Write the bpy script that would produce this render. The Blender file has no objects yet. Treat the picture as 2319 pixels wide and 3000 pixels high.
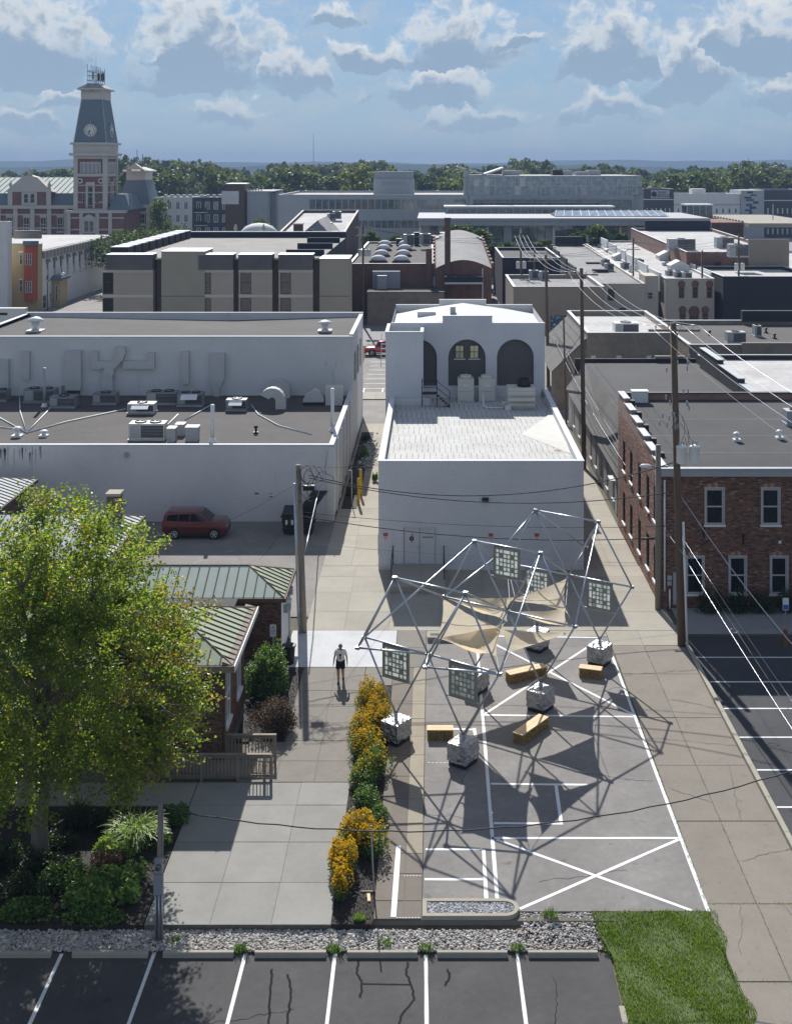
import bpy,bmesh,math,random
import numpy as np
from mathutils import Vector,Matrix

# ---------------------------------------------------------------- camera, sky, sun, exposure
SC=bpy.context.scene
COL=SC.collection
R=math.radians
F,CX,CY,H=3550.0,1270.0,485.0,23.8 # view-camera geometry: level camera with lens shift
W0,H0=2319.0,3000.0

cam_d=bpy.data.cameras.new('camera');cam=bpy.data.objects.new('camera',cam_d);COL.objects.link(cam)
cam.location=(0,0,H);cam.rotation_euler=(R(90),0,0)
cam_d.sensor_fit='HORIZONTAL';cam_d.sensor_width=36.0;cam_d.lens=36.0*F/W0
cam_d.shift_x=-(CX-W0/2)/W0;cam_d.shift_y=-(H0/2-CY)/W0
cam_d.clip_start=0.5;cam_d.clip_end=30000
SC.camera=cam

SUN_TO=Vector((-0.19,1.36,1.0)).normalized() # towards the sun
SUN_EL=math.asin(SUN_TO.z);SUN_AZ=math.atan2(SUN_TO.x,SUN_TO.y)
SKY_STRENGTH,SUN_STRENGTH,EXPOSURE=0.10,4.3,0.72

SC.view_settings.view_transform='Standard';SC.view_settings.look='None'
SC.view_settings.exposure=EXPOSURE;SC.view_settings.gamma=1.0
SC.view_settings.use_curve_mapping=False
SC.render.engine='CYCLES'
SC.cycles.use_denoising=True
SC.cycles.max_bounces=6;SC.cycles.diffuse_bounces=3;SC.cycles.glossy_bounces=3
SC.cycles.transparent_max_bounces=12;SC.cycles.transmission_bounces=4
SC.cycles.sample_clamp_indirect=6.0

def build_world():
 w=bpy.data.worlds.new('World');SC.world=w;w.use_nodes=True
 nt=w.node_tree;N=nt.nodes;L=nt.links;N.clear()
 out=N.new('ShaderNodeOutputWorld');bg=N.new('ShaderNodeBackground')
 bg.inputs['Strength'].default_value=SKY_STRENGTH
 L.new(bg.outputs[0],out.inputs[0])
 sky=N.new('ShaderNodeTexSky');sky.sky_type='NISHITA';sky.sun_disc=False
 sky.sun_elevation=SUN_EL;sky.sun_rotation=SUN_AZ
 sky.altitude=200;sky.air_density=1.0;sky.dust_density=0.4;sky.ozone_density=3.0
 tc=N.new('ShaderNodeTexCoord')
 sep=N.new('ShaderNodeSeparateXYZ');L.new(tc.outputs['Generated'],sep.inputs[0])
 def mth(op,a,b=None,c=None):
  n=N.new('ShaderNodeMath');n.operation=op
  for i,v in enumerate((a,b,c)):
   if v is None:continue
   if isinstance(v,(int,float)):n.inputs[i].default_value=v
   else:L.new(v,n.inputs[i])
  return n.outputs[0]
 def vm(op,a,b=None):
  n=N.new('ShaderNodeVectorMath');n.operation=op
  for i,v in enumerate((a,b)):
   if v is None:continue
   if isinstance(v,tuple):n.inputs[i].default_value=v
   else:L.new(v,n.inputs[i])
  return n.outputs['Value'] if op=='LENGTH' else n.outputs[0]
 az=mth('MULTIPLY',mth('ARCTAN2',sep.outputs[0],sep.outputs[1]),57.2958)
 el=mth('MULTIPLY',mth('ARCSINE',sep.outputs[2]),57.2958)
 cmb=N.new('ShaderNodeCombineXYZ');L.new(az,cmb.inputs[0]);L.new(el,cmb.inputs[1])
 P=cmb.outputs[0]
 def noise(scale,detail,rough,vec=None,sy=1.0,off=0.0,kind='FBM'):
  n=N.new('ShaderNodeTexNoise');n.noise_dimensions='2D';n.noise_type=kind;n.inputs['Scale'].default_value=scale
  n.inputs['Detail'].default_value=detail;n.inputs['Roughness'].default_value=rough
  L.new(vm('ADD',vm('MULTIPLY',vec or P,(1.0,sy,1.0)),(off,off*.7,0)),n.inputs['Vector'])
  return n
 def ss(x,lo,hi):
  m=N.new('ShaderNodeMapRange');m.interpolation_type='SMOOTHSTEP'
  L.new(x,m.inputs[0]);m.inputs[1].default_value=lo;m.inputs[2].default_value=hi
  return m.outputs[0]
 n1=noise(0.42,5,0.58,off=3.1)
 Q=vm('ADD',P,vm('MULTIPLY',vm('SUBTRACT',n1.outputs['Color'],(.5,.5,.5)),(3.6,2.2,0)))
 n2=noise(0.95,6,0.54,vec=vm('ADD',P,vm('MULTIPLY',vm('SUBTRACT',n1.outputs['Color'],(.5,.5,.5)),(1.2,1.0,0))),off=9.7)
 # (azimuth, base elevation, half width, height) of the cumulus clouds, degrees
 def px(cx,base,hw,top):
  return(math.degrees(math.atan((cx-CX)/F)),(CY-base)/F*57.3,hw/F*57.3,(base-top)/F*57.3)
 CL=[px(80,255,215,-110),px(590,266,215,-140),px(850,270,120,120),px(1340,195,180,-40),px(1090,190,130,110),
          px(1790,228,165,-30),px(2010,285,150,50),px(2230,212,200,-50),px(1265,292,170,180),px(1790,345,150,240),
          px(690,358,120,285),px(170,308,130,250),px(495,182,95,120),px(1400,375,170,290),px(975,66,75,-20),px(60,385,170,310),px(1535,138,80,96),px(2290,300,140,215)]
 dist=None;hgt=None
 for(a,b,hw,h) in CL:
  v=vm('MULTIPLY',vm('SUBTRACT',Q,(a,b,0)),(1/hw,1/h,0))
  e=vm('LENGTH',vm('MAXIMUM',v,vm('MULTIPLY',v,(1,-4.0*h,1))))
  s_=N.new('ShaderNodeSeparateXYZ');L.new(v,s_.inputs[0]);t=s_.outputs[1]
  if dist is None:dist,hgt=e,t
  else: # keep the height above the base of whichever cloud is nearest
   m_=N.new('ShaderNodeMix');L.new(mth('LESS_THAN',e,dist),m_.inputs[0]);L.new(hgt,m_.inputs[2]);L.new(t,m_.inputs[3]);hgt=m_.outputs[0];dist=mth('MINIMUM',dist,e)
 # elsewhere round the sky the same kind of clouds, wherever a broad noise runs high
 away=ss(mth('ABSOLUTE',mth('SUBTRACT',el,4.0)),5.0,9.0);away=mth('MAXIMUM',away,ss(mth('ABSOLUTE',az),21.0,26.0))
 n5=noise(0.10,4,0.55,sy=1.7,off=31.0)
 val0=mth('MAXIMUM',mth('SUBTRACT',1.0,dist),mth('SUBTRACT',mth('MULTIPLY',mth('SUBTRACT',n5.outputs['Fac'],.54),5.0),mth('MULTIPLY',mth('SUBTRACT',1.0,away),3.0)))
 val=mth('ADD',val0,mth('MULTIPLY',mth('SUBTRACT',n2.outputs['Fac'],.5),1.5))
 # small far clouds and veil that merge towards the horizon
 n3=noise(0.33,6,0.66,vec=Q,sy=2.8,off=21.0)
 veil=mth('MULTIPLY',ss(n3.outputs['Fac'],.40,.70),0.55)
 mask=ss(val,-0.08,0.50)
 base_=mth('SUBTRACT',mth('MULTIPLY',ss(hgt,.42,.02),.55),mth('MULTIPLY',ss(hgt,.45,1.0),.25)) # grey flat bases, sunlit tops
 core=ss(mth('ADD',mth('ADD',val0,base_),mth('MULTIPLY',mth('SUBTRACT',n2.outputs['Fac'],.5),1.35)),0.12,0.80)
 def mix(fac,a,b,mode='MIX'):
  m=N.new('ShaderNodeMix');m.data_type='RGBA';m.blend_type=mode
  if isinstance(fac,float):m.inputs[0].default_value=fac
  else:L.new(fac,m.inputs[0])
  for i,v in((6,a),(7,b)):
   if isinstance(v,tuple):m.inputs[i].default_value=v
   else:L.new(v,m.inputs[i])
  return m.outputs[2]
 k=CLOUD_K
 lit=(0.93*k,0.95*k,0.95*k,1);shade=(0.355*k,0.485*k,0.645*k,1);veilc=(0.56*k,0.65*k,0.73*k,1)
 base=mix(1.0,sky.outputs[0],(SKY_TINT[0],SKY_TINT[1],SKY_TINT[2],1),'MULTIPLY')
 low=mth('MULTIPLY',ss(el,32.0,-1.0),0.80) # humid summer air lies along the horizon, all the way round
 base=mix(low,base,(HAZE_SKY[0],HAZE_SKY[1],HAZE_SKY[2],1))
 c0=mix(veil,base,veilc)
 hz=mth('MULTIPLY',ss(el,5.2,-0.2),0.30) # low clouds fade into the air near the horizon
 cc=mix(core,lit,shade)
 cc=mix(hz,cc,c0)
 c1=mix(mth('MULTIPLY',mask,mth('SUBTRACT',1.0,mth('MULTIPLY',hz,1.6))),c0,cc)
 L.new(c1,bg.inputs['Color'])
 w.cycles.sampling_method='MANUAL';w.cycles.sample_map_resolution=512

HAZE_DENSITY=0.00025
HAZE_SKY=(2.15,2.90,3.65);CLOUD_K=5.4;SKY_TINT=(0.275,0.40,0.57)
build_world()
sun_d=bpy.data.lights.new('sun','SUN');sun_d.energy=SUN_STRENGTH;sun_d.angle=R(0.53);sun_d.color=(1.0,.97,.925)
sun=bpy.data.objects.new('sun',sun_d);COL.objects.link(sun);sun.location=(-20,60,60)
sun.rotation_euler=SUN_TO.to_track_quat('Z','Y').to_euler()

# ---------------------------------------------------------------- helpers
def GP(px,py,z=0.0):
 d=F*(H-z)/(py-CY);return((px-CX)*d/F,d,z)
def G2(px,py,z=0.0):return GP(px,py,z)[:2]
def AT(px,py,d):return((px-CX)*d/F,d,H-(py-CY)*d/F)
def XA(px,d):return(px-CX)*d/F
def ZA(py,d):return H-(py-CY)*d/F
rng=np.random.default_rng(7)
random.seed(7)

MATS={}
def srgb(h):
 if isinstance(h,str):
  h=h.lstrip('#');c=[int(h[i:i+2],16)/255 for i in(0,2,4)]
  return tuple(x/12.92 if x<=.04045 else((x+.055)/1.055)**2.4 for x in c)
 return h
class NB:
 def __init__(s,name):
  s.m=bpy.data.materials.new(name);s.m.use_nodes=True;s.nt=s.m.node_tree;s.N=s.nt.nodes;s.L=s.nt.links
  s.b=s.N['Principled BSDF'];s.geo=s.N.new('ShaderNodeNewGeometry');s.pos=s.geo.outputs['Position']
 def vm(s,op,a,b=None):
  n=s.N.new('ShaderNodeVectorMath');n.operation=op
  for i,v in enumerate((a,b)):
   if v is None:continue
   if isinstance(v,tuple):n.inputs[i].default_value=v
   else:s.L.new(v,n.inputs[i])
  return n.outputs[0]
 def mt(s,op,a,b=None,c=None):
  n=s.N.new('ShaderNodeMath');n.operation=op
  for i,v in enumerate((a,b,c)):
   if v is None:continue
   if isinstance(v,(int,float)):n.inputs[i].default_value=v
   else:s.L.new(v,n.inputs[i])
  return n.outputs[0]
 def noise(s,scale,detail=4,rough=.6,stretch=(1,1,1),vec=None):
  n=s.N.new('ShaderNodeTexNoise');n.inputs['Scale'].default_value=scale;n.inputs['Detail'].default_value=detail
  n.inputs['Roughness'].default_value=rough
  s.L.new(s.vm('MULTIPLY',vec or s.pos,stretch),n.inputs['Vector']);return n.outputs['Fac']
 def ramp(s,fac,stops):
  n=s.N.new('ShaderNodeValToRGB');e=n.color_ramp.elements
  while len(e)<len(stops):e.new(.5)
  for i,(p,c) in enumerate(stops):
   e[i].position=p;c=srgb(c);e[i].color=(c[0],c[1],c[2],1)
  s.L.new(fac,n.inputs[0]);return n.outputs[0]
 def ss(s,x,lo,hi,a=0.,b=1.):
  m=s.N.new('ShaderNodeMapRange');m.interpolation_type='SMOOTHSTEP'
  s.L.new(x,m.inputs[0])
  for i,v in((1,lo),(2,hi),(3,a),(4,b)):m.inputs[i].default_value=v
  return m.outputs[0]
 def mix(s,fac,a,b,mode='MIX'):
  m=s.N.new('ShaderNodeMix');m.data_type='RGBA';m.blend_type=mode
  if isinstance(fac,(int,float)):m.inputs[0].default_value=fac
  else:s.L.new(fac,m.inputs[0])
  for i,v in((6,a),(7,b)):
   if isinstance(v,(tuple,str)):
    c=srgb(v);m.inputs[i].default_value=(c[0],c[1],c[2],1)
   else:s.L.new(v,m.inputs[i])
  return m.outputs[2]
 def bump(s,h,strength=.3,dist=.02):
  n=s.N.new('ShaderNodeBump');n.inputs['Strength'].default_value=strength;n.inputs['Distance'].default_value=dist
  s.L.new(h,n.inputs['Height']);s.L.new(n.outputs[0],s.b.inputs['Normal'])
 def col(s,c):
  if isinstance(c,(tuple,str)):
   c=srgb(c);s.b.inputs['Base Color'].default_value=(c[0],c[1],c[2],1)
  else:s.L.new(c,s.b.inputs['Base Color'])
 def setp(s,**k):
  for n,v in k.items():s.b.inputs[n.replace('_',' ')].default_value=v

def mat(name,c,rough=.8,var=.12,scale=1.5,fine=25.,bump=.15,bdist=.01,metal=0.,stains=None,stretch=(1,1,1),grain=.35,spec=.3):
 """surface with broad and fine mottling in its own colour, and optional stains of another colour"""
 if name in MATS:return MATS[name]
 b=NB(name);c=srgb(c)
 n1=b.noise(scale,5,.6,stretch);n2=b.noise(fine,3,.7,stretch)
 f=b.mt('ADD',b.mt('MULTIPLY',b.mt('SUBTRACT',n1,.5),2*var*1.6),b.mt('MULTIPLY',b.mt('SUBTRACT',n2,.5),2*var*grain*2))
 f=b.mt('ADD',f,1.0)
 colr=b.mix(1.0,c,b.ramp(b.mt('MULTIPLY',f,.5),[(0,(0,0,0)),(1,(2,2,2))]),'MULTIPLY')
 if stains:
  sc,lo,hi,sc_col,st=stains
  colr=b.mix(b.ss(b.noise(sc,6,.65,st),lo,hi),colr,sc_col)
 b.col(colr);b.setp(Roughness=rough,Metallic=metal);b.b.inputs['Specular IOR Level'].default_value=spec
 if bump:b.bump(n2,bump,bdist)
 MATS[name]=b.m;return b.m

class MB:
 def __init__(s):s.v=[];s.f=[]
 def add(s,vs,fs):
  o=len(s.v);s.v+=[tuple(p) for p in vs];s.f+=[tuple(i+o for i in f) for f in fs];return s
 def box(s,x0,x1,y0,y1,z0,z1):
  return s.add([(x0,y0,z0),(x1,y0,z0),(x1,y1,z0),(x0,y1,z0),(x0,y0,z1),(x1,y0,z1),(x1,y1,z1),(x0,y1,z1)],
                     [(0,3,2,1),(4,5,6,7),(0,1,5,4),(1,2,6,5),(2,3,7,6),(3,0,4,7)])
 def obox(s,c,hx,hy,z0,z1,yaw):
  ca,sa=math.cos(yaw),math.sin(yaw)
  p=[(c[0]+ca*x-sa*y,c[1]+sa*x+ca*y) for x,y in((-hx,-hy),(hx,-hy),(hx,hy),(-hx,hy))]
  return s.prism(p,z0,z1)
 def prism(s,poly,z0,z1):
  n=len(poly)
  a=sum(poly[i][0]*poly[(i+1)%n][1]-poly[(i+1)%n][0]*poly[i][1] for i in range(n))
  if a<0:poly=poly[::-1]
  zz0=z0 if isinstance(z0,(list,tuple)) else[z0]*n
  zz1=z1 if isinstance(z1,(list,tuple)) else[z1]*n
  if a<0:zz0=list(zz0)[::-1];zz1=list(zz1)[::-1]
  vs=[(x,y,zz0[i]) for i,(x,y) in enumerate(poly)]+[(x,y,zz1[i]) for i,(x,y) in enumerate(poly)]
  fs=[tuple(range(n))[::-1],tuple(range(n,2*n))]+[(i,(i+1)%n,n+(i+1)%n,n+i) for i in range(n)]
  return s.add(vs,fs)
 def poly(s,pts):return s.add(pts,[tuple(range(len(pts)))])
 def tube(s,p,q,r,n=8,r2=None,cap=True):
  p,q=Vector(p),Vector(q);d=(q-p)
  if d.length<1e-6:return s
  d.normalize();a=d.orthogonal().normalized();b=d.cross(a);r2=r if r2 is None else r2
  vs=[p+(a*math.cos(t)+b*math.sin(t))*r for t in[2*math.pi*i/n for i in range(n)]]+             [q+(a*math.cos(t)+b*math.sin(t))*r2 for t in[2*math.pi*i/n for i in range(n)]]
  fs=[(i,(i+1)%n,n+(i+1)%n,n+i) for i in range(n)]
  if cap:fs+=[tuple(range(n))[::-1],tuple(range(n,2*n))]
  return s.add(vs,fs)
 def path(s,pts,r,n=6):
  pts=[Vector(p) for p in pts];rings=[];k=len(pts)
  ref=None
  for i,p in enumerate(pts):
   d=(pts[min(i+1,k-1)]-pts[max(i-1,0)]).normalized()
   if ref is None:ref=d.orthogonal().normalized()
   ref=(ref-d*ref.dot(d));ref=ref.normalized() if ref.length>1e-6 else d.orthogonal().normalized()
   b=d.cross(ref);rr=r[i] if isinstance(r,(list,tuple)) else r
   rings.append([p+(ref*math.cos(t)+b*math.sin(t))*rr for t in[2*math.pi*j/n for j in range(n)]])
  vs=[v for g in rings for v in g]
  fs=[(i*n+j,i*n+(j+1)%n,(i+1)*n+(j+1)%n,(i+1)*n+j) for i in range(k-1) for j in range(n)]
  fs+=[tuple(range(n))[::-1],tuple(range((k-1)*n,k*n))]
  return s.add(vs,fs)
 def cyl(s,c,r,z0,z1,n=16,r2=None):return s.tube((c[0],c[1],z0),(c[0],c[1],z1),r,n,r2)
 def lathe(s,c,prof,n=16):
  k=len(prof)
  vs=[(c[0]+r*math.cos(2*math.pi*j/n),c[1]+r*math.sin(2*math.pi*j/n),c[2]+z) for r,z in prof for j in range(n)]
  fs=[(i*n+j,i*n+(j+1)%n,(i+1)*n+(j+1)%n,(i+1)*n+j) for i in range(k-1) for j in range(n)]
  fs+=[tuple(range(n))[::-1],tuple(range((k-1)*n,k*n))]
  return s.add(vs,fs)
 def build(s,name,material,parent=None,smooth=False,kind=None,label=None,cat=None,group=None,origin=None):
  return mesh_obj(name,np.array(s.v,dtype=float),s.f,material,parent,smooth,kind,label,cat,group,origin)

ORG={}
def org(o):
 return ORG.get(o.name,(0,0,0))
def mesh_obj(name,V,faces,material,parent=None,smooth=False,kind=None,label=None,cat=None,group=None,origin=None):
 V=np.asarray(V,dtype=float)
 if parent is not None:O=org(parent)
 elif origin is not None:O=origin
 else:
  mn,mx=V.min(0),V.max(0);O=((mn[0]+mx[0])/2,(mn[1]+mx[1])/2,mn[2])
 me=bpy.data.meshes.new(name)
 me.from_pydata((V-np.array(O)).tolist(),[],faces if isinstance(faces,list) else faces.tolist())
 me.materials.append(M(material))
 if smooth:me.polygons.foreach_set('use_smooth',[True]*len(me.polygons))
 me.update()
 o=bpy.data.objects.new(name,me);COL.objects.link(o)
 if parent is not None:o.parent=parent
 else:o.location=O
 ORG[o.name]=tuple(O)
 tag(o,label,cat,group,kind)
 return o
def M(m):return MATS[m] if isinstance(m,str) else m
def tag(o,label=None,cat=None,group=None,kind=None):
 if label:o['label']=label
 if cat:o['category']=cat
 if group:o['group']=group
 if kind:o['kind']=kind
 return o
def thing(name,label,cat,loc=(0,0,0),group=None,kind=None):
 o=bpy.data.objects.new(name,None);COL.objects.link(o);o.location=loc;o.empty_display_size=.3
 ORG[o.name]=tuple(loc);return tag(o,label,cat,group,kind)
def piece(name,me_obj,parent,loc,scale=None):
 """another copy of an alike piece, sharing mesh data; loc is where its own origin stands in the world"""
 o=bpy.data.objects.new(name,me_obj.data);COL.objects.link(o);o.parent=parent
 O=org(parent);o.location=(loc[0]-O[0],loc[1]-O[1],loc[2]-O[2])
 if scale:o.scale=scale
 ORG[o.name]=tuple(loc);return o
def first_piece(name,mb,mat_,parent,loc,smooth=False):
 """piece whose vertices are given around (0,0,0)"""
 O=org(parent)
 me=bpy.data.meshes.new(name);me.from_pydata(mb.v,[],mb.f);me.materials.append(M(mat_));me.update()
 if smooth:me.polygons.foreach_set('use_smooth',[True]*len(me.polygons))
 o=bpy.data.objects.new(name,me);COL.objects.link(o);o.parent=parent
 o.location=(loc[0]-O[0],loc[1]-O[1],loc[2]-O[2]);ORG[o.name]=tuple(loc);return o

# wall with real openings: plane through O along U (horizontal unit vector), normal n points outwards
def facade(mb,O,U,w,h,openings,depth=.15):
 O,U=Vector(O),Vector(U);n=Vector((U.y,-U.x,0));Z=Vector((0,0,1))
 us=sorted({0,w}|{round(x,4) for a in openings for x in(a[0],a[1])});zs=sorted({0,h}|{round(x,4) for a in openings for x in(a[2],a[3])})
 us=[x for x in us if 0<=x<=w];zs=[x for x in zs if 0<=x<=h]
 P=lambda u,z,d=0:O+U*u+Z*z-n*d
 for i in range(len(us)-1):
  for j in range(len(zs)-1):
   cu,cz=(us[i]+us[i+1])/2,(zs[j]+zs[j+1])/2
   if any(a[0]<cu<a[1] and a[2]<cz<a[3] for a in openings):continue
   mb.poly([P(us[i],zs[j]),P(us[i+1],zs[j]),P(us[i+1],zs[j+1]),P(us[i],zs[j+1])])
 for a in openings:
  u0,u1,z0,z1=a[:4]
  mb.poly([P(u0,z0),P(u0,z0,depth),P(u1,z0,depth),P(u1,z0)][::-1])
  mb.poly([P(u0,z1),P(u1,z1),P(u1,z1,depth),P(u0,z1,depth)][::-1])
  mb.poly([P(u0,z0),P(u0,z1),P(u0,z1,depth),P(u0,z0,depth)][::-1])
  mb.poly([P(u1,z0),P(u1,z0,depth),P(u1,z1,depth),P(u1,z1)][::-1])
 return mb
def ubox(mb,O,U,u0,u1,z0,z1,d0,d1):
 """box in wall coordinates: along U, up, and d outwards from the wall plane"""
 O,U=Vector(O),Vector(U);n=Vector((U.y,-U.x,0));Z=Vector((0,0,1))
 P=lambda u,z,d:O+U*u+Z*z+n*d
 vs=[P(u0,z0,d1),P(u1,z0,d1),P(u1,z0,d0),P(u0,z0,d0),P(u0,z1,d1),P(u1,z1,d1),P(u1,z1,d0),P(u0,z1,d0)]
 return mb.add(vs,[(0,3,2,1),(4,5,6,7),(0,1,5,4),(1,2,6,5),(2,3,7,6),(3,0,4,7)])
def window(root,O,U,op,frame_mat='win_frame',glass='glass_dark',fw=.07,recess=.10,sill=None,sash=True,muntin=0,arch=0,sill_mat=None,lintel=None):
 u0,u1,z0,z1=op[:4];m=MB()
 e=.002
 ubox(m,O,U,u0+e,u0+fw,z0+e,z1-e,-recess,-recess+.06);ubox(m,O,U,u1-fw,u1-e,z0+e,z1-e,-recess,-recess+.06)
 ubox(m,O,U,u0+fw,u1-fw,z0+e,z0+fw,-recess,-recess+.06);ubox(m,O,U,u0+fw,u1-fw,z1-fw,z1-e,-recess,-recess+.06)
 if sash:
  zm=(z0+z1)/2;ubox(m,O,U,u0+fw,u1-fw,zm-fw*.4,zm+fw*.4,-recess+.004,-recess+.05)
 for k in range(muntin):
  uu=u0+(u1-u0)*(k+1)/(muntin+1);ubox(m,O,U,uu-fw*.3,uu+fw*.3,z0+fw,z1-fw,-recess+.003,-recess+.052)
 w=m.build('window',frame_mat,root)
 g=MB();ubox(g,O,U,u0+fw*.5,u1-fw*.5,z0+fw*.5,z1-fw*.5,-recess-.02,-recess+.012)
 g.build('pane',glass,w)
 if sill:
  q=MB();ubox(q,O,U,u0-.1,u1+.1,z0-sill,z0-.003,-.02,.09);q.build('sill',sill_mat or frame_mat,w)
 if lintel:
  q=MB();ubox(q,O,U,u0-.12,u1+.12,z1+.003,z1+lintel,-.02,.05);q.build('lintel',sill_mat or frame_mat,w)
 return w
def bricks(root,O,U,w,h,openings,bl=.215,bh=.075,gap=.011,proud=.008,material='brick_red',name='brickwork',z_from=0.0):
 O,U=Vector(O),Vector(U);n=Vector((U.y,-U.x,0));Z=Vector((0,0,1))
 rows=int(h/bh);V=[];r=np.random.default_rng(int(abs(O.x*7+O.y*13))+1)
 for j in range(rows):
  z0,z1=j*bh+gap/2,(j+1)*bh-gap/2
  if z0<z_from:continue
  u=-(bl/2 if j%2 else 0)
  while u<w:
   a,b=max(u+gap/2,0.0),min(u+bl-gap/2,w);u+=bl
   if b-a<.04:continue
   skip=False
   for q in openings:
    if b>q[0] and a<q[1] and z1>q[2] and z0<q[3]:
     if a<q[0]-.04:b=q[0]
     elif b>q[1]+.04:a=q[1]
     else:skip=True
   if not skip:V.append((a,b,z0,z1,proud*(0.4+.9*r.random())))
 if not V:return None
 A=np.array(V);o=np.array(O);uu=np.array(U);nn=np.array(n);K=len(A)
 P=np.zeros((K,8,3))
 for i,(ui,zi,di) in enumerate([(0,2,0),(1,2,0),(1,3,0),(0,3,0),(0,2,1),(1,2,1),(1,3,1),(0,3,1)]):
  d=A[:,4] if di else np.full(K,-.002)
  P[:,i]=o+A[:,ui,None]*uu+A[:,zi,None]*np.array([0,0,1.])+d[:,None]*nn
 base=np.array([(4,5,6,7),(0,1,5,4),(1,2,6,5),(2,3,7,6),(3,0,4,7)])
 Fc=(np.arange(K)[:,None,None]*8+base[None]).reshape(-1,4)
 return mesh_obj(name,P.reshape(-1,3),Fc,material,root,kind='stuff')
def leafmesh(name,C,size,material,parent,squash=1.0,seed=1,curl=.35,aspect=.62,kind=None,normal_up=.0,**kw):
 """many small leaves, each a quad folded along its middle, centred at C"""
 r=np.random.default_rng(seed);n=len(C);C=np.asarray(C,float)
 a=r.normal(size=(n,3));a[:,2]*=.6;a/=np.linalg.norm(a,axis=1)[:,None]
 t=r.normal(size=(n,3));t[:,2]+=normal_up;b=np.cross(a,t);b/=np.linalg.norm(b,axis=1)[:,None]+1e-9;nrm=np.cross(a,b)
 s=(size if np.ndim(size) else np.full(n,size))*(0.65+.7*r.random(n))
 a=a*s[:,None]*.5;b=b*s[:,None]*.5*aspect;nrm=nrm*s[:,None]*curl*.4
 V=np.stack([C-a,C+b+nrm,C+a,C-b+nrm],1).reshape(-1,3)
 I=np.arange(n)[:,None]*4
 Fc=np.concatenate([I+np.array([[0,1,2]]),I+np.array([[0,2,3]])],1).reshape(-1,3)
 return mesh_obj(name,V,Fc,material,parent,kind=kind,**kw)
def wire(pts,r,label,group=None,material='cable_black',sag=0.0,n=16,cat='wire',name='overhead_wire',parent=None):
 if len(pts)==2:
  p,q=Vector(pts[0]),Vector(pts[1]);P=[p.lerp(q,i/n)-Vector((0,0,4*sag*(i/n)*(1-i/n))) for i in range(n+1)]
 else:P=pts
 m=MB().path(P,r,6)
 return m.build(name,material,parent,True,None,None if parent else label,None if parent else cat,None if parent else group)
# ---------------------------------------------------------------- materials
def asphalt(name,c,seams=0.0):
 b=NB(name);n=b.noise(.35,6,.6);n2=b.noise(60.,2,.8);n3=b.noise(3.5,4,.6)
 f=b.mt('ADD',b.mt('ADD',b.mt('MULTIPLY',n,.55),b.mt('MULTIPLY',n2,.75)),b.mt('MULTIPLY',n3,.25))
 c=srgb(c);k=lambda s:tuple(x*s for x in c)
 col=b.ramp(f,[(.45,k(.55)),(.78,k(1.0)),(1.0,k(1.45))])
 col=b.mix(b.mt('MULTIPLY',b.ss(b.noise(.9,6,.7),.52,.72),.35),col,k(1.5));col=b.mix(b.mt('MULTIPLY',b.ss(b.noise(1.6,5,.6,vec=b.vm('ADD',b.pos,(31.,7.,0.))),.62,.74),.55),col,k(.42))
 b.col(col);b.setp(Roughness=.88);b.b.inputs['Specular IOR Level'].default_value=.25;b.bump(n2,.35,.012);MATS[name]=b.m
asphalt('asphalt_lot',(.198,.186,.176));asphalt('asphalt_front',(.066,.064,.064));asphalt('asphalt_dark',(.052,.053,.057));asphalt('asphalt_road',(.20,.185,.17))
def concrete(name,c,dirt=(.16,.14,.11),amt=.5,speck=.0,sc=.9):
 b=NB(name);n=b.noise(sc,6,.65);n2=b.noise(45.,2,.7);n3=b.noise(5.,5,.7)
 c=srgb(c);k=lambda s:tuple(x*s for x in c)
 col=b.ramp(b.mt('ADD',b.mt('MULTIPLY',n,.7),b.mt('MULTIPLY',n3,.3)),[(.3,k(.84)),(.55,k(1.0)),(.75,k(1.08))])
 col=b.mix(b.mt('MULTIPLY',b.ss(b.noise(2.3,6,.72),.56,.74),amt),col,dirt)
 if speck:col=b.mix(b.mt('MULTIPLY',b.ss(n2,.5,.75),speck),col,tuple(x*.35 for x in c))
 else:col=b.mix(b.mt('MULTIPLY',b.ss(n2,.45,.85),.25),col,k(.7))
 # each slab was poured by itself: a slight tone of its own
 oi=b.N.new('ShaderNodeObjectInfo');col=b.mix(1.0,col,b.ramp(oi.outputs['Random'],[(0,(.94,.94,.94)),(1,(1.05,1.045,1.04))]),'MULTIPLY')
 b.col(col);b.setp(Roughness=.9);b.b.inputs['Specular IOR Level'].default_value=.25;b.bump(n2,.25,.006);MATS[name]=b.m
concrete('concrete_plaza',(.268,.262,.245),amt=.15);concrete('concrete_white',(.50,.505,.51),(.55,.55,.54),.25);concrete('concrete_tan',(.232,.206,.173),(.125,.115,.105),.7,.35,.8)
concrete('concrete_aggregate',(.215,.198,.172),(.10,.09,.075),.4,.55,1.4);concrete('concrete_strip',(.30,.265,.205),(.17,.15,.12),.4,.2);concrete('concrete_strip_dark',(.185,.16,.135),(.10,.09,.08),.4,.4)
concrete('concrete_grey',(.345,.318,.265),(.22,.20,.17),.4,.1,.5);concrete('concrete_kerb',(.36,.33,.27),(.12,.12,.09),.6,.2);concrete('concrete_walk',(.27,.27,.27),(.16,.15,.14),.4)
mat('joint_dark',(.12,.105,.085),var=.3,scale=6)
mat('ground_dirt',(.16,.15,.12),var=.25,scale=.05,fine=2.,spec=0.)
def paint(name,c,wear):
 b=NB(name);n=b.noise(9.,6,.7);n2=b.noise(70.,2,.7)
 col=b.mix(b.mt('MULTIPLY',b.ss(b.mt('ADD',n,b.mt('MULTIPLY',n2,.5)),.80,1.0),wear),c,(.2,.19,.18));b.col(col);b.setp(Roughness=.7);MATS[name]=b.m
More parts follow.
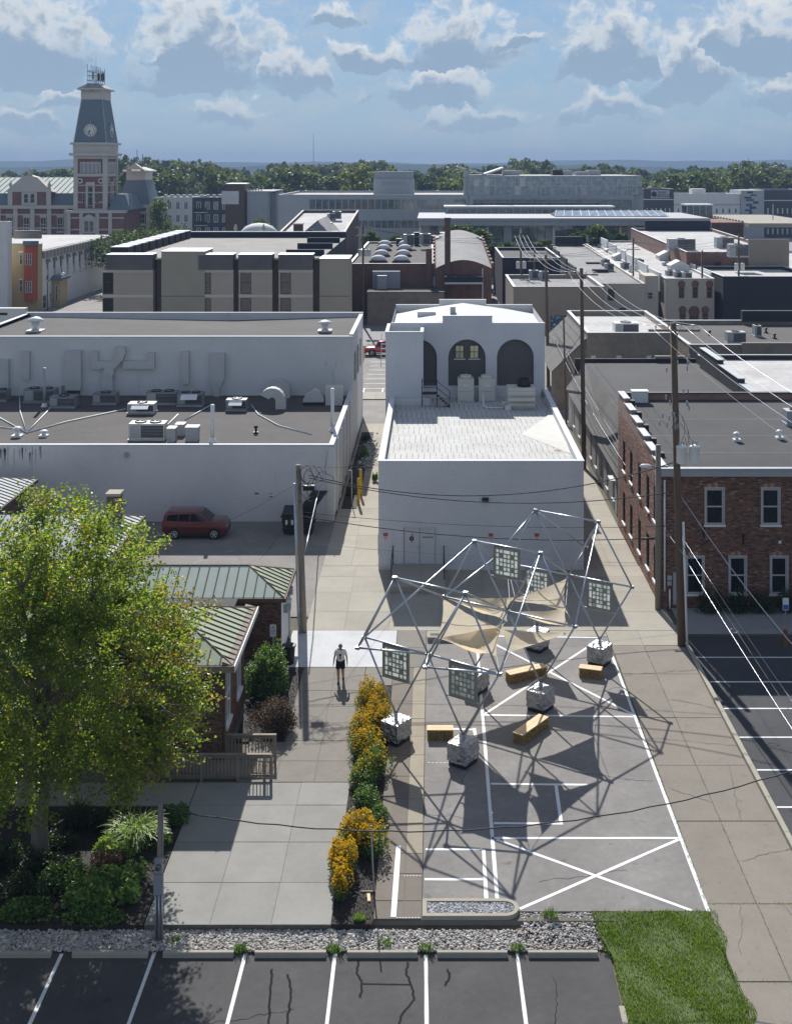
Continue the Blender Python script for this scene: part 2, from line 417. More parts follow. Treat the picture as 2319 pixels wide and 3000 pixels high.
paint('line_paint',(.68,.695,.71),.6);paint('line_worn',(.66,.66,.65),.9)
mat('mulch',(.035,.029,.025),var=.5,scale=4,fine=40,bump=.8,bdist=.04)
mat('mulch_brown',(.07,.052,.04),var=.5,scale=4,fine=40,bump=.8,bdist=.04)
mat('soil',(.09,.07,.05),var=.4,scale=3)
mat('stone_white',(.5,.48,.45),var=.1)
def per_island(name,stops,rough=.85,bump=0,fine=60.,trans=0.,spec=.3):
 b=NB(name);col=b.ramp(b.geo.outputs['Random Per Island'],stops)
 n=b.noise(fine,3,.6);col=b.mix(.35,col,b.mix(1.0,col,b.ramp(n,[(.2,(.5,.5,.5)),(.8,(1.5,1.5,1.5))]),'MULTIPLY'))
 b.col(col);b.setp(Roughness=rough);b.b.inputs['Specular IOR Level'].default_value=spec
 if bump:b.bump(n,bump,.01)
 if trans:
  t=b.N.new('ShaderNodeBsdfTranslucent');tc=b.mix(1.0,col,(1.5,1.5,.7),'MULTIPLY');b.L.new(tc,t.inputs[0])
  mx=b.N.new('ShaderNodeMixShader');mx.inputs[0].default_value=trans
  b.L.new(b.b.outputs[0],mx.inputs[1]);b.L.new(t.outputs[0],mx.inputs[2]);b.L.new(mx.outputs[0],b.N['Material Output'].inputs[0])
 MATS[name]=b.m
per_island('river_stone',[(0,(.20,.19,.19)),(.3,(.36,.34,.32)),(.6,(.50,.48,.45)),(.8,(.40,.33,.26)),(1,(.62,.61,.60))])
per_island('gravel_grey',[(0,(.17,.17,.18)),(.5,(.34,.34,.35)),(1,(.55,.55,.56))])
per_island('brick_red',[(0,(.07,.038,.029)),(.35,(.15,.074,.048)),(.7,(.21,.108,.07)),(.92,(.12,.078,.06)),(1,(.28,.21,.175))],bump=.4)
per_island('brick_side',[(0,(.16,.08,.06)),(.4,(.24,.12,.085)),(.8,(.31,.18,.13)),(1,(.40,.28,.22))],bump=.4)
per_island('brick_brown',[(0,(.075,.04,.03)),(.5,(.13,.068,.048)),(1,(.19,.11,.08))],bump=.4)
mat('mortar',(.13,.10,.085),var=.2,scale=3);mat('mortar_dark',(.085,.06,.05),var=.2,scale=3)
per_island('leaf_maple',[(0,(.085,.145,.022)),(.4,(.15,.22,.03)),(.75,(.20,.265,.04)),(.93,(.28,.29,.05)),(1,(.40,.29,.06))],rough=.42,trans=.62,spec=.5)
per_island('leaf_maple_gold',[(0,(.14,.18,.025)),(.5,(.22,.22,.03)),(.85,(.32,.23,.035)),(1,(.35,.15,.05))],rough=.45,trans=.45,spec=.5)
per_island('leaf_bush',[(0,(.04,.09,.015)),(.6,(.09,.17,.03)),(1,(.17,.27,.06))],rough=.45,trans=.4,spec=.5)
per_island('leaf_brown',[(0,(.045,.03,.03)),(.6,(.085,.055,.045)),(1,(.16,.11,.07))],rough=.6,trans=.25)
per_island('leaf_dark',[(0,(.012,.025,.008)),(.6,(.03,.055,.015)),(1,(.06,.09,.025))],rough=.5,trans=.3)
per_island('leaf_hosta',[(0,(.08,.16,.03)),(.6,(.15,.26,.06)),(1,(.26,.36,.12))],rough=.45,trans=.4)
per_island('leaf_strap',[(0,(.12,.22,.03)),(.6,(.24,.36,.06)),(1,(.40,.48,.14))],rough=.45,trans=.4)
per_island('leaf_far',[(0,(.035,.058,.018)),(.5,(.064,.095,.028)),(1,(.11,.135,.04))],rough=.6,trans=.4)
per_island('leaf_far_dark',[(0,(.024,.045,.018)),(.5,(.046,.074,.026)),(1,(.08,.108,.038))],rough=.6,trans=.4)
per_island('leaf_far_gold',[(0,(.05,.075,.018)),(.5,(.09,.115,.028)),(1,(.15,.16,.042))],rough=.6,trans=.4)
per_island('leaf_town',[(0,(.03,.06,.014)),(.6,(.06,.10,.024)),(1,(.11,.15,.04))],rough=.6,trans=.35)
per_island('blossom',[(0,(.34,.17,.003)),(.5,(.52,.31,.004)),(1,(.64,.43,.01))],rough=.8,trans=.3,spec=.05)
per_island('grass_blade',[(0,(.06,.12,.012)),(.5,(.12,.21,.022)),(.85,(.17,.25,.03)),(1,(.27,.26,.08))],rough=.7,trans=.35,spec=.08)
per_island('straw',[(0,(.30,.19,.06)),(.5,(.48,.33,.13)),(1,(.62,.46,.22))],rough=.8,trans=.1)
mat('bark',(.16,.135,.11),var=.35,scale=3,fine=14,bump=.8,bdist=.05,stretch=(1,1,.25))
mat('wood_weathered',(.24,.20,.16),var=.25,scale=3,fine=20,bump=.3,stretch=(1,1,1))
mat('pole_wood',(.12,.085,.06),var=.25,scale=2,fine=18,bump=.5,stretch=(3,3,.25))
mat('pole_wood_grey',(.22,.19,.16),var=.25,scale=2,fine=18,bump=.5,stretch=(3,3,.25))
mat('plank_new',(.66,.49,.30),var=.14,scale=3,fine=14,stretch=(1,1,1),bump=.1)
mat('metal_galv',(.42,.45,.49),rough=.38,var=.15,scale=3,fine=30,metal=.85,bump=.05)
mat('metal_grey',(.34,.36,.38),rough=.5,var=.1,metal=.3,bump=.03)
mat('metal_white',(.68,.69,.68),rough=.5,var=.06,bump=.02)
mat('metal_cream',(.55,.54,.48),rough=.55,var=.08,bump=.02)
mat('metal_black',(.018,.018,.02),rough=.45,var=.2,bump=.02)
mat('cable_black',(.03,.03,.033),rough=.6,var=.1,bump=0)
mat('cable_bare',(.32,.33,.36),rough=.35,var=.05,metal=.6,bump=0)
mat('plastic_black',(.02,.02,.022),rough=.5,var=.2,bump=.05)
mat('yellow_paint',(.75,.48,.02),rough=.6,var=.1)
mat('tar',(.028,.028,.03),rough=1.0,var=.2,bump=0,spec=.0)
mat('win_frame',(.42,.42,.42),rough=.6,var=.1);mat('win_white',(.66,.66,.64),rough=.6,var=.08);mat('win_dark',(.03,.03,.035),rough=.5,var=.1)
def glass(name,c,rough=.06,spec=.8):
 b=NB(name);n=b.noise(.9,3,.5);c=srgb(c)
 b.col(b.ramp(n,[(.3,tuple(x*.6 for x in c)),(.7,tuple(x*1.5 for x in c))]));b.setp(Roughness=rough);b.b.inputs['Specular IOR Level'].default_value=spec
 b.bump(b.noise(1.6,2,.5),.06,.05);MATS[name]=b.m
glass('glass_dark',(.010,.012,.015),.06,.45);glass('glass_blue',(.05,.075,.09),.05,1.0);glass('glass_green',(.10,.135,.135),.05,1.0);glass('glass_lit',(.45,.40,.22))
glass('glass_mirror',(.22,.26,.27),.03,1.0)

# ---------------------------------------------------------------- ground, roads and pavements
def sheet(name,poly,z,m,parent=None,kind='structure',z0=None):
 mb=MB();zz=z if isinstance(z,(list,tuple)) else[z]*len(poly)
 if z0 is None:mb.poly([(x,y,zz[i]) for i,(x,y) in enumerate(poly)])
 else:mb.prism(poly,z0,z)
 # make sure the sheet faces up
 o=mb.build(name,m,parent,kind=None if parent else kind)
 if z0 is None and o.data.polygons[0].normal.z<0:o.data.flip_normals()
 return o
def rect(x0,x1,y0,y1):return[(x0,y0),(x1,y0),(x1,y1),(x0,y1)]
g=MB()
ys=[(-60,-.42),(38.05,-.42),(38.25,-.05),(320,-.05),(900,-.05),(9000,-.05)]
for(y0,z0),(y1,z1) in zip(ys,ys[1:]):g.poly([(-4000 if y1>400 else-900,y0,z0),(4000 if y1>400 else 900,y0,z0),(4000 if y1>400 else 900,y1,z1),(-4000 if y1>400 else-900,y1,z1)])
g.build('ground','ground_dirt',kind='structure',origin=(0,0,0))

front_lot=sheet('parking_lot',rect(-22,5.38,20,37.1),-.32,'asphalt_front')
central_lot=sheet('parking_lot',rect(-.35,8.75,38.66,61.2),0.0,'asphalt_lot',z0=-.3)
right_lot=sheet('parking_lot',rect(12.66,30,20,61.3),-.02,'asphalt_dark',z0=-.3)
back_road=sheet('road',rect(-60,-6.6,63.9,81),0.0,'asphalt_road')
cross_street=sheet('road',rect(-60,60,112,123),0.0,'asphalt_road')
back_lot=sheet('parking_lot',rect(-8.5,14,127,160),0.0,'asphalt_road')
town_ground=sheet('town_ground',rect(-200,220,160.2,420),-.02,'concrete_walk')

def line(parent,p0,p1,w,z,m='line_paint',y_from_x=None):
 (x0,y0),(x1,y1)=p0,p1;L=math.hypot(x1-x0,y1-y0);nx,ny=-(y1-y0)/L*w/2,(x1-x0)/L*w/2
 n=max(2,int(L/1.2));rr=random.Random(int(x0*91+y0*37));A=[];B=[]
 for i in range(n+1):
  t=i/n;j=rr.uniform(-.06,.06)*w;k=1+rr.uniform(-.10,.10)
  A.append((x0+(x1-x0)*t+nx*k,y0+(y1-y0)*t+ny*k+j,z));B.append((x0+(x1-x0)*t-nx*k,y0+(y1-y0)*t-ny*k+j,z))
 mb=MB()
 for i in range(n):mb.poly([A[i],B[i],B[i+1],A[i+1]])
 o=mb.build('painted_line',m,parent)
 if o.data.polygons[0].normal.z<0:o.data.flip_normals()
 return o
# stall lines of the lot in front
for(a,b,c,d) in[(181,2795,60,3060),(453,2790,355,3060),(721,2787,650,3060),(982,2789,950,3060),(1247,2798,1250,3060),(1513,2787,1548,3060),(-90,2795,-230,3060)]:
 line(front_lot,G2(a,b,-.32),G2(c,d,-.32),.11,-.316,'line_worn')
# tarred crack repairs
for pts in[[(1052,2815),(1045,2850),(1062,2880),(1055,2925)],[(1195,2820),(1188,2850),(1207,2890),(1212,2930),(1175,2980),(1160,3030)],[(842,2855),(852,2900),(846,2960),(838,3020)],[(797,2840),(793,2880),(788,2950),(785,3020)],[(1065,2884),(1130,2885),(1200,2886)],[(1312,2840),(1318,2862),(1303,2890)]]:
 mb=MB();P=[GP(x,y,-.32) for x,y in pts]
 Q=[]
 for i in range(len(P)-1):
  for k in range(5):
   t=k/5;Q.append((P[i][0]*(1-t)+P[i+1][0]*t+random.uniform(-.03,.03),P[i][1]*(1-t)+P[i+1][1]*t))
 Q.append(P[-1][:2])
 for(xa,ya),(xb,yb) in zip(Q,Q[1:]):
  L=math.hypot(xb-xa,yb-ya)+1e-6;nx,ny=-(yb-ya)/L*.035,(xb-xa)/L*.035
  mb.poly([(xa+nx,ya+ny,-.3165),(xa-nx,ya-ny,-.3165),(xb-nx,yb-ny,-.3165),(xb+nx,yb+ny,-.3165)])
 mb.build('tar_crack_seal','tar',front_lot)
# game and bay lines on the central lot
for a,b,c,d in[(1396,1880,1456,2637),(1414,2095,1857,2100),(1417,2094,1758,1872),(1446,1886,1854,2094),(1793,1923,2074,2671),(1438,2297,1721,2300),(1628,2302,1643,2411),(1446,2412,1648,2414),(1440,2456,1988,2456),(1454,2461,2026,2669),(1990,2459,1522,2664),(1246,2489,1413,2489),(1416,2490,1424,2637),(1243,2577,1414,2577),(1326,2136,1388,2138),(1388,2134,1393,2160),(1440,1864,1750,1868)]:
 z=.004+.0009*(abs(hash((a,b)))%4)
 line(central_lot,G2(a,b),G2(c,d),.125,z)
# chalk dashes
for x0,x1,y in[(1252,1322,2235)]:
 for k in range(6):line(central_lot,G2(x0+(x1-x0)*k/6,y),G2(x0+(x1-x0)*(k+.6)/6,y),.03,.004,'line_worn')
for y in(1925,1997,2075,2159,2255,2364,2490,2630):
 Y=G2(0,y)[1];line(right_lot,(12.72,Y),(18.0,Y),.10,-.015)
for k in range(8):line(back_lot,(-7.6,129.5+k*2.9),(-3.6,129.5+k*2.9),.13,.006)
for x in(-7.4,-5.4):line(back_lot,(x,127.2),(x,129.4),.12,.006)

def slabs(name,label,xs,ys,m,z=.012,gap=.014,jitter=.003,mat_fn=None):
 """pavement laid in slabs with open joints: each slab is a piece of it"""
 root=sheet(name,rect(xs[0],xs[-1],ys[0],ys[-1]),z-.014,'joint_dark',z0=-.28)
 r=random.Random(int(xs[0]*17+ys[0]*31))
 for i in range(len(xs)-1):
  for j in range(len(ys)-1):
   a=r.uniform(-jitter,jitter);mb=MB()
   x0,x1,y0,y1=xs[i]+gap/2,xs[i+1]-gap/2,ys[j]+gap/2,ys[j+1]-gap/2
   if x1-x0<.05 or y1-y0<.05:continue
   c=.008
   mb.prism([(x0,y0),(x1,y0),(x1,y1),(x0,y1)],z-.10,[z+a-c,z+a-c+r.uniform(-.002,.002),z+a-c,z+a-c])
   mb.prism([(x0+c,y0+c),(x1-c,y0+c),(x1-c,y1-c),(x0+c,y1-c)],z+a-c-.02,z+a)
   mb.build('slab',mat_fn(i,j) if mat_fn else m,root)
 return root
slabs('plaza','',[-9.07,-7.02,-5.09,-3.22],[37.95,40.2,42.6,45.06,46.72],'concrete_plaza')
slabs('footpath','',[-26,-23,-20,-17,-14.5,-12,-9.09],[45.0,46.72],'concrete_plaza',z=.008)
slabs('walkway','',[-7.6,-6.1,-4.62,-3.22],[46.74,48.4,50.1,51.7,53.3,54.9,57.44],'concrete_aggregate')
slabs('walkway','',[-3.2,-1.92],[55.45,57.44],'concrete_aggregate',z=.010)
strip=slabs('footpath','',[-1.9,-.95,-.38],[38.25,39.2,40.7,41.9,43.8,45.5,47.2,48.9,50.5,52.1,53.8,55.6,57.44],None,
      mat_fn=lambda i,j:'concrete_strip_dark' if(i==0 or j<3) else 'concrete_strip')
line(strip,G2(1167,2480),G2(1152,2688),.17,.020)
for k in range(8):line(strip,G2(1160+k*9,2691),G2(1165+k*9,2691),.03,.020)
for k in range(6):line(strip,G2(1182+k*9,2568),G2(1187+k*9,2568),.03,.020)
slabs('concrete_pad','',[-7.2,-1.86],[57.46,61.98],'concrete_white',z=.016)
slabs('walkway','',[-1.84,-.38],[57.46,59.8,62.0],'concrete_aggregate',z=.008)
slabs('driveway','',[-6.6,-4.6,-2.3,.3,2.8,5.3,7.6,9.6,12.45],[62.0,64.6,67.6,70.2,72.0],'concrete_grey',z=.006,gap=.008)
slabs('driveway','',[-.36,3.0,6.0,8.76],[61.22,61.98],'concrete_grey',z=.006)
slabs('driveway','',[8.78,10.4,12.45],[60.1,61.98],'concrete_grey',z=.006)
slabs('alley','',[-6.6,-4.9,-3.3],[72.02,75,78,81,84,88,92,96,101,106,111.9],'concrete_grey',z=.006)
slabs('alley','',[8.95,10.5,12.15],[72.02,76,80,85,90,96,102,108,111.9],'concrete_grey',z=.006)
alley=slabs('alley','',[8.80,10.40,12.42],[26,30.5,35.3,39.03,43.96,48.06,52.2,56.7,60.08],'concrete_tan',z=.01,gap=.03,jitter=.008)
slabs('pavement','',[12.68,15,17.5,20,23,26],[61.32,64.9],'concrete_walk',z=.10)
slabs('pavement','',[-8.5,-6,-3.4],[123.1,126.9],'concrete_grey',z=.1)
slabs('pavement','',[9,11,14],[123.1,126.9],'concrete_grey',z=.1)
# red-brown stain on the driveway and dark stain on the tan alley, as thin oil marks
def crack(parent,p0,p1,z,w=.018,seed=1,m='tar',amp=.12):
 r=random.Random(seed);L=math.hypot(p1[0]-p0[0],p1[1]-p0[1]);n=max(4,int(L/.16));mb=MB();nx,ny=-(p1[1]-p0[1])/L,(p1[0]-p0[0])/L;o=0;P=[]
 for i in range(n+1):o=o*.8+r.uniform(-amp,amp)*.6;t=i/n;P.append((p0[0]+(p1[0]-p0[0])*t+nx*o,p0[1]+(p1[1]-p0[1])*t+ny*o,w*r.uniform(.4,1.2)))
 for a,b in zip(P,P[1:]):mb.poly([(a[0]+nx*a[2],a[1]+ny*a[2],z),(a[0]-nx*a[2],a[1]-ny*a[2],z),(b[0]-nx*b[2],b[1]-ny*b[2],z),(b[0]+nx*b[2],b[1]+ny*b[2],z)])
 o=mb.build('crack',m,parent)
 if o.data.polygons[0].normal.z<0:o.data.flip_normals()
for i,(xa,ya,xb,yb) in enumerate([(8.85,56.5,12.4,57.1),(8.85,50.3,12.4,49.6),(9.0,46.2,10.3,45.2),(10.5,54.0,12.3,53.0),(10.5,41.5,12.4,42.3),(9.2,36.5,9.9,38.9),(8.9,33.0,10.4,33.8),(11.2,44,11.6,48),(11.8,36,11.2,39)]):crack(alley,(xa,ya),(xb,yb),.021,.014,400+i,'joint_dark')
for i,(xa,ya,xb,yb) in enumerate([(-.2,44.5,1.2,44.2),(3.5,40.2,6.5,41.0),(5.5,47.5,8.5,46.8),(2.2,52,2.6,56),(6.8,54.5,8.6,55.2),(1.0,46.5,1.6,49.5)]):crack(central_lot,(xa,ya),(xb,yb),.0035,.010,420+i)
for i,(xa,ya,xb,yb) in enumerate([(-9,33.5,-4,34.6),(3.0,31,3.6,36),(-14,35,-11.5,31)]):crack(front_lot,(xa,ya),(xb,yb),-.3165,.012,440+i)
kb=thing('kerb','long grey concrete kerb between the tan alley and dark parking lot','kerb',(12.55,45,0))
for k in range(14):
 y0=26+k*2.44
 MB().prism([(12.45,y0+.01),(12.64,y0+.01),(12.64,y0+2.43),(12.45,y0+2.43)],-.15,[.10,.09+.02*random.random(),.10,.105]).build('kerbstone','concrete_kerb',kb)
kb=thing('kerb','short light kerbstone run beside the mown grass and front parking lot','kerb',(5.4,30,-.3))
for k in range(3):MB().box(5.28-.02*k,5.44-.02*k,34.6-(k+1)*1.8+.02,34.6-k*1.8,-.5,-.20).build('kerbstone','concrete_kerb',kb)

# raised planters filled with gravel
def stones(name,pts,size,m,parent=None,label=None,seed=3):
 """stones as small uneven lumps: one mesh"""
 r=np.random.default_rng(seed);n=len(pts);pts=np.asarray(pts)
 t=(1+5**.5)/2
 ico=np.array([(-1,t,0),(1,t,0),(-1,-t,0),(1,-t,0),(0,-1,t),(0,1,t),(0,-1,-t),(0,1,-t),(t,0,-1),(t,0,1),(-t,0,-1),(-t,0,1)])/1.9
 fc=np.array([(0,11,5),(0,5,1),(0,1,7),(0,7,10),(0,10,11),(1,5,9),(5,11,4),(11,10,2),(10,7,6),(7,1,8),(3,9,4),(3,4,2),(3,2,6),(3,6,8),(3,8,9),(4,9,5),(2,4,11),(6,2,10),(8,6,7),(9,8,1)])
 s=size*np.exp(r.normal(0,.30,n));V=ico[None]*(1+r.normal(0,.16,(n,12,1)))
 V=V*(s[:,None,None]*.5*np.stack([1+.4*r.random(n),.75+.3*r.random(n),.55+.25*r.random(n)],1)[:,None,:])
 a=r.random(n)*6.283;ca,sa=np.cos(a),np.sin(a)
 X=V[...,0]*ca[:,None]-V[...,1]*sa[:,None];Y=V[...,0]*sa[:,None]+V[...,1]*ca[:,None]
 V=np.stack([X,Y,V[...,2]],-1)+pts[:,None,:]
 Fc=(np.arange(n)[:,None,None]*12+fc[None]).reshape(-1,3)
 return mesh_obj(name,V.reshape(-1,3),Fc,m,parent,kind='stuff',label=label,cat=None if parent else 'stones',smooth=False)
def planter(label,x0,x1,y0,y1,z0,z1,round_end,seed):
 root=thing('gravel_planter',label,'planter',((x0+x1)/2,(y0+y1)/2,z0))
 def outline(i):
  a,b,c,d=x0+i,x1-i,y0+i,y1-i
  if not round_end:return[(a,c),(b,c),(b,d),(a,d)]
  rr=(d-c)/2;ctr=(b-rr,(c+d)/2)
  return[(a,c)]+[(ctr[0]+rr*math.sin(t),ctr[1]-rr*math.cos(t)) for t in[math.pi*k/10 for k in range(11)]]+[(a,d)]
 o,n=outline(0),outline(.14);mb=MB();k=len(o)
 vs=[(x,y,z0) for x,y in o]+[(x,y,z1) for x,y in o]+[(x,y,z1) for x,y in n]+[(x,y,z1-.12) for x,y in n]
 fs=[]
 for a in range(3):fs+=[(a*k+i,a*k+(i+1)%k,(a+1)*k+(i+1)%k,(a+1)*k+i) for i in range(k)]
 mb.add(vs,fs);mb.build('kerb_rim','concrete_kerb',root)
 MB().poly([(x,y,z1-.07) for x,y in outline(.135)]).build('gravel_bed','gravel_grey',root)
 r=np.random.default_rng(seed);pts=[]
 while len(pts)<2300:
  x,y=r.uniform(x0+.15,x1-.15),r.uniform(y0+.15,y1-.15)
  if round_end and x>x1-(y1-y0)/2 and math.hypot(x-(x1-(y1-y0)/2),y-(y0+y1)/2)>(y1-y0)/2-.16:continue
  pts.append((x,y,z1-.065+r.uniform(0,.03)))
 stones('gravel',pts,.05,'gravel_grey',root,seed=seed)
planter('long rounded kerb planter of grey gravel beside the river stones',-.36,2.72,38.28,39.2,-.42,.09,True,11)
planter('low gravel planter under the shade sails near the driveway',-.32,2.72,60.55,61.2,-.05,.22,False,12)

# stone bed in front
pts=[];r=np.random.default_rng(5)
sheet('stone_bed_base',[(-22,37.0),(5.2,37.0),(5.2,38.6),(-22,38.6)],[-.34,-.34,-.09,-.09],'soil')
for _ in range(13000):
 x=r.uniform(-16,5.0+.3*r.random());y=r.uniform(37.12,37.93 if x<2.75 else 38.62)
 if-1.95<x<2.75 and y>37.93:continue
 pts.append((x,y,-.31+.24*(y-37.0)/1.6+r.uniform(0,.05)))
stones('river_stones',pts,.066,'river_stone',label='bed of pale river stones behind the wheel stops',seed=8)

# mulch beds
def mulch(name,poly,z,m,seed,n):
 o=sheet(name,poly,z,m,z0=-.3);r=np.random.default_rng(seed)
 xs,ys=[p[0] for p in poly],[p[1] for p in poly]
 P=np.stack([r.uniform(min(xs),max(xs),n),r.uniform(min(ys),max(ys),n),z+r.uniform(0,.03,n)],1)
 leafmesh('mulch_chips',P,.07,m,o,seed=seed,aspect=.4,kind='stuff')
mulch('flower_bed',rect(-3.2,-1.92,37.98,55.4),.012,'mulch',4,5000)
mulch('shrub_bed',[(-26,37.95),(-9.1,37.95),(-9.1,44.97),(-26,44.97)],.01,'mulch',6,9000)
mulch('shrub_bed',rect(-8.2,-6.15,50.0,57.4),.02,'mulch',7,2500)
mulch('shrub_bed',rect(-6.4,-5.35,84,108),.05,'mulch',9,1500)

# lawn
gx=lambda y:(8.78+.10*math.sin(y*1.7)+.06*math.sin(y*4.1))
gl=lambda y:5.45 if y<36.9 else 5.25-(y-36.9)*.1
def gz(x,y):t=min(max((x-5.4)/3.3,0),1);return(-.26+.26*t) if y<37 else(-.26+.26*t)*(1-min((y-37)/1.6,1))-.02*min((y-37)/1.6,1)
mb=MB();yy=[24+i*.8 for i in range(18)]+[38.64];nx=8
for y in yy:
 for i in range(nx+1):
  t=i/nx;x=gl(y)*(1-t)+gx(y)*t;mb.v.append((x,y,gz(x,y)+.012+.015*math.sin(x*3+y*2)))
for j in range(len(yy)-1):
 for i in range(nx):a=j*(nx+1)+i;mb.f.append((a,a+1,a+nx+2,a+nx+1))
mat('turf',(.07,.10,.025),var=.4,scale=2.,fine=12,bump=.4)
lawn=mb.build('lawn','turf',kind='structure',origin=(7,32,-.3))
def blades(name,P,h,w,m,parent,seed,lean=.5,label=None,**kw):
 r=np.random.default_rng(seed);n=len(P);P=np.asarray(P,float);a=r.random(n)*6.283;hh=h*(.5+r.random(n))
 d=np.stack([np.cos(a),np.sin(a),np.zeros(n)],1);sd=np.stack([-np.sin(a),np.cos(a),np.zeros(n)],1)*w*.5
 tip=P+d*(hh*lean*r.random(n))[:,None]+np.array([0,0,1.])*hh[:,None]
 V=np.stack([P-sd,P+sd,tip],1).reshape(-1,3);Fc=np.arange(n*3).reshape(-1,3)
 return mesh_obj(name,V,Fc,m,parent,kind='stuff',label=label,**kw)
n=60000;ry=rng.uniform(27,38.7,n);rx=np.array([rng.uniform(gl(y)-.05,gx(y)+.12) for y in ry])
cl=np.sin(rx*2.3+1)*np.sin(ry*1.9)+np.sin(rx*5.1+ry*3.3)*.6;keep=rng.random(n)<.72+.25*cl
P=np.stack([rx,ry,[gz(a,b)+.01 for a,b in zip(rx,ry)]],1)[keep]
blades('grass',P,.075,.022,'grass_blade',lawn,21)
# weeds along the alley edge, in the joints and round the wheel stops
def tuft(x,y,z,rad,n,h,m,label,group=None,seed=1,cat='weeds'):
 r=np.random.default_rng(seed);q=np.sqrt(r.random(n))*rad*1.6;t=r.random(n)*6.283;P=np.stack([x+q*np.cos(t),y+q*np.sin(t)*.7,np.full(n,z)],1)
 o=blades('weed_clump',P,h,.03,m,None,seed,.8,label=label,cat=cat,group=group);o.pop('kind',None);return o
wl='ragged green weed clump growing between the wheel stops and stones'
for i,(px_,py_) in enumerate([(512,2762),(980,2785),(1248,2783),(1515,2782),(705,2785),(1128,2768)]):
 p=GP(px_,py_,-.28);tuft(p[0],p[1],-.3,.15,170,.20,'leaf_bush',wl,'weeds by the wheel stops',50+i)
p=GP(1610,2695,-.2);tuft(p[0],p[1],-.16,.14,200,.28,'leaf_bush','bushy weed clump standing in pale stones right of the gravel planter',None,61)
p=GP(1052,2698,0);tuft(p[0],p[1],0,.11,200,.22,'leaf_hosta','small bright weed at the end of the black mulch bed',None,62)
P=np.concatenate([np.stack([8.78+rng.normal(0,.035,900),rng.uniform(38.6,58,900),np.full(900,.01)],1)[rng.random(900)<.6],
     np.stack([10.40+rng.normal(0,.02,700),rng.uniform(30,60,700),np.full(700,.0)],1)[rng.random(700)<.5],
     np.stack([rng.uniform(8.9,12.4,160),39.03+rng.normal(0,.02,160),np.full(160,0.)],1),np.stack([rng.uniform(8.9,12.4,120),35.3+rng.normal(0,.02,120),np.full(120,0.)],1)])
blades('joint_weeds',P,.05,.02,'grass_blade',None,77,.9,label='sparse weeds sprouting along the tan alley joints',cat='weeds')
# wheel stops
for i,(a,b) in enumerate([(-60,148),(210,432),(476,683),(745,954),(1016,1222),(1280,1486),(1547,1751)]):
 x0,y0,_=GP(a,2808,-.32);x1=GP(b,2808,-.32)[0];mb=MB();y1=y0+.2
 pr=[(0,-.32),(.02,-.20),(.045,-.17),(.155,-.17),(.18,-.20),(.2,-.32)]
 mb.v=[(x0,y0+c,z) for c,z in pr]+[(x1,y0+c,z) for c,z in pr];k=len(pr)
 mb.f=[tuple(range(k)),tuple(range(k,2*k))[::-1]]+[(j,j+k,(j+1)%k+k,(j+1)%k) for j in range(k)]
 o=mb.build('wheel_stop','concrete_kerb',label='pale concrete wheel stop in the row along the river stone bed',cat='wheel stop',group='concrete wheel stops of the front lot')
 bmm=bmesh.new();bmm.from_mesh(o.data);bmesh.ops.recalc_face_normals(bmm,faces=bmm.faces);bmm.to_mesh(o.data);bmm.free()
# ---------------------------------------------------------------- space-frame pavilion with glass-block panels and shade sails
def N3(px,py,z):return Vector(GP(px,py,z))
ZT,ZM,ZF=6.7,3.95,1.12
ND=dict(T1L=N3(1156,1693,ZT),T1R=N3(1363,1737.5,ZT),T2L=N3(1389,1585,ZT),T2R=N3(1582.5,1620,ZT),T3L=N3(1567,1495,ZT),T3R=N3(1752,1528,ZT),
          a=N3(1068,1867,ZM),b=N3(1254,1917,ZM),c=N3(1462,1975,ZM),d=N3(1300.7,1748.5,ZM),e=N3(1486,1791,ZM),f=N3(1683,1836,ZM),
          i=N3(1484,1650,ZM),g=N3(1664,1684,ZM),h=N3(1850,1720,ZM),
          a2=Vector(AT(1047.5,1898,49.3)),b2=Vector(AT(1246,1955,47.8)),P=Vector(AT(1450,1634,58.0)),Q=Vector(AT(1715.6,1605,61.0)))
for k,(x,y) in dict(f1=('a','b'),f2=('b','c'),f6=('d','e'),f3=('e','f'),f5=('i','g'),f4=('g','h')).items():
 m_=(ND[x]+ND[y])/2;ND[k]=Vector((m_.x,m_.y,ZF))
fr=thing('space_frame','open frame of galvanised pipes rising over the painted asphalt on foil-wrapped blocks','pavilion',(3.3,54,0))
STR=['T1L T1R','T2L T2R','T3L T3R','a b','b c','d e','e f','i g','g h','T1L a','T1L b','T1R b','T1R c','T2L d','T2L e','T2R e','T2R f','T3L i','T3L g','T3R g','T3R h',
       'f1 a','f1 b','f2 b','f2 c','f6 d','f6 e','f3 e','f3 f','f5 i','f5 g','f4 g','f4 h',
       'T1L a2','a2 b','T1R b2','b2 c','T2L a','T2R c','T3R f','T1L d','T1R e','T2L P','T3L P','d P','P i','T3L Q','T3R Q','T2R g','a a2','b b2','g Q']
for s in STR:
 p,q=s.split();MB().tube(ND[p],ND[q],.042,8).build('pipe','metal_galv',fr,True)
for k,p in ND.items():
 if k[0]=='f' and len(k)==2:
  m_=MB().tube(p-Vector((0,0,.25)),p+Vector((0,0,.06)),.075,8);m_.box(p.x-.16,p.x+.16,p.y-.16,p.y+.16,p.z-.27,p.z-.235);m_.build('foot_bracket','metal_galv',fr)
 else:
  m_=MB()
  m_.obox((p.x,p.y),.11,.05,p.z-.05,p.z+.05,.6);m_.obox((p.x,p.y),.045,.10,p.z-.062,p.z+.062,.6);m_.build('joint_plate','metal_galv',fr)
mat('panel_frame',(.26,.255,.215),rough=.6,var=.15,bump=.1);mat('block_glass',(.55,.60,.58),rough=.15,var=.15,fine=8.,bump=.15,spec=.6)
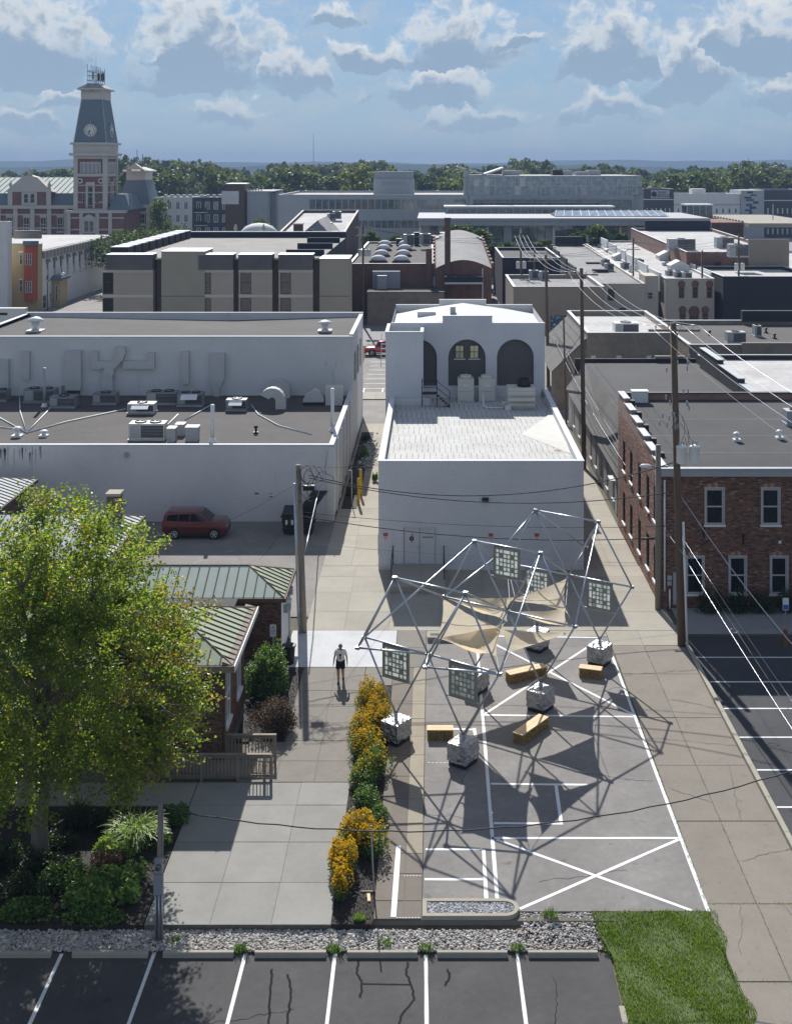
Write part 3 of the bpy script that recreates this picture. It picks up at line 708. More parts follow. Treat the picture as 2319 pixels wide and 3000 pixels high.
b_=NB('block_glass_lit');b_.col(b_.ramp(b_.noise(6.,2,.5),[(.3,(.52,.57,.55)),(.7,(.80,.84,.82))]));b_.setp(Roughness=.2)
tr_=b_.N.new('ShaderNodeBsdfTranslucent');tr_.inputs[0].default_value=(.85,.9,.88,1);mx_=b_.N.new('ShaderNodeMixShader');mx_.inputs[0].default_value=.6
b_.L.new(b_.b.outputs[0],mx_.inputs[1]);b_.L.new(tr_.outputs[0],mx_.inputs[2]);b_.L.new(mx_.outputs[0],b_.N['Material Output'].inputs[0]);MATS['block_glass']=b_.m
# block layout of one panel on a 6 x 7 grid: (col, row, width, height)
LAY=[(0,0,1,1),(1,0,1,1),(2,0,2,1),(4,0,1,1),(5,0,1,1),(0,1,1,1),(2,1,1,1),(3,1,1,1),(5,1,1,1),
       (0,2,1,2),(1,2,1,1),(2,2,1,1),(3,2,1,1),(4,2,1,1),(5,2,1,2),(1,3,1,1),(2,3,1,1),(3,3,1,1),(4,3,1,1),
       (0,4,1,1),(2,4,1,1),(3,4,1,1),(5,4,1,1),(0,5,1,1),(1,5,1,1),(2,5,2,1),(4,5,1,1),(5,5,1,1)]
def panel(A,B,label,legs):
 A,B=Vector(A),Vector(B);U=(B-A);U.z=0;Lw=U.length;U.normalize()
 w,h=1.28,1.32;mid=(A+B)/2;O=mid-U*(w/2)-Vector((0,0,h+.06))
 root=thing('glass_block_panel',label,'panel',tuple(mid-Vector((0,0,h))),'glass-block panels hung in the pipe frame')
 cw,ch=(w-.16)/6,(h-.16)/6;ops=[]
 for c,r_,cc,rr in LAY:ops.append((.08+c*cw+.022,.08+(c+cc)*cw-.022,h-.08-(r_+rr)*ch+.022,h-.08-r_*ch-.022))
 mb=MB();facade(mb,O-Vector((U.y,-U.x,0))*-.03,U,w,h,ops,.06)
 O2=O+Vector((U.y,-U.x,0))*-.03+U*w
 facade(mb,O2,-U,w,h,[(w-o[1],w-o[0],o[2],o[3]) for o in ops],.001)
 for u0,u1,z0,z1 in((-.02,0,-.02,h+.02),(w,w+.02,-.02,h+.02),(0,w,-.02,0),(0,w,h,h+.02)):ubox(mb,O,U,u0,u1,z0,z1,-.045,.045)
 mb.build('panel_frame','panel_frame',root)
 for o in ops:ubox(MB(),O,U,o[0]-.004,o[1]+.004,o[2]-.004,o[3]+.004,-.022,.022).build('glass_block','block_glass',root)
 s=MB();
 for u in(.15,w-.15):ubox(s,O,U,u-.02,u+.02,h+.018,h+.075,-.02,.02)
 s.build('hanger','metal_galv',root)
 zb=O.z-.03;dz=(A.z-zb)/(A.z-legs) # pipe across the legs of the frame
 half=Lw/2*(1-dz)+.02
 m2=Vector((mid.x,mid.y,zb));MB().tube(m2-U*half,m2+U*half,.03,8).build('bottom_pipe','metal_galv',root,True)
panel(ND['a'],ND['b'],'glass-block panel above the flower bed walk, nearest the flowers',ZF)
panel(ND['b'],ND['c'],'glass-block panel hanging above the short bench beside the foil block',ZF)
panel(ND['T2L'],ND['T2R'],'highest glass-block panel, hung from a top pipe of the frame',ZM)
panel(ND['i'],ND['g'],'glass-block panel partly hidden behind a shade sail',ZF)
panel(ND['g'],ND['h'],'glass-block panel beside the tan alley, above the square bench',ZF)

b_=NB('sail_cloth');n_=b_.noise(14.,3,.6);b_.col(b_.ramp(b_.noise(1.3,4,.6),[(.3,(.56,.49,.37)),(.7,(.66,.59,.46))]));b_.setp(Roughness=.9);b_.bump(n_,.3,.02)
tr_=b_.N.new('ShaderNodeBsdfTranslucent');tr_.inputs[0].default_value=(.84,.70,.45,1);mx_=b_.N.new('ShaderNodeMixShader');mx_.inputs[0].default_value=.5
b_.L.new(b_.b.outputs[0],mx_.inputs[1]);b_.L.new(tr_.outputs[0],mx_.inputs[2]);b_.L.new(mx_.outputs[0],b_.N['Material Output'].inputs[0]);MATS['sail_cloth']=b_.m
def sail(P,ties,label,seed,sag=.16,pull=.16):
 """three-cornered sail with hollow edges and creases running from its corners"""
 P=[Vector(p) for p in P];r=random.Random(seed);C=sum(P,Vector())/3;P=[C+(p-C)*1.14 for p in P]
 root=thing('shade_sail',label,'shade sail',tuple(C),'tan shade sails in the pipe frame');n=18;V=[];idx={}
 nrm=(P[1]-P[0]).cross(P[2]-P[0]).normalized()
 if nrm.z<0:nrm=-nrm
 ph=[r.uniform(0,6) for _ in range(3)]
 for i in range(n+1):
  for j in range(n+1-i):
   k=n-i-j;w=(i/n,j/n,k/n);p=P[0]*w[0]+P[1]*w[1]+P[2]*w[2]
   # hollow each edge towards the centre
   for q in range(3):
    a,b_,c_=w[q],w[(q+1)%3],w[(q+2)%3]
    p=p+(C-(P[(q+1)%3]+P[(q+2)%3])/2)*(4*b_*c_*pull*1.25*(1-a)**2*(1-2.5*min(a,.4)))
   cr=sum(w[q]**2*(1-w[q])*math.sin(38*math.atan2(w[(q+1)%3]-w[(q+2)%3],.35)+ph[q]) for q in range(3))
   p=p-Vector((0,0,sag*27*w[0]*w[1]*w[2]))+nrm*(.07*cr)+nrm*.02*math.sin(9*w[0]+7*w[1]+ph[0])
   idx[i,j]=len(V);V.append(tuple(p))
 Fc=[]
 for i in range(n):
  for j in range(n-i):
   Fc.append((idx[i,j],idx[i+1,j],idx[i,j+1]))
   if i+j<n-1:Fc.append((idx[i+1,j],idx[i+1,j+1],idx[i,j+1]))
 mesh_obj('cloth',V,Fc,'sail_cloth',root,True)
 for p,q in zip(P,ties):
  if q is not None:MB().tube(p,ND[q] if isinstance(q,str) else q,.012,5).build('tie_rope','metal_white',root)
c1=AT(1455,1840,51.3);c2=AT(1494,1757,56.6);bp=AT(1288,1868,49.6)
sail([AT(1302,1762,55.2),bp,AT(1446,1838,51.4)],['d','b','e'],'tall tan shade sail stretched from the pipes above the gravel planter',1,.05,.10)
sail([AT(1290,1872,49.4),AT(1468,1832,51.8),AT(1448,1918,48.5)],['b','e','c'],'drooping tan shade sail closest to the flower bed side',2,.45,.12)
sail([AT(1468,1845,51.2),AT(1660,1857,51.9),AT(1497,1908,49.0)],['e','f','c'],'tan shade sail spread above the long bench under the frame',3,.12,.10)
sail([AT(1508,1795,53.9),AT(1662,1837,52.3),AT(1650,1786,55.2)],['e','f','g'],'tan shade sail sagging in front of a foil-wrapped block',4,.30,.11)
sail([AT(1506,1757,56.5),AT(1652,1700,58.4),AT(1650,1784,55.4)],['i','g','f'],'steep tan shade sail covering part of a glass-block panel',5,.08,.09)
sail([AT(1308,1752,55.7),AT(1498,1752,57.0),AT(1478,1815,54.0)],['d','i','e'],'low tan shade sail slung between pipes toward the white wall',6,.35,.14)

# foil-wrapped ballast blocks
b_=NB('foil');v_=b_.N.new('ShaderNodeTexVoronoi');v_.inputs['Scale'].default_value=3.6;v_.feature='F1';b_.L.new(b_.vm('ADD',b_.pos,b_.vm('MULTIPLY',b_.N.new('ShaderNodeTexNoise').outputs['Color'],(.4,.4,.4))),v_.inputs['Vector'])
b_.col(b_.ramp(b_.noise(4.,4,.7),[(.35,(.30,.30,.31)),(.65,(.46,.46,.47))]));b_.setp(Roughness=.40,Metallic=.8);b_.bump(b_.mt('ADD',b_.mt('MULTIPLY',v_.outputs['Distance'],1.2),b_.noise(4.5,3,.6)),.8,.12);MATS['foil']=b_.m
UY=math.atan2(4.95,3.4)
BL=['foil-wrapped ballast block standing against the orange flower bed','foil-wrapped ballast block at the end of the short straw bench','foil-wrapped ballast block between the two long benches','foil-wrapped ballast block beside the tan alley','foil-wrapped ballast block half hidden under the shade sails near the driveway','foil-wrapped ballast block behind a hanging glass-block panel on the white line']
for lab,k in zip(BL,['f1','f2','f3','f4','f5','f6']):
 p=ND[k];root=thing('ballast_block',lab,'ballast block',(p.x,p.y,0),'foil-wrapped ballast blocks');r=random.Random(k)
 MB().obox((p.x,p.y),.44,.40,0,.2,UY).build('pallet','metal_black',root)
 bm=bmesh.new();bmesh.ops.create_cube(bm,size=1.0);bmesh.ops.subdivide_edges(bm,edges=bm.edges,cuts=7,use_grid_fill=True)
 for v in bm.verts:
  q=v.co.copy();rd=max(abs(q.x),abs(q.y),abs(q.z));
  v.co=Vector((q.x*1.02,q.y*.86,q.z*.72))+Vector((r.uniform(-1,1),r.uniform(-1,1),r.uniform(-1,1)))*.022
 ca,sa=math.cos(UY),math.sin(UY)
 V=[(p.x+ca*v.co.x-sa*v.co.y,p.y+sa*v.co.x+ca*v.co.y,.55+v.co.z) for v in bm.verts];bm.verts.index_update()
 Fc=[tuple(v.index for v in f.verts) for f in bm.faces];bm.free()
 mesh_obj('foil_wrap',V,Fc,'foil',root)

# straw-bale benches with plank tops
mat('bale_core',(.30,.20,.075),var=.35,scale=5,fine=50,bump=.9,bdist=.05)
def bench(cx,cy,L,D,yaw,label,seed,planks=2,hh=.40):
 root=thing('straw_bench',label,'bench',(cx,cy,0),'straw-bale benches');r=np.random.default_rng(seed)
 nb=max(1,round(L/1.0));ca,sa=math.cos(yaw),math.sin(yaw)
 T=lambda x,y:(cx+ca*x-sa*y,cy+sa*x+ca*y)
 for k in range(nb):
  x0,x1=-L/2+L*k/nb+.01,-L/2+L*(k+1)/nb-.01
  o=MB().prism([T(x0,-D/2+.03),T(x1,-D/2+.03),T(x1,D/2-.03),T(x0,D/2-.03)],0,hh).build('bale','bale_core',root)
  n=1500;C=np.zeros((n,3));f=r.integers(0,4,n);t=r.random(n);z=r.random(n)*hh
  X=np.where(f<2,x0+(x1-x0)*t,np.where(f==2,x0,x1));Y=np.where(f==0,-D/2,np.where(f==1,D/2,-D/2+D*t))
  C[:,0]=cx+ca*X-sa*Y;C[:,1]=cy+sa*X+ca*Y;C[:,2]=np.maximum(z*(1-.06*r.random(n)),.01)
  leafmesh('straw',C,.11,'straw',o,seed=seed+k,aspect=.14,kind='stuff')
  for zz in(.33,.66):
   m_=MB();pp=[T(x0+(x1-x0)*zz,y_)+(z_,) for y_,z_ in((-D/2-.012,0.0),(-D/2-.012,hh),(D/2+.012,hh),(D/2+.012,0.0))];m_.path(pp,.006,4).build('twine','metal_black',o)
 for k in range(planks):
  y0,y1=-D/2+D*k/planks+.006,-D/2+D*(k+1)/planks-.006
  MB().prism([T(-L/2-.04,y0),T(L/2+.03,y0),T(L/2+.03,y1),T(-L/2-.04,y1)],hh,hh+.038).build('plank','plank_new',root)
p=GP(1289,2166);bench(p[0],p[1]+.1,1.02,.46,0,'short straw-bale bench with plank top, square to the concrete strip',31)
pa,pb=GP(1510,2010),GP(1592,1972);bench((pa[0]+pb[0])/2-.15,(pa[1]+pb[1])/2+.15,1.95,.50,math.atan2(2.5,2.0)-.42,'long straw-bale bench with plank top lying across the painted cross',32)
p=GP(1731,1985);bench(p[0],p[1]+.1,1.0,.48,-.30,'small straw-bale bench with plank top near the tan alley',33)
pa,pb=GP(1525,2185),GP(1598,2128);bench((pa[0]+pb[0])/2-.1,(pa[1]+pb[1])/2+.1,2.0,.50,math.atan2(1.75,1.25)-.02,'long straw-bale bench with plank top in front of the foil block, below the white line',34)

# ---------------------------------------------------------------- person walking
def person(px,py):
 x,y,_=GP(px,py);root=thing('person','person in a pale printed T-shirt and dark shorts walking along the aggregate path','person',(x,y,0))
 mat('skin',(.42,.24,.17),rough=.55,var=.06,bump=.02);mat('shirt',(.80,.80,.76),rough=.9,var=.06,scale=6,fine=40);mat('shorts',(.018,.016,.022),rough=.9,var=.2);mat('shoe',(.012,.012,.014),rough=.6,var=.2);mat('hair_short',(.16,.12,.10),rough=.8,var=.2);mat('print_yellow',(.75,.45,.05),var=.1);mat('print_black',(.02,.02,.02),var=.1)
 # walking towards the camera (-Y): one leg ahead, one behind
 J=dict(pel=(0,0,.98),sp=(0,.01,1.15),ch=(0,.02,1.34),nk=(0,.0,1.52),hd=(0,-.03,1.60),top=(0,-.03,1.73),
             sL=(.18,.02,1.45),eL=(.275,.07,1.17),wL=(.31,-.02,.93),fL=(.315,-.06,.82),sR=(-.18,.02,1.45),eR=(-.275,.02,1.16),wR=(-.31,-.08,.92),fR=(-.32,-.10,.82),
             hL=(.10,0,.94),kL=(.11,-.02,.52),aL=(.11,.22,.16),tL=(.12,.14,.04),hR=(-.10,0,.94),kR=(-.09,-.12,.50),aR=(-.08,-.14,.09),tR=(-.08,-.30,.045))
 RAD=dict(pel=(.15,.11),sp=(.13,.10),ch=(.12,.09),nk=(.06,.06),hd=(.085,.095),top=(.085,.095),sL=(.05,.05),eL=(.047,.047),wL=(.032,.03),fL=(.04,.025),sR=(.05,.05),eR=(.047,.047),wR=(.032,.03),fR=(.04,.025),
               hL=(.10,.10),kL=(.078,.078),aL=(.055,.055),tL=(.045,.03),hR=(.10,.10),kR=(.078,.078),aR=(.055,.055),tR=(.045,.03))
 def skin(name,verts,edges,m,rad=1.0,parent=root,sub=2,rads=None):
  me=bpy.data.meshes.new(name);ids={k:i for i,k in enumerate(verts)}
  me.from_pydata([J[k] if isinstance(k,str) else k for k in verts],[(ids[a],ids[b_]) for a,b_ in edges],[])
  o=bpy.data.objects.new(name,me);COL.objects.link(o);o.parent=parent;me.materials.append(M(m))
  md=o.modifiers.new('s','SKIN');
  for k,i in ids.items():
   rr=(rads or RAD)[k];me.skin_vertices[0].data[i].radius=(rr[0]*rad,rr[1]*rad)
  me.skin_vertices[0].data[0].use_root=True;md.use_smooth_shade=True
  sb=o.modifiers.new('d','SUBSURF');sb.levels=sub;sb.render_levels=sub;ORG[o.name]=org(root)
  return o
 E=[('pel','sp'),('sp','ch'),('ch','nk'),('nk','hd'),('hd','top'),('ch','sL'),('sL','eL'),('eL','wL'),('wL','fL'),('ch','sR'),('sR','eR'),('eR','wR'),('wR','fR'),('pel','hL'),('hL','kL'),('kL','aL'),('aL','tL'),('pel','hR'),('hR','kR'),('kR','aR'),('aR','tR')]
 skin('body',list(J),E,'skin')
 J['cL']=(.245,.055,1.25);J['cR']=(-.245,.02,1.25);J['hm']=(0,0,.93)
 J['up']=(0,.02,1.46);sr=dict(hm=(.22,.165),sp=(.205,.155),ch=(.215,.155),up=(.13,.10),sL=(.10,.10),cL=(.088,.088),sR=(.10,.10),cR=(.088,.088))
 skin('t_shirt',['sp','hm','ch','up','sL','cL','sR','cR'],[('ch','up'),('sp','hm'),('sp','ch'),('ch','sL'),('sL','cL'),('ch','sR'),('sR','cR')],'shirt',rads=sr)
 J['lL']=(.112,-.015,.60);J['lR']=(-.095,-.09,.60)
 hr=dict(pel=(.18,.14),hL=(.13,.135),lL=(.125,.13),hR=(.13,.135),lR=(.125,.13))
 skin('shorts',['pel','hL','lL','hR','lR'],[('pel','hL'),('hL','lL'),('pel','hR'),('hR','lR')],'shorts',rads=hr)
 for(sx,sy,sz),(ex,ey,ez) in((J['aL'],J['tL']),(J['aR'],J['tR'])):
  MB().path([(x+sx,y+sy+.06,sz-.03),(x+sx,y+sy,sz-.025),(x+ex,y+ey,ez)],[.04,.058,.05],10).build('shoe','shoe',root,True)
 for w in 'LR': # fingers and thumb of each hanging hand
  f=J['f'+w]
  for k,l in enumerate((.075,.09,.085,.065)):MB().path([(x+f[0],y+f[1]-.03+k*.02,f[2]),(x+f[0],y+f[1]-.035+k*.02,f[2]-l*.6),(x+f[0]*.97,y+f[1]-.045+k*.02,f[2]-l)],[.011,.010,.008],6).build('finger','skin',root,True)
  MB().path([(x+f[0],y+f[1]-.03,f[2]+.05),(x+f[0]*.98,y+f[1]-.065,f[2]+.015),(x+f[0]*.97,y+f[1]-.075,f[2]-.02)],[.013,.011,.009],6).build('thumb','skin',root,True)
 h=MB().lathe((x,y-.015,1.655),[(.02,.115),(.06,.10),(.082,.06),(.088,.01),(.08,-.03)],14);h.build('hair','hair_short',root,True)
 MB().path([(x,y-.115,1.70),(x,y-.14,1.655),(x,y-.118,1.645)],[.008,.014,.010],6).build('nose','skin',root,True)
 for s in(-1,1):
  MB().lathe((x+s*.03,y-.112,1.69),[(.001,-.009),(.009,0),(.001,.009)],8).build('eye','print_black',root)
  MB().lathe((x+s*.085,y-.02,1.66),[(.004,-.03),(.014,0),(.006,.03)],8).build('ear','skin',root)
 MB().box(x-.028,x+.028,y-.116,y-.106,1.613,1.621).build('mouth','print_black',root)
 for cx_,cz,c in[(-.03,1.31,'print_black'),(.03,1.31,'print_black'),(-.025,1.24,'print_yellow'),(.03,1.24,'print_yellow'),(0,1.17,'print_black')]:
  MB().box(x+cx_-.022,x+cx_+.022,y-.170,y-.10,cz-.026,cz+.026).build('shirt_print',c,root)
person(997,1999)
# ---------------------------------------------------------------- planting
def clump(name,label,cat,x,y,rx,ry,h,n,leaf,m,seed,group=None,blossom=0,stem='leaf_dark',hollow=.35,z0=0.,flat=False):
 root=thing(name,label,cat,(x,y,z0),group);r=np.random.default_rng(seed)
 K=14;ang,rr0=r.random(K)*6.283,np.sqrt(r.random(K))*.62;LX,LY,LH,LR=rr0*np.cos(ang),rr0*np.sin(ang),.62+.5*r.random(K),.30+.22*r.random(K)
 def lobes(k,lo):
  q=r.integers(0,K,k);d=r.normal(size=(k,3));d/=np.linalg.norm(d,axis=1)[:,None];d[:,2]=np.abs(d[:,2]);t=(lo+(1-lo)*r.random(k))**.6;z=LH[q]*(.12+.88*d[:,2])*t
  return np.stack([x+rx*(LX[q]+d[:,0]*LR[q]*t),y+ry*(LY[q]+d[:,1]*LR[q]*t),z0+.04+h*np.clip(z,.02,1.2)],1)
 C=lobes(n,hollow)
 leafmesh('foliage',C,leaf,m,root,seed=seed,kind='stuff')
 s=MB()
 for k in range(9):
  a=r.random()*6.28;s.tube((x+.1*math.cos(a),y+.1*math.sin(a),z0-.02),(x+rx*.5*math.cos(a),y+ry*.5*math.sin(a),z0+h*.7),.012,5,.005)
 s.build('stems',stem,root)
 if blossom:
  B=lobes(int(blossom*1.5),.93);B=B[B[:,2]>z0+h*.30];B[:,2]+=.05+.10*r.random(len(B))
  V=[];Fc=[]
  for i,c in enumerate(B):
   s_=.036*(.7+.6*r.random());tx,ty=r.normal(0,.35,2);o=len(V)
   V+=[(c[0],c[1],c[2]+.012)]+[(c[0]+s_*math.cos(t),c[1]+s_*math.sin(t),c[2]+s_*(tx*math.cos(t)+ty*math.sin(t))) for t in[1.0472*q for q in range(6)]]
   Fc+=[(o,o+1+q,o+1+(q+1)%6) for q in range(6)]
  mesh_obj('blossoms',V,Fc,'blossom',root,kind='stuff')
 return root
for i,(px_,py_,rx,ry,h,bl,lab) in enumerate([
 (1085,2075,.98,1.15,1.15,900,'orange-flowered clump at the far end of the bed, beside the white pad'),
 (1108,2140,.98,1.0,1.1,900,'orange-flowered clump touching the foil-wrapped block'),
 (1062,2165,.8,.9,1.0,600,'orange-flowered clump spilling over the aggregate walkway'),
 (1070,2215,1.15,1.0,1.05,620,'broad clump with orange blooms above a leafy green skirt'),
 (1095,2265,1.0,1.0,1.0,140,'leafy green clump with few blooms next to the broad orange clump'),
 (1062,2300,.75,.8,.85,60,'dark green clump at the plaza corner of the flower bed'),
 (1068,2355,.75,1.1,.5,0,'low green ground plant between the flowering clumps'),
 (1100,2410,.6,.8,.55,0,'small green ground plant at the edge of the concrete strip'),
 (1045,2480,.90,.95,1.05,900,'orange-flowered clump behind the thin grey post'),
 (1090,2500,.70,.65,.95,260,'sparse orange-flowered clump between thin post and concrete strip'),
 (1005,2560,.62,.9,1.05,800,'orange-flowered clump leaning over the pale plaza slabs'),
 (1000,2615,.55,.75,.95,600,'orange-flowered clump nearest the river stones')]):
 x,y,_=GP(px_,py_);clump('flower_clump' if bl else 'ground_plant',lab,'flowers' if bl else 'plant',x,y,rx*.85,ry,h,int(2600*rx),.085,'leaf_bush',100+i,'plants in the flower bed',bl)
x,y,_=GP(783,2046);clump('round_shrub','bright green rounded shrub beside the trash can','shrub',x-.05,y+.5,1.25,1.15,2.25,6500,.13,'leaf_bush',131)
x,y,_=GP(800,2152);clump('round_shrub','brown-purple mounded shrub beside the wooden railing','shrub',x-.05,y+.35,1.2,1.05,1.5,6500,.08,'leaf_brown',132)
# bed under the tree
def strap_plant(x,y,rad,h,n,m,label,seed,cat='grass'):
 root=thing('fountain_grass',label,cat,(x,y,0));r=np.random.default_rng(seed);V=[];Fc=[]
 for i in range(n):
  a=r.random()*6.283;L=h*(.7+.5*r.random());out=rad*(.4+.8*r.random());w=.022+.012*r.random();bx,by=x+r.normal(0,rad*.2),y+r.normal(0,rad*.2)
  dx,dy=math.cos(a),math.sin(a);o=len(V);K=5
  for k in range(K+1):
   t=k/K;hx,hz=out*t**1.3,L*(1.55*t-.95*t*t);ww=w*(1-t)+.003
   V+=[(bx+dx*hx-dy*ww,by+dy*hx+dx*ww,hz),(bx+dx*hx+dy*ww,by+dy*hx-dx*ww,hz)]
  Fc+=[(o+2*k,o+2*k+1,o+2*k+3,o+2*k+2) for k in range(K)]
 mesh_obj('foliage',V,Fc,m,root,kind='stuff');return root
x,y,_=GP(400,2475);strap_plant(x,y,1.0,1.15,420,'leaf_strap','light green fountain grass arching beside the short meter pole',201)
x,y,_=GP(225,2420);strap_plant(x,y,.8,.9,260,'leaf_dark','dark arching grass in the shade near the tree trunk',202)
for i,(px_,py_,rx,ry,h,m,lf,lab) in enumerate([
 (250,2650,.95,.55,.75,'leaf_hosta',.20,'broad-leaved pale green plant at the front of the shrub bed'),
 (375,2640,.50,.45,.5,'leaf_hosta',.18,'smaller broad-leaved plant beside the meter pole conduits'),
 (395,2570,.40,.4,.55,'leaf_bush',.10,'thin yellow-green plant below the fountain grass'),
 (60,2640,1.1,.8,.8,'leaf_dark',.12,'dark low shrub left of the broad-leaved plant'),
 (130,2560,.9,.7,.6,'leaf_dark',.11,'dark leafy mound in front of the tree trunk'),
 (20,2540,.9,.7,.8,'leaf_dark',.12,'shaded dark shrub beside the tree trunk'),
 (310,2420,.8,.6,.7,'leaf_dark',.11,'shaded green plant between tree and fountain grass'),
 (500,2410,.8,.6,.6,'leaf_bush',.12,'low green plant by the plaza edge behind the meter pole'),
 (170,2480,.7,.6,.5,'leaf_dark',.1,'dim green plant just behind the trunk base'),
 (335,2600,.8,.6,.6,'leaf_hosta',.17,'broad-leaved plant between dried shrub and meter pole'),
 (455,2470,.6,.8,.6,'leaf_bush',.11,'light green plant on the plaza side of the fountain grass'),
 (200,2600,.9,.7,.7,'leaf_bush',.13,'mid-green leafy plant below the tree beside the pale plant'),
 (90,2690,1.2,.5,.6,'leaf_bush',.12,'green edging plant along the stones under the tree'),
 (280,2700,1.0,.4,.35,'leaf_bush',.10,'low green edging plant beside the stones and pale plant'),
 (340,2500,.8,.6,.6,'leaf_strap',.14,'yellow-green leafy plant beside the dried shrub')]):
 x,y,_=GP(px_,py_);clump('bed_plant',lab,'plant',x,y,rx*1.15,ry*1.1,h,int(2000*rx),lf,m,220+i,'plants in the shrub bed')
x,y,_=GP(310,2540);r=np.random.default_rng(9);clump('dry_shrub','brown dried-out shrub mound in the mulch bed','shrub',x,y,.75,.6,.5,2400,.07,'leaf_brown',240)
# planting in the passage between the buildings
for i,(px_,py_,rx,h,m,lab) in enumerate([(1062,1340,.8,.9,'leaf_bush','green shrub against the long white wall in the passage'),(1070,1290,.6,.5,'leaf_dark','dark low shrub farther along the passage wall'),(1098,1410,.35,.7,'leaf_hosta','pale variegated plant at the white building corner'),(1022,1452,.45,.8,'leaf_dark','small dark shrub behind the yellow bollards')]):
 x,y,_=GP(px_,py_);clump('passage_shrub',lab,'shrub',x,y,rx*.7,rx,h,900,.1,m,250+i)
pts=[(XA(1078,100)+rng.normal(0,.35),100+rng.normal(0,2.5),.05) for _ in range(500)]
stones('passage_stones',pts,.14,'gravel_grey',label='grey cobbles spread along the passage beside the shrubs',seed=19)
# ivy at the brick building
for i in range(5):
 clump('foundation_bush',['dark bush beside the meter cabinets at the brick corner','dark bush between the first two ground-floor windows of the brick front','tall dark bush below the second ground-floor window','dark bush behind the accessible parking sign','dark bush farthest along the brick front from the alley'][i],'bush',14.7+i*1.35,64.2,.85,.45,1.25+.15*(i%2),1500,.11,'leaf_dark',260+i,'bushes along the brick front',z0=.08)

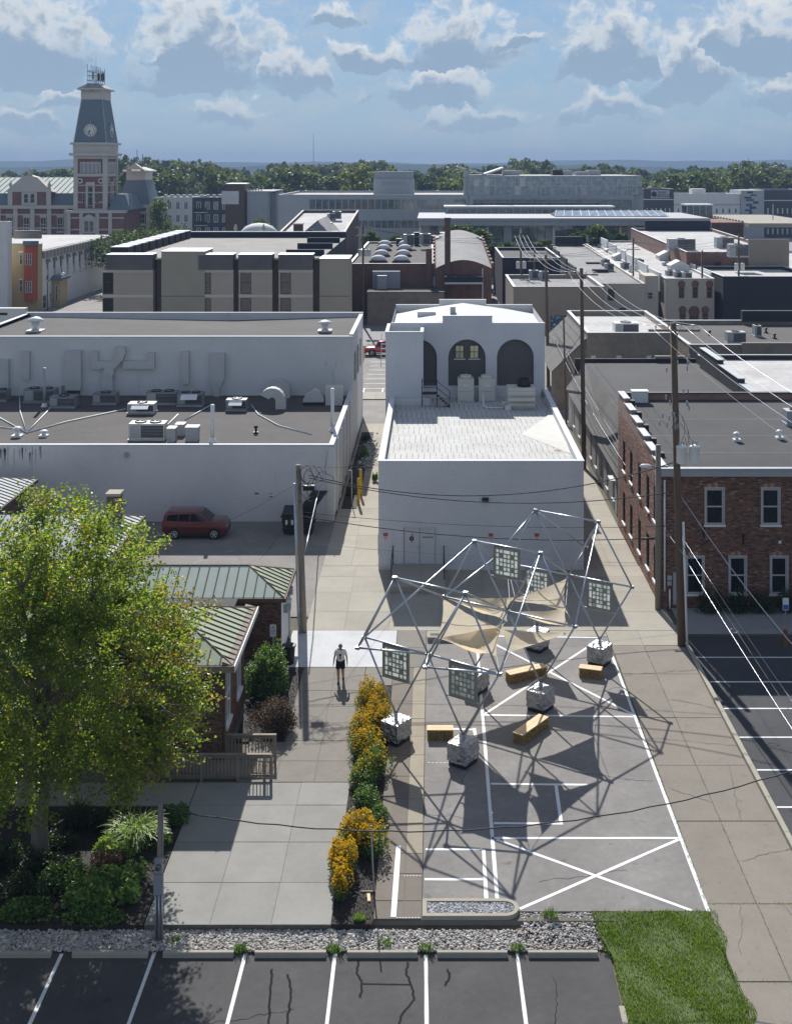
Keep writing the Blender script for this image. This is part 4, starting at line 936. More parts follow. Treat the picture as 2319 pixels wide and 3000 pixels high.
# ---------------------------------------------------------------- the maple
def limb_path(p,q,bend,r0,r1,n,rnd):
 p,q=Vector(p),Vector(q);P=[];off=Vector((rnd.uniform(-1,1),rnd.uniform(-1,1),rnd.uniform(-.3,.6)))*bend
 for i in range(n+1):
  t=i/n;P.append(p.lerp(q,t)+off*math.sin(math.pi*t)+Vector((rnd.uniform(-1,1),rnd.uniform(-1,1),rnd.uniform(-1,1)))*bend*.12)
 P[0]=p;P[-1]=q
 return P,[r0+(r1-r0)*(i/n) for i in range(n+1)]
def maple():
 x0,y0,_=GP(116,2515);rnd=random.Random(4);r=np.random.default_rng(4)
 root=thing('maple_tree','big spreading maple with yellowing green leaves over the shrub bed','tree',(x0,y0,0))
 tr=MB();fork=Vector((x0+.15,y0+.1,3.2))
 P,Rr=limb_path((x0,y0,-.1),fork,.08,.30,.22,8,rnd);Rr[0]=.40;Rr[1]=.31;tr.path(P,Rr,12)
 trunk=tr.build('trunk','bark',root,True);br=MB();tips=[]
 C=Vector((x0+.1,y0+.6,7.0));A=Vector((6.9,5.6,6.0))
 nl=12;RZ=([2.2,3.8,4.9,6.1,7.2,8.4,9.6,10.6,11.4,12.0,12.5],[4.0,4.7,5.3,5.7,5.6,5.1,4.3,3.7,3.2,2.2,.9]);rmax=lambda z:np.interp(z,*RZ)
 for k in range(nl):
  a=6.283*k/nl+rnd.uniform(-.2,.2);up=rnd.uniform(-.35,.85)
  dvec=Vector((math.cos(a)*math.cos(up),math.sin(a)*math.cos(up),math.sin(up)))
  e=C+Vector((dvec.x*A.x,dvec.y*A.y,dvec.z*A.z))*rnd.uniform(.62,.78);lim=rmax(e.z)*.85/max(math.hypot(e.x-x0,e.y-y0),.1);e=Vector((x0+(e.x-x0)*min(lim,1),y0+(e.y-y0)*min(lim,1),e.z))
  s=fork+Vector((0,0,rnd.uniform(-.5,2.5) if up>0 else rnd.uniform(-.6,.6)))
  P,Rr=limb_path(s,e,.5,.15,.05,9,rnd);br.path(P,Rr,7)
  for m_ in range(6):
   t=rnd.uniform(.35,1.0);b0=P[int(t*9)]
   d2=(dvec+Vector((rnd.uniform(-1,1),rnd.uniform(-1,1),rnd.uniform(-.6,.9)))).normalized()
   q=b0+d2*rnd.uniform(1.2,2.6);P2,R2=limb_path(b0,q,.25,.05,.018,5,rnd);br.path(P2,R2,5)
   tips+=P2[1:]
   for u in range(4):
    b1=P2[rnd.randint(1,5)];d3=(d2+Vector((rnd.uniform(-1,1),rnd.uniform(-1,1),rnd.uniform(-.5,.9)))).normalized();q2=b1+d3*rnd.uniform(.5,1.3)
    P3,R3=limb_path(b1,q2,.08,.015,.006,3,rnd);br.path(P3,R3,4);tips+=P3[1:]
 P,Rr=limb_path(fork,C+Vector((-.3,.3,4.6)),.3,.18,.04,10,rnd);br.path(P,Rr,8);tips+=P[4:]
 br.build('limb','bark',root,True)
 # leaf sprays: through the crown's shell, thinning inside, uneven outline
 n=2100;d=r.normal(size=(n,3));d/=np.linalg.norm(d,axis=1)[:,None]
 lump=1+.13*np.sin(d[:,0]*4.1+1)*np.sin(d[:,1]*3.7+.4)+.12*np.sin(d[:,2]*6+d[:,0]*5)+.10*np.sin(d[:,0]*11+d[:,2]*9)+.07*r.normal(size=n)
 rad=(.45+.55*r.random(n)**.6)*lump
 S=np.array(C)+d*rad[:,None]*np.array(A);S=S[(S[:,2]>2.7+.9*r.random(len(S))-.10*np.hypot(S[:,0]-x0,S[:,1]-y0))]
 T=np.array([tuple(t) for t in tips]);S=np.concatenate([S,T[(r.random(len(T))<.5)&(T[:,2]>2.9)]]);S=S[np.hypot(S[:,0]-x0,(S[:,1]-y0)*1.12)<rmax(S[:,2])+r.normal(0,.30,len(S))+.35*np.sin(np.arctan2(S[:,1]-y0,S[:,0]-x0)*5+S[:,2]*1.7)];S=S[S[:,2]<12.4];S=S[np.sin(S[:,0]*1.5+2)*np.sin(S[:,1]*1.4)*np.sin(S[:,2]*1.6+1)<.55]
 tx=[];gold=[]
 for c in S:
  k=int(48+40*r.random());dr=c-np.array(C);dr=dr/(np.linalg.norm(dr)+1e-6)
  L=.55+.45*r.random();t=r.random(k)
  # a spray: leaves along a short drooping twig
  q=c+dr*(t[:,None]*L-L*.3)+r.normal(0,.17,(k,3))*np.array([1,1,.6]);q[:,2]-=.12*t
  (gold if(c[0]-x0>3.6 and r.random()<.24) or r.random()<.012 else tx).append(q)
 tx=np.concatenate(tx);gold=np.concatenate(gold)
 leafmesh('crown',tx,.118,'leaf_maple',root,seed=6,kind='stuff',aspect=.8,normal_up=.7)
 o=leafmesh('crown',gold,.118,'leaf_maple_gold',root,seed=7,kind='stuff',aspect=.8,normal_up=.7);o['label']='yellowing leaf sprays of the maple'
maple()

# ---------------------------------------------------------------- poles, posts and street furniture
def meter_pole():
 x,y,_=GP(465,2733);root=thing('meter_pole','short wooden service pole with grey electric meter boxes and conduits','pole',(x,y,-.3))
 MB().tube((x,y,-.4),(x+.05,y,3.98),.10,12,.075).build('post','pole_wood_grey',root,True)
 MB().box(x-.02,x+.27,y-.20,y-.075,1.28,1.90).build('meter_box','metal_grey',root).location=(-.1,0,0)
 mt=MB().box(x-.08,x+.14,y-.19,y-.085,1.915,2.38).build('meter_socket','metal_grey',root)
 MB().tube((x+.03,y-.30,2.16),(x+.03,y-.19,2.16),.085,16).build('meter_glass','glass_blue',mt,True)
 for dx in(-.075,.03,.135):MB().tube((x+dx,y-.13,-.35),(x+dx,y-.13,1.29),.026,8).build('conduit','metal_galv',root,True)
 MB().path([(x+.12,y-.02,2.3),(x+.13,y-.02,3.7),(x+.16,y-.05,3.85),(x+.22,y-.05,3.8)],.025,8).build('service_mast','metal_galv',root,True)
 return Vector((x+.14,y,3.85))
pm=meter_pole()
# twisted service cable from the meter pole across the lot
end=Vector((XA(2640,39),39,5.6));low=[]
for i in range(41):
 t=i/40;p=pm.lerp(end,t);p.z-=4*1.75*t*(1-t);p+=Vector((0,.018*math.cos(i*2.2),.018*math.sin(i*2.2)));low.append(p)
wire(low,.020,'twisted service cable sagging from the short meter pole across the painted lot',material='cable_black')
x,y=end.x,end.y;root=thing('utility_pole','wooden service pole standing in the dark parking lot','pole',(x,y,0));MB().tube((x,y,-.1),(x,y,7.5),.14,10,.1).build('post','pole_wood',root,True);MB().box(x-.3,x+.3,y-.05,y+.05,5.5,5.62).build('bracket','metal_galv',root)
# thin post in the mulch
x,y,_=GP(1095,2615);root=thing('marker_post','thin grey post standing in black mulch with a plank at its foot','post',(x,y,0))
MB().tube((x,y,-.1),(x-.09,y-.02,2.2),.028,8,.024).build('post','metal_grey',root,True)
MB().box(x-.42,x+.04,y-.03,y+.02,.012,.05).build('plank','wood_weathered',root);MB().obox((x-.15,y-.35),.05,.20,.012,.06,.12).build('wood_block','plank_new',root)

def utility_pole(base,top,r0,r1,label,group=None,arm=None,m='pole_wood',arms=()):
 root=thing('utility_pole',label,'pole',base,group);b,t=Vector(base),Vector(top);MB().tube(b-Vector((0,0,.2)),t,r0,12,r1).build('post',m,root,True)
 for(h,L,yaw,n) in arms:
  c=b.lerp(t,(h-b.z)/(t.z-b.z));mb=MB().obox((c.x,c.y-r0*1.1),L/2,.055,h-.06,h+.06,yaw);a=mb.build('crossarm','pole_wood_grey',root)
  for k in range(n):
   u=(-.5+(k+.5)/n)*L*.95;px_,py_=c.x+math.cos(yaw)*u,c.y-r0*1.1+math.sin(yaw)*u
   MB().lathe((px_,py_,h+.06),[(.02,0),(.02,.06),(.055,.08),(.055,.12),(.03,.14),(.04,.17),(.015,.2)],8).build('insulator','metal_white',a,True)
 return root
def transformer(root,x,y,z,h=.95,r=.26):
 t=MB().lathe((x,y,z),[(r*.9,0),(r,.05),(r,h-.08),(r*1.06,h-.07),(r*1.06,h-.02),(r*.4,h+.06)],16).build('transformer','metal_white',root,True)
 for s in(-1,1):MB().lathe((x+s*r*.4,y,z+h),[(.04,0),(.05,.1),(.03,.13),(.05,.16),(.02,.25)],8).build('bushing','metal_grey',t,True)
 MB().box(x-.04,x+.04,y+r*.9,y+r*1.4,z+h*.2,z+h*.8).build('bracket','metal_grey',t)
# middle pole with cable coils
BX,BY,_=GP(890,1853);tp=AT(873,1362,BY)
mp=utility_pole((BX,BY,0),tp,.17,.14,'grey wooden pole with tangled cable coils beside the green-roofed building',m='pole_wood_grey')
q=GP(876,1857);q2=AT(862,1416,q[1]);MB().tube((q[0],q[1],-.1),q2,.075,10,.065).build('conduit_pipe','metal_galv',mp,True)
for z in(1.2,3.0,5.0,6.6):t_=z/7.7;MB().tube((BX+(tp[0]-BX)*t_,BY-.02,z),(q[0]+(q2[0]-q[0])*t_,q[1]+.02,z),.03,6).build('strap','metal_galv',mp)
rr=random.Random(8)
for k in range(9):
 c=Vector(AT(905+rr.uniform(-18,45),1405+rr.uniform(-20,40),BY-.2+rr.uniform(-.3,.2)));R0=rr.uniform(.25,.55);tilt=rr.uniform(-.6,.6)
 MB().path([c+Vector((R0*math.cos(t),.15*math.sin(t*2+k),R0*(.8+.4*rr.random())*math.sin(t)+tilt*R0*math.cos(t))) for t in[6.283*i/14 for i in range(13)]],.016,5).build('cable_coil','cable_black',mp,True)
MB().box(BX-.02,BX+.55,BY-.28,BY-.05,7.3,7.55).build('cable_terminal','metal_black',mp)
# tall pole with transformers
TX,TY,_=GP(1996,1892);tt=AT(1971,946,TY)
arm_z=ZA(966,TY)
bigp=utility_pole((TX,TY,0),tt,.20,.15,'tall dark wooden pole carrying transformers beside the brick front',arms=[(arm_z,2.55,.0,4)])
for px_ in(1991,2029):transformer(bigp,XA(px_,TY),TY-.35,ZA(1352,TY),.85,.25)
MB().tube((XA(2009,TY),TY-.28,-.1),(XA(1998,TY),TY-.2,ZA(1527,TY)),.055,8).build('conduit_pipe','metal_white',bigp,True)
rr=random.Random(3)
for k in range(26): # cut-outs and fittings up the pole
 c=Vector(AT(1985+rr.uniform(-55,30),1030+260*rr.random(),TY-.3)) if k<10 else Vector(AT(1955+rr.uniform(-22,30),1215+45*rr.random(),TY-.35))
 if k>=10 and k%2:c=Vector(AT(2005+rr.uniform(-8,16),1035+170*rr.random(),TY-.3))
 MB().lathe(tuple(c),[(.015,0),(.05,.04),(.03,.08),(.05,.12),(.03,.16),(.05,.2),(.015,.26)],7).build('fitting','metal_grey',bigp,True)
for k in range(5):
 a=Vector(AT(1990+rr.uniform(-10,30),1200+20*k,TY-.3));b2_=Vector(AT(2015+rr.uniform(-20,40),1300+10*k,TY-.35))
 MB().path([a.lerp(b2_,t/6)+Vector((.12*math.sin(t),0,-.25*math.sin(3.14*t/6))) for t in range(7)],.012,4).build('jumper_cable','cable_black',bigp,True)
# shorter pole with the street lamp
SX,SY,_=GP(1927,1786);st=AT(1927,1303,SY)
shp=utility_pole((SX,SY,0),st,.17,.14,'shorter weathered pole with a lamp head at the brick corner',m='pole_wood_grey')
lz=ZA(1362,SY);MB().path([(SX,SY-.1,lz-.3),(SX-.3,SY-.3,lz+.02),(SX-.55,SY-.5,lz+.08)],.03,7).build('lamp_arm','metal_galv',shp,True)
lh=MB().lathe((0,0,0),[(.02,.12),(.10,.10),(.15,.02),(.13,-.04),(.02,-.10)],12);lh.v=[(SX-.78+v[0]*2.3,SY-.6+v[1],lz+.08+v[2]) for v in lh.v];lh.build('lamp_head','metal_white',shp,True)
# receding poles
RP=[]
for(bx,by,ty,lab) in[(1710,1372,785,'bare dark pole beside the white building alley'),(1606,1129,746,'pole with hanging wires behind the white building'),(1658,1243,930,'thin pole standing in the alley behind the white building')]:
 x,y,_=GP(bx,by);t_=AT(bx-8,ty,y);arms=[(t_[2]-.5,2.6,0,4)] if ty<900 else[]
 RP.append((utility_pole((x,y,0),t_,.19 if ty<900 else.1,.14 if ty<900 else.08,lab,arms=arms),Vector(t_)))
for(px_,ty,d,arm,tr,lab) in[(1525,682,178,1,1,'pole with transformers and lamp beside the dark blue wall'),(1854,697,190,1,1,'pole with transformers in front of white rooftops'),(2056,733,180,0,0,'slim pole with a meter box before the arched-window building'),(2163,687,178,1,1,'pole with twin transformers before the black wall'),(1063,655,180,1,1,'pole with three transformers by the domed roof'),(1110+455,730,182,1,0,'leaning pole with many wires near the mural')]:
 t_=Vector(AT(px_,ty,d));o=utility_pole((t_.x,d,0),tuple(t_),.17,.13,lab,arms=[(t_.z-.6,2.4,0.1,4),(t_.z-1.8,2.2,.1,3)] if arm else[])
 if tr:
  for s in(-.45,.45)+((0.95,) if px_==1063 else()):transformer(o,t_.x+s,d-.45,t_.z-(5.2 if px_!=1063 else 4.8),1.0,.3)
 RP.append((o,t_))
# wires: four conductors along the alley poles
T=lambda px_,py_,d:Vector(AT(px_,py_,d))
g4='conductors strung along the alley poles'
near_ends=[T(2700,1540,42),T(2700,1460,42),T(2700,1400,42),T(2700,1340,42)]
tips_=[Vector((XA(px_,TY),TY-.22,arm_z+.26)) for px_ in(1898,1945,1997,2042)]
p95=RP[0][1];far_tips=[p95+Vector((dx,-.2,-.25)) for dx in(-1.1,-.45,.45,1.1)]
far2=[RP[1][1]+Vector((dx,-.2,-.25)) for dx in(-1.1,-.45,.45,1.1)]
for k in range(4):
 wire([far_tips[k],tips_[k]],.011,'bright bare conductor strung between the two tall alley poles',g4,'cable_bare',.9)
 wire([tips_[k],near_ends[k]],.011,'bright bare conductor running from the transformer pole over the dark lot','conductors over the dark lot','cable_bare',.5)
 wire([far2[k],far_tips[k]],.016,'bare conductor strung between poles behind the white building','conductors behind the white building','cable_bare',.5)
 wire([RP[3][1]+Vector((-.9+.6*k,-.2,-.3)),far2[k]],.02,'bare conductor sagging from the lamp pole toward the alley','conductors toward the alley','cable_bare',1.2)
# bundled telephone cables, low along the alley and past the tall pole
lo=[(1620,985,131),(1718,1180,95),(1935,1520,66),(1985,1600,60),(2440,2320,41)]
for k in range(3):
 P=[]
 for(a,b_,d_),(a2,b2_,d2) in zip(lo,lo[1:]):
  kk=lambda q_:1+max(0,q_-1900)*.006;p,q=T(a+7*k*kk(a),b_-6*k,d_),T(a2+7*k*kk(a2),b2_-6*k,d2)
  for i in range(8):t=i/8;P.append(p.lerp(q,t)-Vector((0,0,4*.15*t*(1-t))))
 P.append(q);wire(P,.017-.003*k,'shiny bundled cable slung low along the alley and over the dark lot','bundled cables along the alley','cable_bare' if k!=1 else 'cable_black')
for k,(px_,py_,d_) in enumerate([(2078,1780,56),(2148,1848,54)]):
 c=T(px_,py_,d_);MB().path([c+Vector((.22*math.cos(t),0,.10*math.sin(t))) for t in[6.283*i/12 for i in range(13)]],.012,5).build('cable_coil','cable_black' if not k else 'cable_bare',None,True,label=('dark oval cable loop hanging on the bundled cables' if not k else 'pale triangular cable loop hanging on the bundled cables'),cat='cable')
wire([T(1985,1440,TY),T(2420,2000,50)],.02,'single pale guy cable slanting from the transformer pole over the dark lot',None,'cable_bare',.4)
# cables between the coil pole and the right-hand poles
for(a,b_,r_,sg,lab,mt_) in[((905,1392),(1978,1353),.028,1.35,'twisted cable sagging across the white wall, uppermost','cable_black'),((905,1400),(1980,1440),.026,.9,'smooth black cable crossing the white wall below the twisted one','cable_black'),
        ((885,1500),(1966,1541),.014,.35,'thin wire crossing the white wall above the door','cable_black'),((882,1512),(1925,1575),.024,.55,'black cable crossing just above the white door','cable_black'),((880,1590),(1925,1650),.008,.2,'hairline wire crossing the white wall at door height','cable_grey')]:
 if mt_=='cable_grey':mat('cable_grey',(.2,.2,.22),var=.05,bump=0)
 wire([T(a[0],a[1],BY),T(b_[0],b_[1],TY+.3 if b_[0]>1950 else SY)],r_,lab,None,mt_,sg,24)
c=T(1897,1579,SY-.3);MB().path([c+Vector((-.35,0,0)),c+Vector((.35,0,.02))],.06,8).build('cable_splice','cable_black',None,True,label='black splice case hanging on the cable by the brick corner',cat='splice case')
for(a,b_,d1,lab) in[((866,1418),(660,1530),81,'thin guy wire from the coil pole to the long white wall'),((880,1480),(760,1640),70,'thin wire slanting from the coil pole toward the green roof'),((868,1365),(1110,1362),72,'thin wire from the coil pole top to the white building parapet')]:
 wire([T(a[0],a[1],BY),T(b_[0],b_[1],d1)],.009,lab,None,'cable_black',.1)
cnd=[(963,1310,80.6),(945,1400,80),(925,1470,77),(905,1560,66),(893,1620,62)];wire([T(*p) for p in cnd],.03,'pale conduit cable draped from the white roof corner to the coil pole',None,'cable_bare')
# wires among the town poles
rr=random.Random(12)
PN={3:'the navy-wall lamp pole',4:'the white-rooftop pole',5:'the slim meter pole',6:'the black-wall pole',7:'the domed-roof pole',8:'the leaning mural pole'}
for(i,j) in[(3,4),(4,6),(3,8),(7,3),(5,6),(8,4)]:
 for k in range(3):wire([RP[i][1]+Vector((-.8+.8*k,-.2,-.4)),RP[j][1]+Vector((-.8+.8*k,-.2,-.4-.5*k))],.02,'thin wire from '+PN[i]+' to '+PN[j],'wires above the far rooftops','cable_black',1.0)
# yellow bollards
for i,(px_,py_) in enumerate([(1050,1478),(1056,1452)]):
 x,y,_=GP(px_,py_);root=thing('bollard',['yellow steel bollard at the passage mouth by the white wall corner','second yellow bollard just behind the first in the passage'][i],'bollard',(x,y,0),'yellow bollards');z1=ZA(py_-77,y)
 MB().cyl((x,y),.10,-.05,z1-.06,14).build('pipe','yellow_paint',root,True);MB().lathe((x,y,z1-.06),[(.10,0),(.085,.05),(.04,.08),(.005,.09)],14).build('cap','yellow_paint',root,True)
x,y,_=GP(1030,1478);root=thing('gas_pipe','thin white riser pipe beside the yellow bollards','pipe',(x,y,0));MB().tube((x,y,-.05),(x,y,2.4),.03,8).build('pipe','metal_white',root,True);MB().tube((x,y,2.4),(x-.25,y,2.4),.03,8).build('elbow','metal_white',root,True)
# ---------------------------------------------------------------- building helpers
def roofgravel(name,c):
 b=NB(name);n=b.noise(.25,5,.6);n2=b.noise(40,2,.8);n3=b.noise(1.6,5,.65);c=srgb(c);k=lambda s:tuple(x*s for x in c)
 b.col(b.ramp(b.mt('ADD',b.mt('ADD',b.mt('MULTIPLY',n,.45),b.mt('MULTIPLY',n2,.3)),b.mt('MULTIPLY',n3,.3)),[(.35,k(.62)),(.55,k(1.0)),(.75,k(1.35))]));b.setp(Roughness=.95);b.bump(n2,.4,.02);MATS[name]=b.m
roofgravel('roof_gravel',(.072,.065,.061));roofgravel('roof_tar',(.055,.054,.056));roofgravel('roof_grey',(.25,.245,.24));roofgravel('roof_tan',(.25,.235,.215));roofgravel('roof_light',(.46,.45,.435))
b_=NB('roof_white')
sx_=b_.N.new('ShaderNodeSeparateXYZ');b_.L.new(b_.pos,sx_.inputs[0])
fr_=b_.mt('ABSOLUTE',b_.mt('SUBTRACT',b_.mt('FRACT',b_.mt('DIVIDE',b_.mt('ADD',sx_.outputs[0],b_.mt('MULTIPLY',b_.mt('FLOOR',b_.mt('DIVIDE',sx_.outputs[1],2.6)),.13)),.36)),.5))
ln_=b_.mt('MULTIPLY',b_.ss(fr_,.12,.03),b_.ss(b_.noise(1.1,5,.75,(1,1.6,1)),0.36,.56))
c_=b_.ramp(b_.noise(.5,6,.7),[(.3,(.36,.355,.335)),(.6,(.46,.455,.44))]);c_=b_.mix(b_.mt('MULTIPLY',ln_,.9),c_,(.16,.15,.125));c_=b_.mix(b_.mt('MULTIPLY',b_.ss(b_.noise(1.7,6,.7),.55,.75),.35),c_,(.42,.38,.30));b_.col(c_);b_.setp(Roughness=.85);MATS['roof_white']=b_.m
def painted(name,c,dirt=(.2,.19,.18),amt=.35,brickrelief=True,sc=.35):
 b=NB(name);n=b.noise(sc,5,.6);c=srgb(c);k=lambda s:tuple(x*s for x in c)
 col=b.ramp(n,[(.3,k(.93)),(.7,k(1.04))]);col=b.mix(b.mt('MULTIPLY',b.ss(b.noise(1.1,6,.75,(1,1,.22)),.60,.80),amt),col,dirt)
 if brickrelief:
  s=b.N.new('ShaderNodeSeparateXYZ');b.L.new(b.pos,s.inputs[0]);cb=b.N.new('ShaderNodeCombineXYZ');b.L.new(b.mt('ADD',s.outputs[0],s.outputs[1]),cb.inputs[0]);b.L.new(s.outputs[2],cb.inputs[1])
  t=b.N.new('ShaderNodeTexBrick');t.inputs['Scale'].default_value=1.0;t.inputs['Brick Width'].default_value=.22;t.inputs['Row Height'].default_value=.077;t.inputs['Mortar Size'].default_value=.008
  t.inputs['Color1'].default_value=(1,1,1,1);t.inputs['Color2'].default_value=(.93,.93,.93,1);t.inputs['Mortar'].default_value=(.80,.80,.80,1);b.L.new(cb.outputs[0],t.inputs['Vector'])
  col=b.mix(1.0,col,t.outputs['Color'],'MULTIPLY');b.bump(t.outputs['Fac'],-.4,.006)
 b.col(col);b.setp(Roughness=.8);b.b.inputs['Specular IOR Level'].default_value=.3;MATS[name]=b.m
painted('paint_white',(.63,.64,.66),(.42,.41,.41),.25);painted('paint_white_old',(.67,.665,.66),(.26,.25,.24),.6);painted('paint_darkgrey',(.12,.115,.11),amt=.1);painted('paint_grey',(.30,.29,.28),(.15,.15,.14),.5);painted('paint_tan',(.30,.25,.20),(.18,.15,.12),.3);painted('paint_black',(.025,.028,.036),amt=.1)
painted('paint_cream',(.48,.43,.36),(.28,.25,.2),.3);painted('plaster_white',(.62,.62,.60),(.4,.4,.4),.3,False);painted('stone_pale',(.50,.465,.415),(.25,.24,.22),.4,False);painted('stone_panel',(.36,.315,.275),(.18,.16,.14),.3,False);painted('stone_panel_tan',(.31,.285,.23),(.16,.15,.12),.3,False)
painted('metal_navy',(.02,.025,.04),(.04,.05,.06),.2,False);painted('steel_dark',(.03,.03,.034),(.05,.05,.05),.2,False);painted('coping_white',(.60,.61,.62),(.45,.45,.45),.2,False)
def brickmat(name,c1,c2,mortar,sc=1.0,bw=.22,rh=.077):
 b=NB(name);s=b.N.new('ShaderNodeSeparateXYZ');b.L.new(b.pos,s.inputs[0]);cb=b.N.new('ShaderNodeCombineXYZ');b.L.new(b.mt('ADD',s.outputs[0],s.outputs[1]),cb.inputs[0]);b.L.new(s.outputs[2],cb.inputs[1])
 t=b.N.new('ShaderNodeTexBrick');t.inputs['Scale'].default_value=sc;t.inputs['Brick Width'].default_value=bw;t.inputs['Row Height'].default_value=rh;t.inputs['Mortar Size'].default_value=.012
 for k,c in(('Color1',c1),('Color2',c2),('Mortar',mortar)):t.inputs[k].default_value=(*srgb(c),1)
 b.L.new(cb.outputs[0],t.inputs['Vector']);col=b.mix(.5,t.outputs['Color'],b.mix(1.0,t.outputs['Color'],b.ramp(b.noise(.7,5,.65),[(.3,(.6,.6,.6)),(.7,(1.4,1.4,1.4))]),'MULTIPLY'))
 b.col(col);b.setp(Roughness=.9);b.bump(t.outputs['Fac'],-.4,.01);MATS[name]=b.m
brickmat('bricks_far_red',(.13,.05,.035),(.19,.075,.05),(.17,.13,.11));brickmat('bricks_far_brown',(.085,.05,.04),(.12,.07,.055),(.11,.09,.08));brickmat('bricks_tan',(.24,.20,.16),(.30,.25,.20),(.2,.17,.14));brickmat('bricks_alley',(.20,.10,.07),(.28,.15,.11),(.28,.23,.19))
brickmat('bricks_court',(.15,.055,.045),(.20,.075,.06),(.2,.13,.11))

def coping(root,x0,x1,y0,y1,z0,z1,m='coping_white',t=.28,sides='fblr',name='coping'):
 """rim of a flat roof, one strip for each side"""
 e=.004
 if 'f' in sides:MB().box(x0,x1,y0,y0+t,z0,z1).build(name,m,root)
 if 'b' in sides:MB().box(x0,x1,y1-t,y1,z0,z1).build(name,m,root)
 if 'l' in sides:MB().box(x0,x0+t,y0+t+e,y1-t-e,z0,z1-e).build(name,m,root)
 if 'r' in sides:MB().box(x1-t,x1,y0+t+e,y1-t-e,z0,z1-e).build(name,m,root)
def flat_building(name,label,cat,x0,x1,y0,y1,zr,zp,wall,roof,cop='coping_white',z_front=None,group=None,wins=(),win_kw=None,z0=-.05,zrb=None,t=.28,slope_walls=True):
 """storeyed block with a parapet: walls with real openings in front, its roof inside the rim. zrb: roof height at the back"""
 root=thing(name,label,cat,((x0+x1)/2,(y0+y1)/2,z0),group);zb=zrb if zrb is not None else zr;zpb=zp+(zb-zr)
 mb=MB();ops=[(a-x0,b-x0,c-z0,d-z0) for a,b,c,d in wins]
 facade(mb,(x0,y0,z0),(1,0,0),x1-x0,zp-z0,ops,.15)
 mb.poly([(x1,y0,z0),(x1,y1,z0),(x1,y1,zpb),(x1,y0,zp)]);mb.poly([(x1,y1,z0),(x0,y1,z0),(x0,y1,zpb),(x1,y1,zpb)]);mb.poly([(x0,y1,z0),(x0,y0,z0),(x0,y0,zp),(x0,y1,zpb)])
 i=t # inner faces of the rim
 mb.poly([(x0+i,y0+i,zr),(x1-i,y0+i,zr),(x1-i,y0+i,zp),(x0+i,y0+i,zp)][::-1]);mb.poly([(x1-i,y0+i,zr),(x1-i,y1-i,zb),(x1-i,y1-i,zpb),(x1-i,y0+i,zp)][::-1])
 mb.poly([(x1-i,y1-i,zb),(x0+i,y1-i,zb),(x0+i,y1-i,zpb),(x1-i,y1-i,zpb)][::-1]);mb.poly([(x0+i,y1-i,zb),(x0+i,y0+i,zr),(x0+i,y0+i,zp),(x0+i,y1-i,zpb)][::-1])
 mb.build('wall',wall,root)
 MB().poly([(x0+i,y0+i,zr),(x1-i,y0+i,zr),(x1-i,y1-i,zb),(x0+i,y1-i,zb)]).build('roof',roof,root)
 c=.06;o=.05
 for P,Z in(([(x0-o,y0-o),(x1+o,y0-o),(x1-i+.02,y0+i+.02),(x0+i-.02,y0+i+.02)],[zp,zp,zp,zp]),([(x1+o,y0-o),(x1+o,y1+o),(x1-i-.02,y1-i-.02),(x1-i-.02,y0+i+.02)],[zp,zpb,zpb,zp]),
                 ([(x1+o,y1+o),(x0-o,y1+o),(x0+i+.02,y1-i-.02),(x1-i-.02,y1-i-.02)],[zpb]*4),([(x0-o,y1+o),(x0-o,y0-o),(x0+i+.02,y0+i+.02),(x0+i+.02,y1-i-.02)],[zpb,zp,zp,zpb])):
  MB().prism(P,[z+.001 for z in Z],[z+c for z in Z]).build('coping',cop,root)
 for op in ops:window(root,(x0,y0,z0),(1,0,0),op,**(win_kw or{}))
 return root
def ac_unit(label,x,y,w,d,h,z,seed=0,body='metal_cream',group='rooftop air handlers',fans=1,grille=True,name='air_conditioner',yaw=0):
 root=thing(name,label,'air conditioner',(x,y,z),group);b=.12
 MB().box(x-w/2-.05,x+w/2+.05,y-d/2-.05,y+d/2+.05,z-.02,z+b).build('base_frame','metal_galv',root)
 MB().box(x-w/2,x+w/2,y-d/2,y+d/2,z+b,z+h).build('cabinet',body,root)
 if grille:
  g0,g1=x-w*.16,x+w*.47;gr=MB().box(g0,g1,y-d/2-.02,y-d/2+.01,z+b+.1,z+h-.12).build('grille','metal_black',root)
  n=max(4,int((h-b-.22)/.09))
  for k in range(n):zz=z+b+.12+(h-b-.26)*k/(n-1);MB().box(g0+.02,g1-.02,y-d/2-.035,y-d/2-.021,zz,zz+.022).build('slat','metal_grey',gr)
  MB().box(x-w*.46,x-w*.19,y-d/2-.012,y-d/2+.01,z+b+.1,z+h-.1).build('access_panel','metal_grey',root)
 for k in range(fans):
  fx=x+(k-(fans-1)/2)*w*.42;rr=min(w/fans,d)*.36
  f=MB().lathe((fx,y,z+h),[(rr,0),(rr,.08),(rr*.86,.08),(rr*.86,.01)],18).build('fan_ring','metal_black',root,True)
  mb=MB()
  for a in range(5):t=a*1.2566+seed;mb.obox((fx+math.cos(t)*rr*.45,y+math.sin(t)*rr*.45),rr*.38,rr*.15,z+h+.025,z+h+.035,t)
  mb.build('fan_blades','metal_grey',f)
 return root
def vent(label,x,y,z,h=.6,r=.18,m='metal_white',group='roof vents',kind=0):
 root=thing('roof_vent',label,'vent',(x,y,z),group);MB().box(x-r*1.3,x+r*1.3,y-r*1.3,y+r*1.3,z-.02,z+.12).build('curb',m,root)
 MB().cyl((x,y),r*.7,z+.12,z+h*.7,14).build('stack',m,root,True);MB().lathe((x,y,z+h*.66),[(r*.75,0),(r*1.35,.03),(r*1.3,h*.12),(r*.7,h*.26),(.02,h*.32)],16).build('cap',m,root,True)
 return root

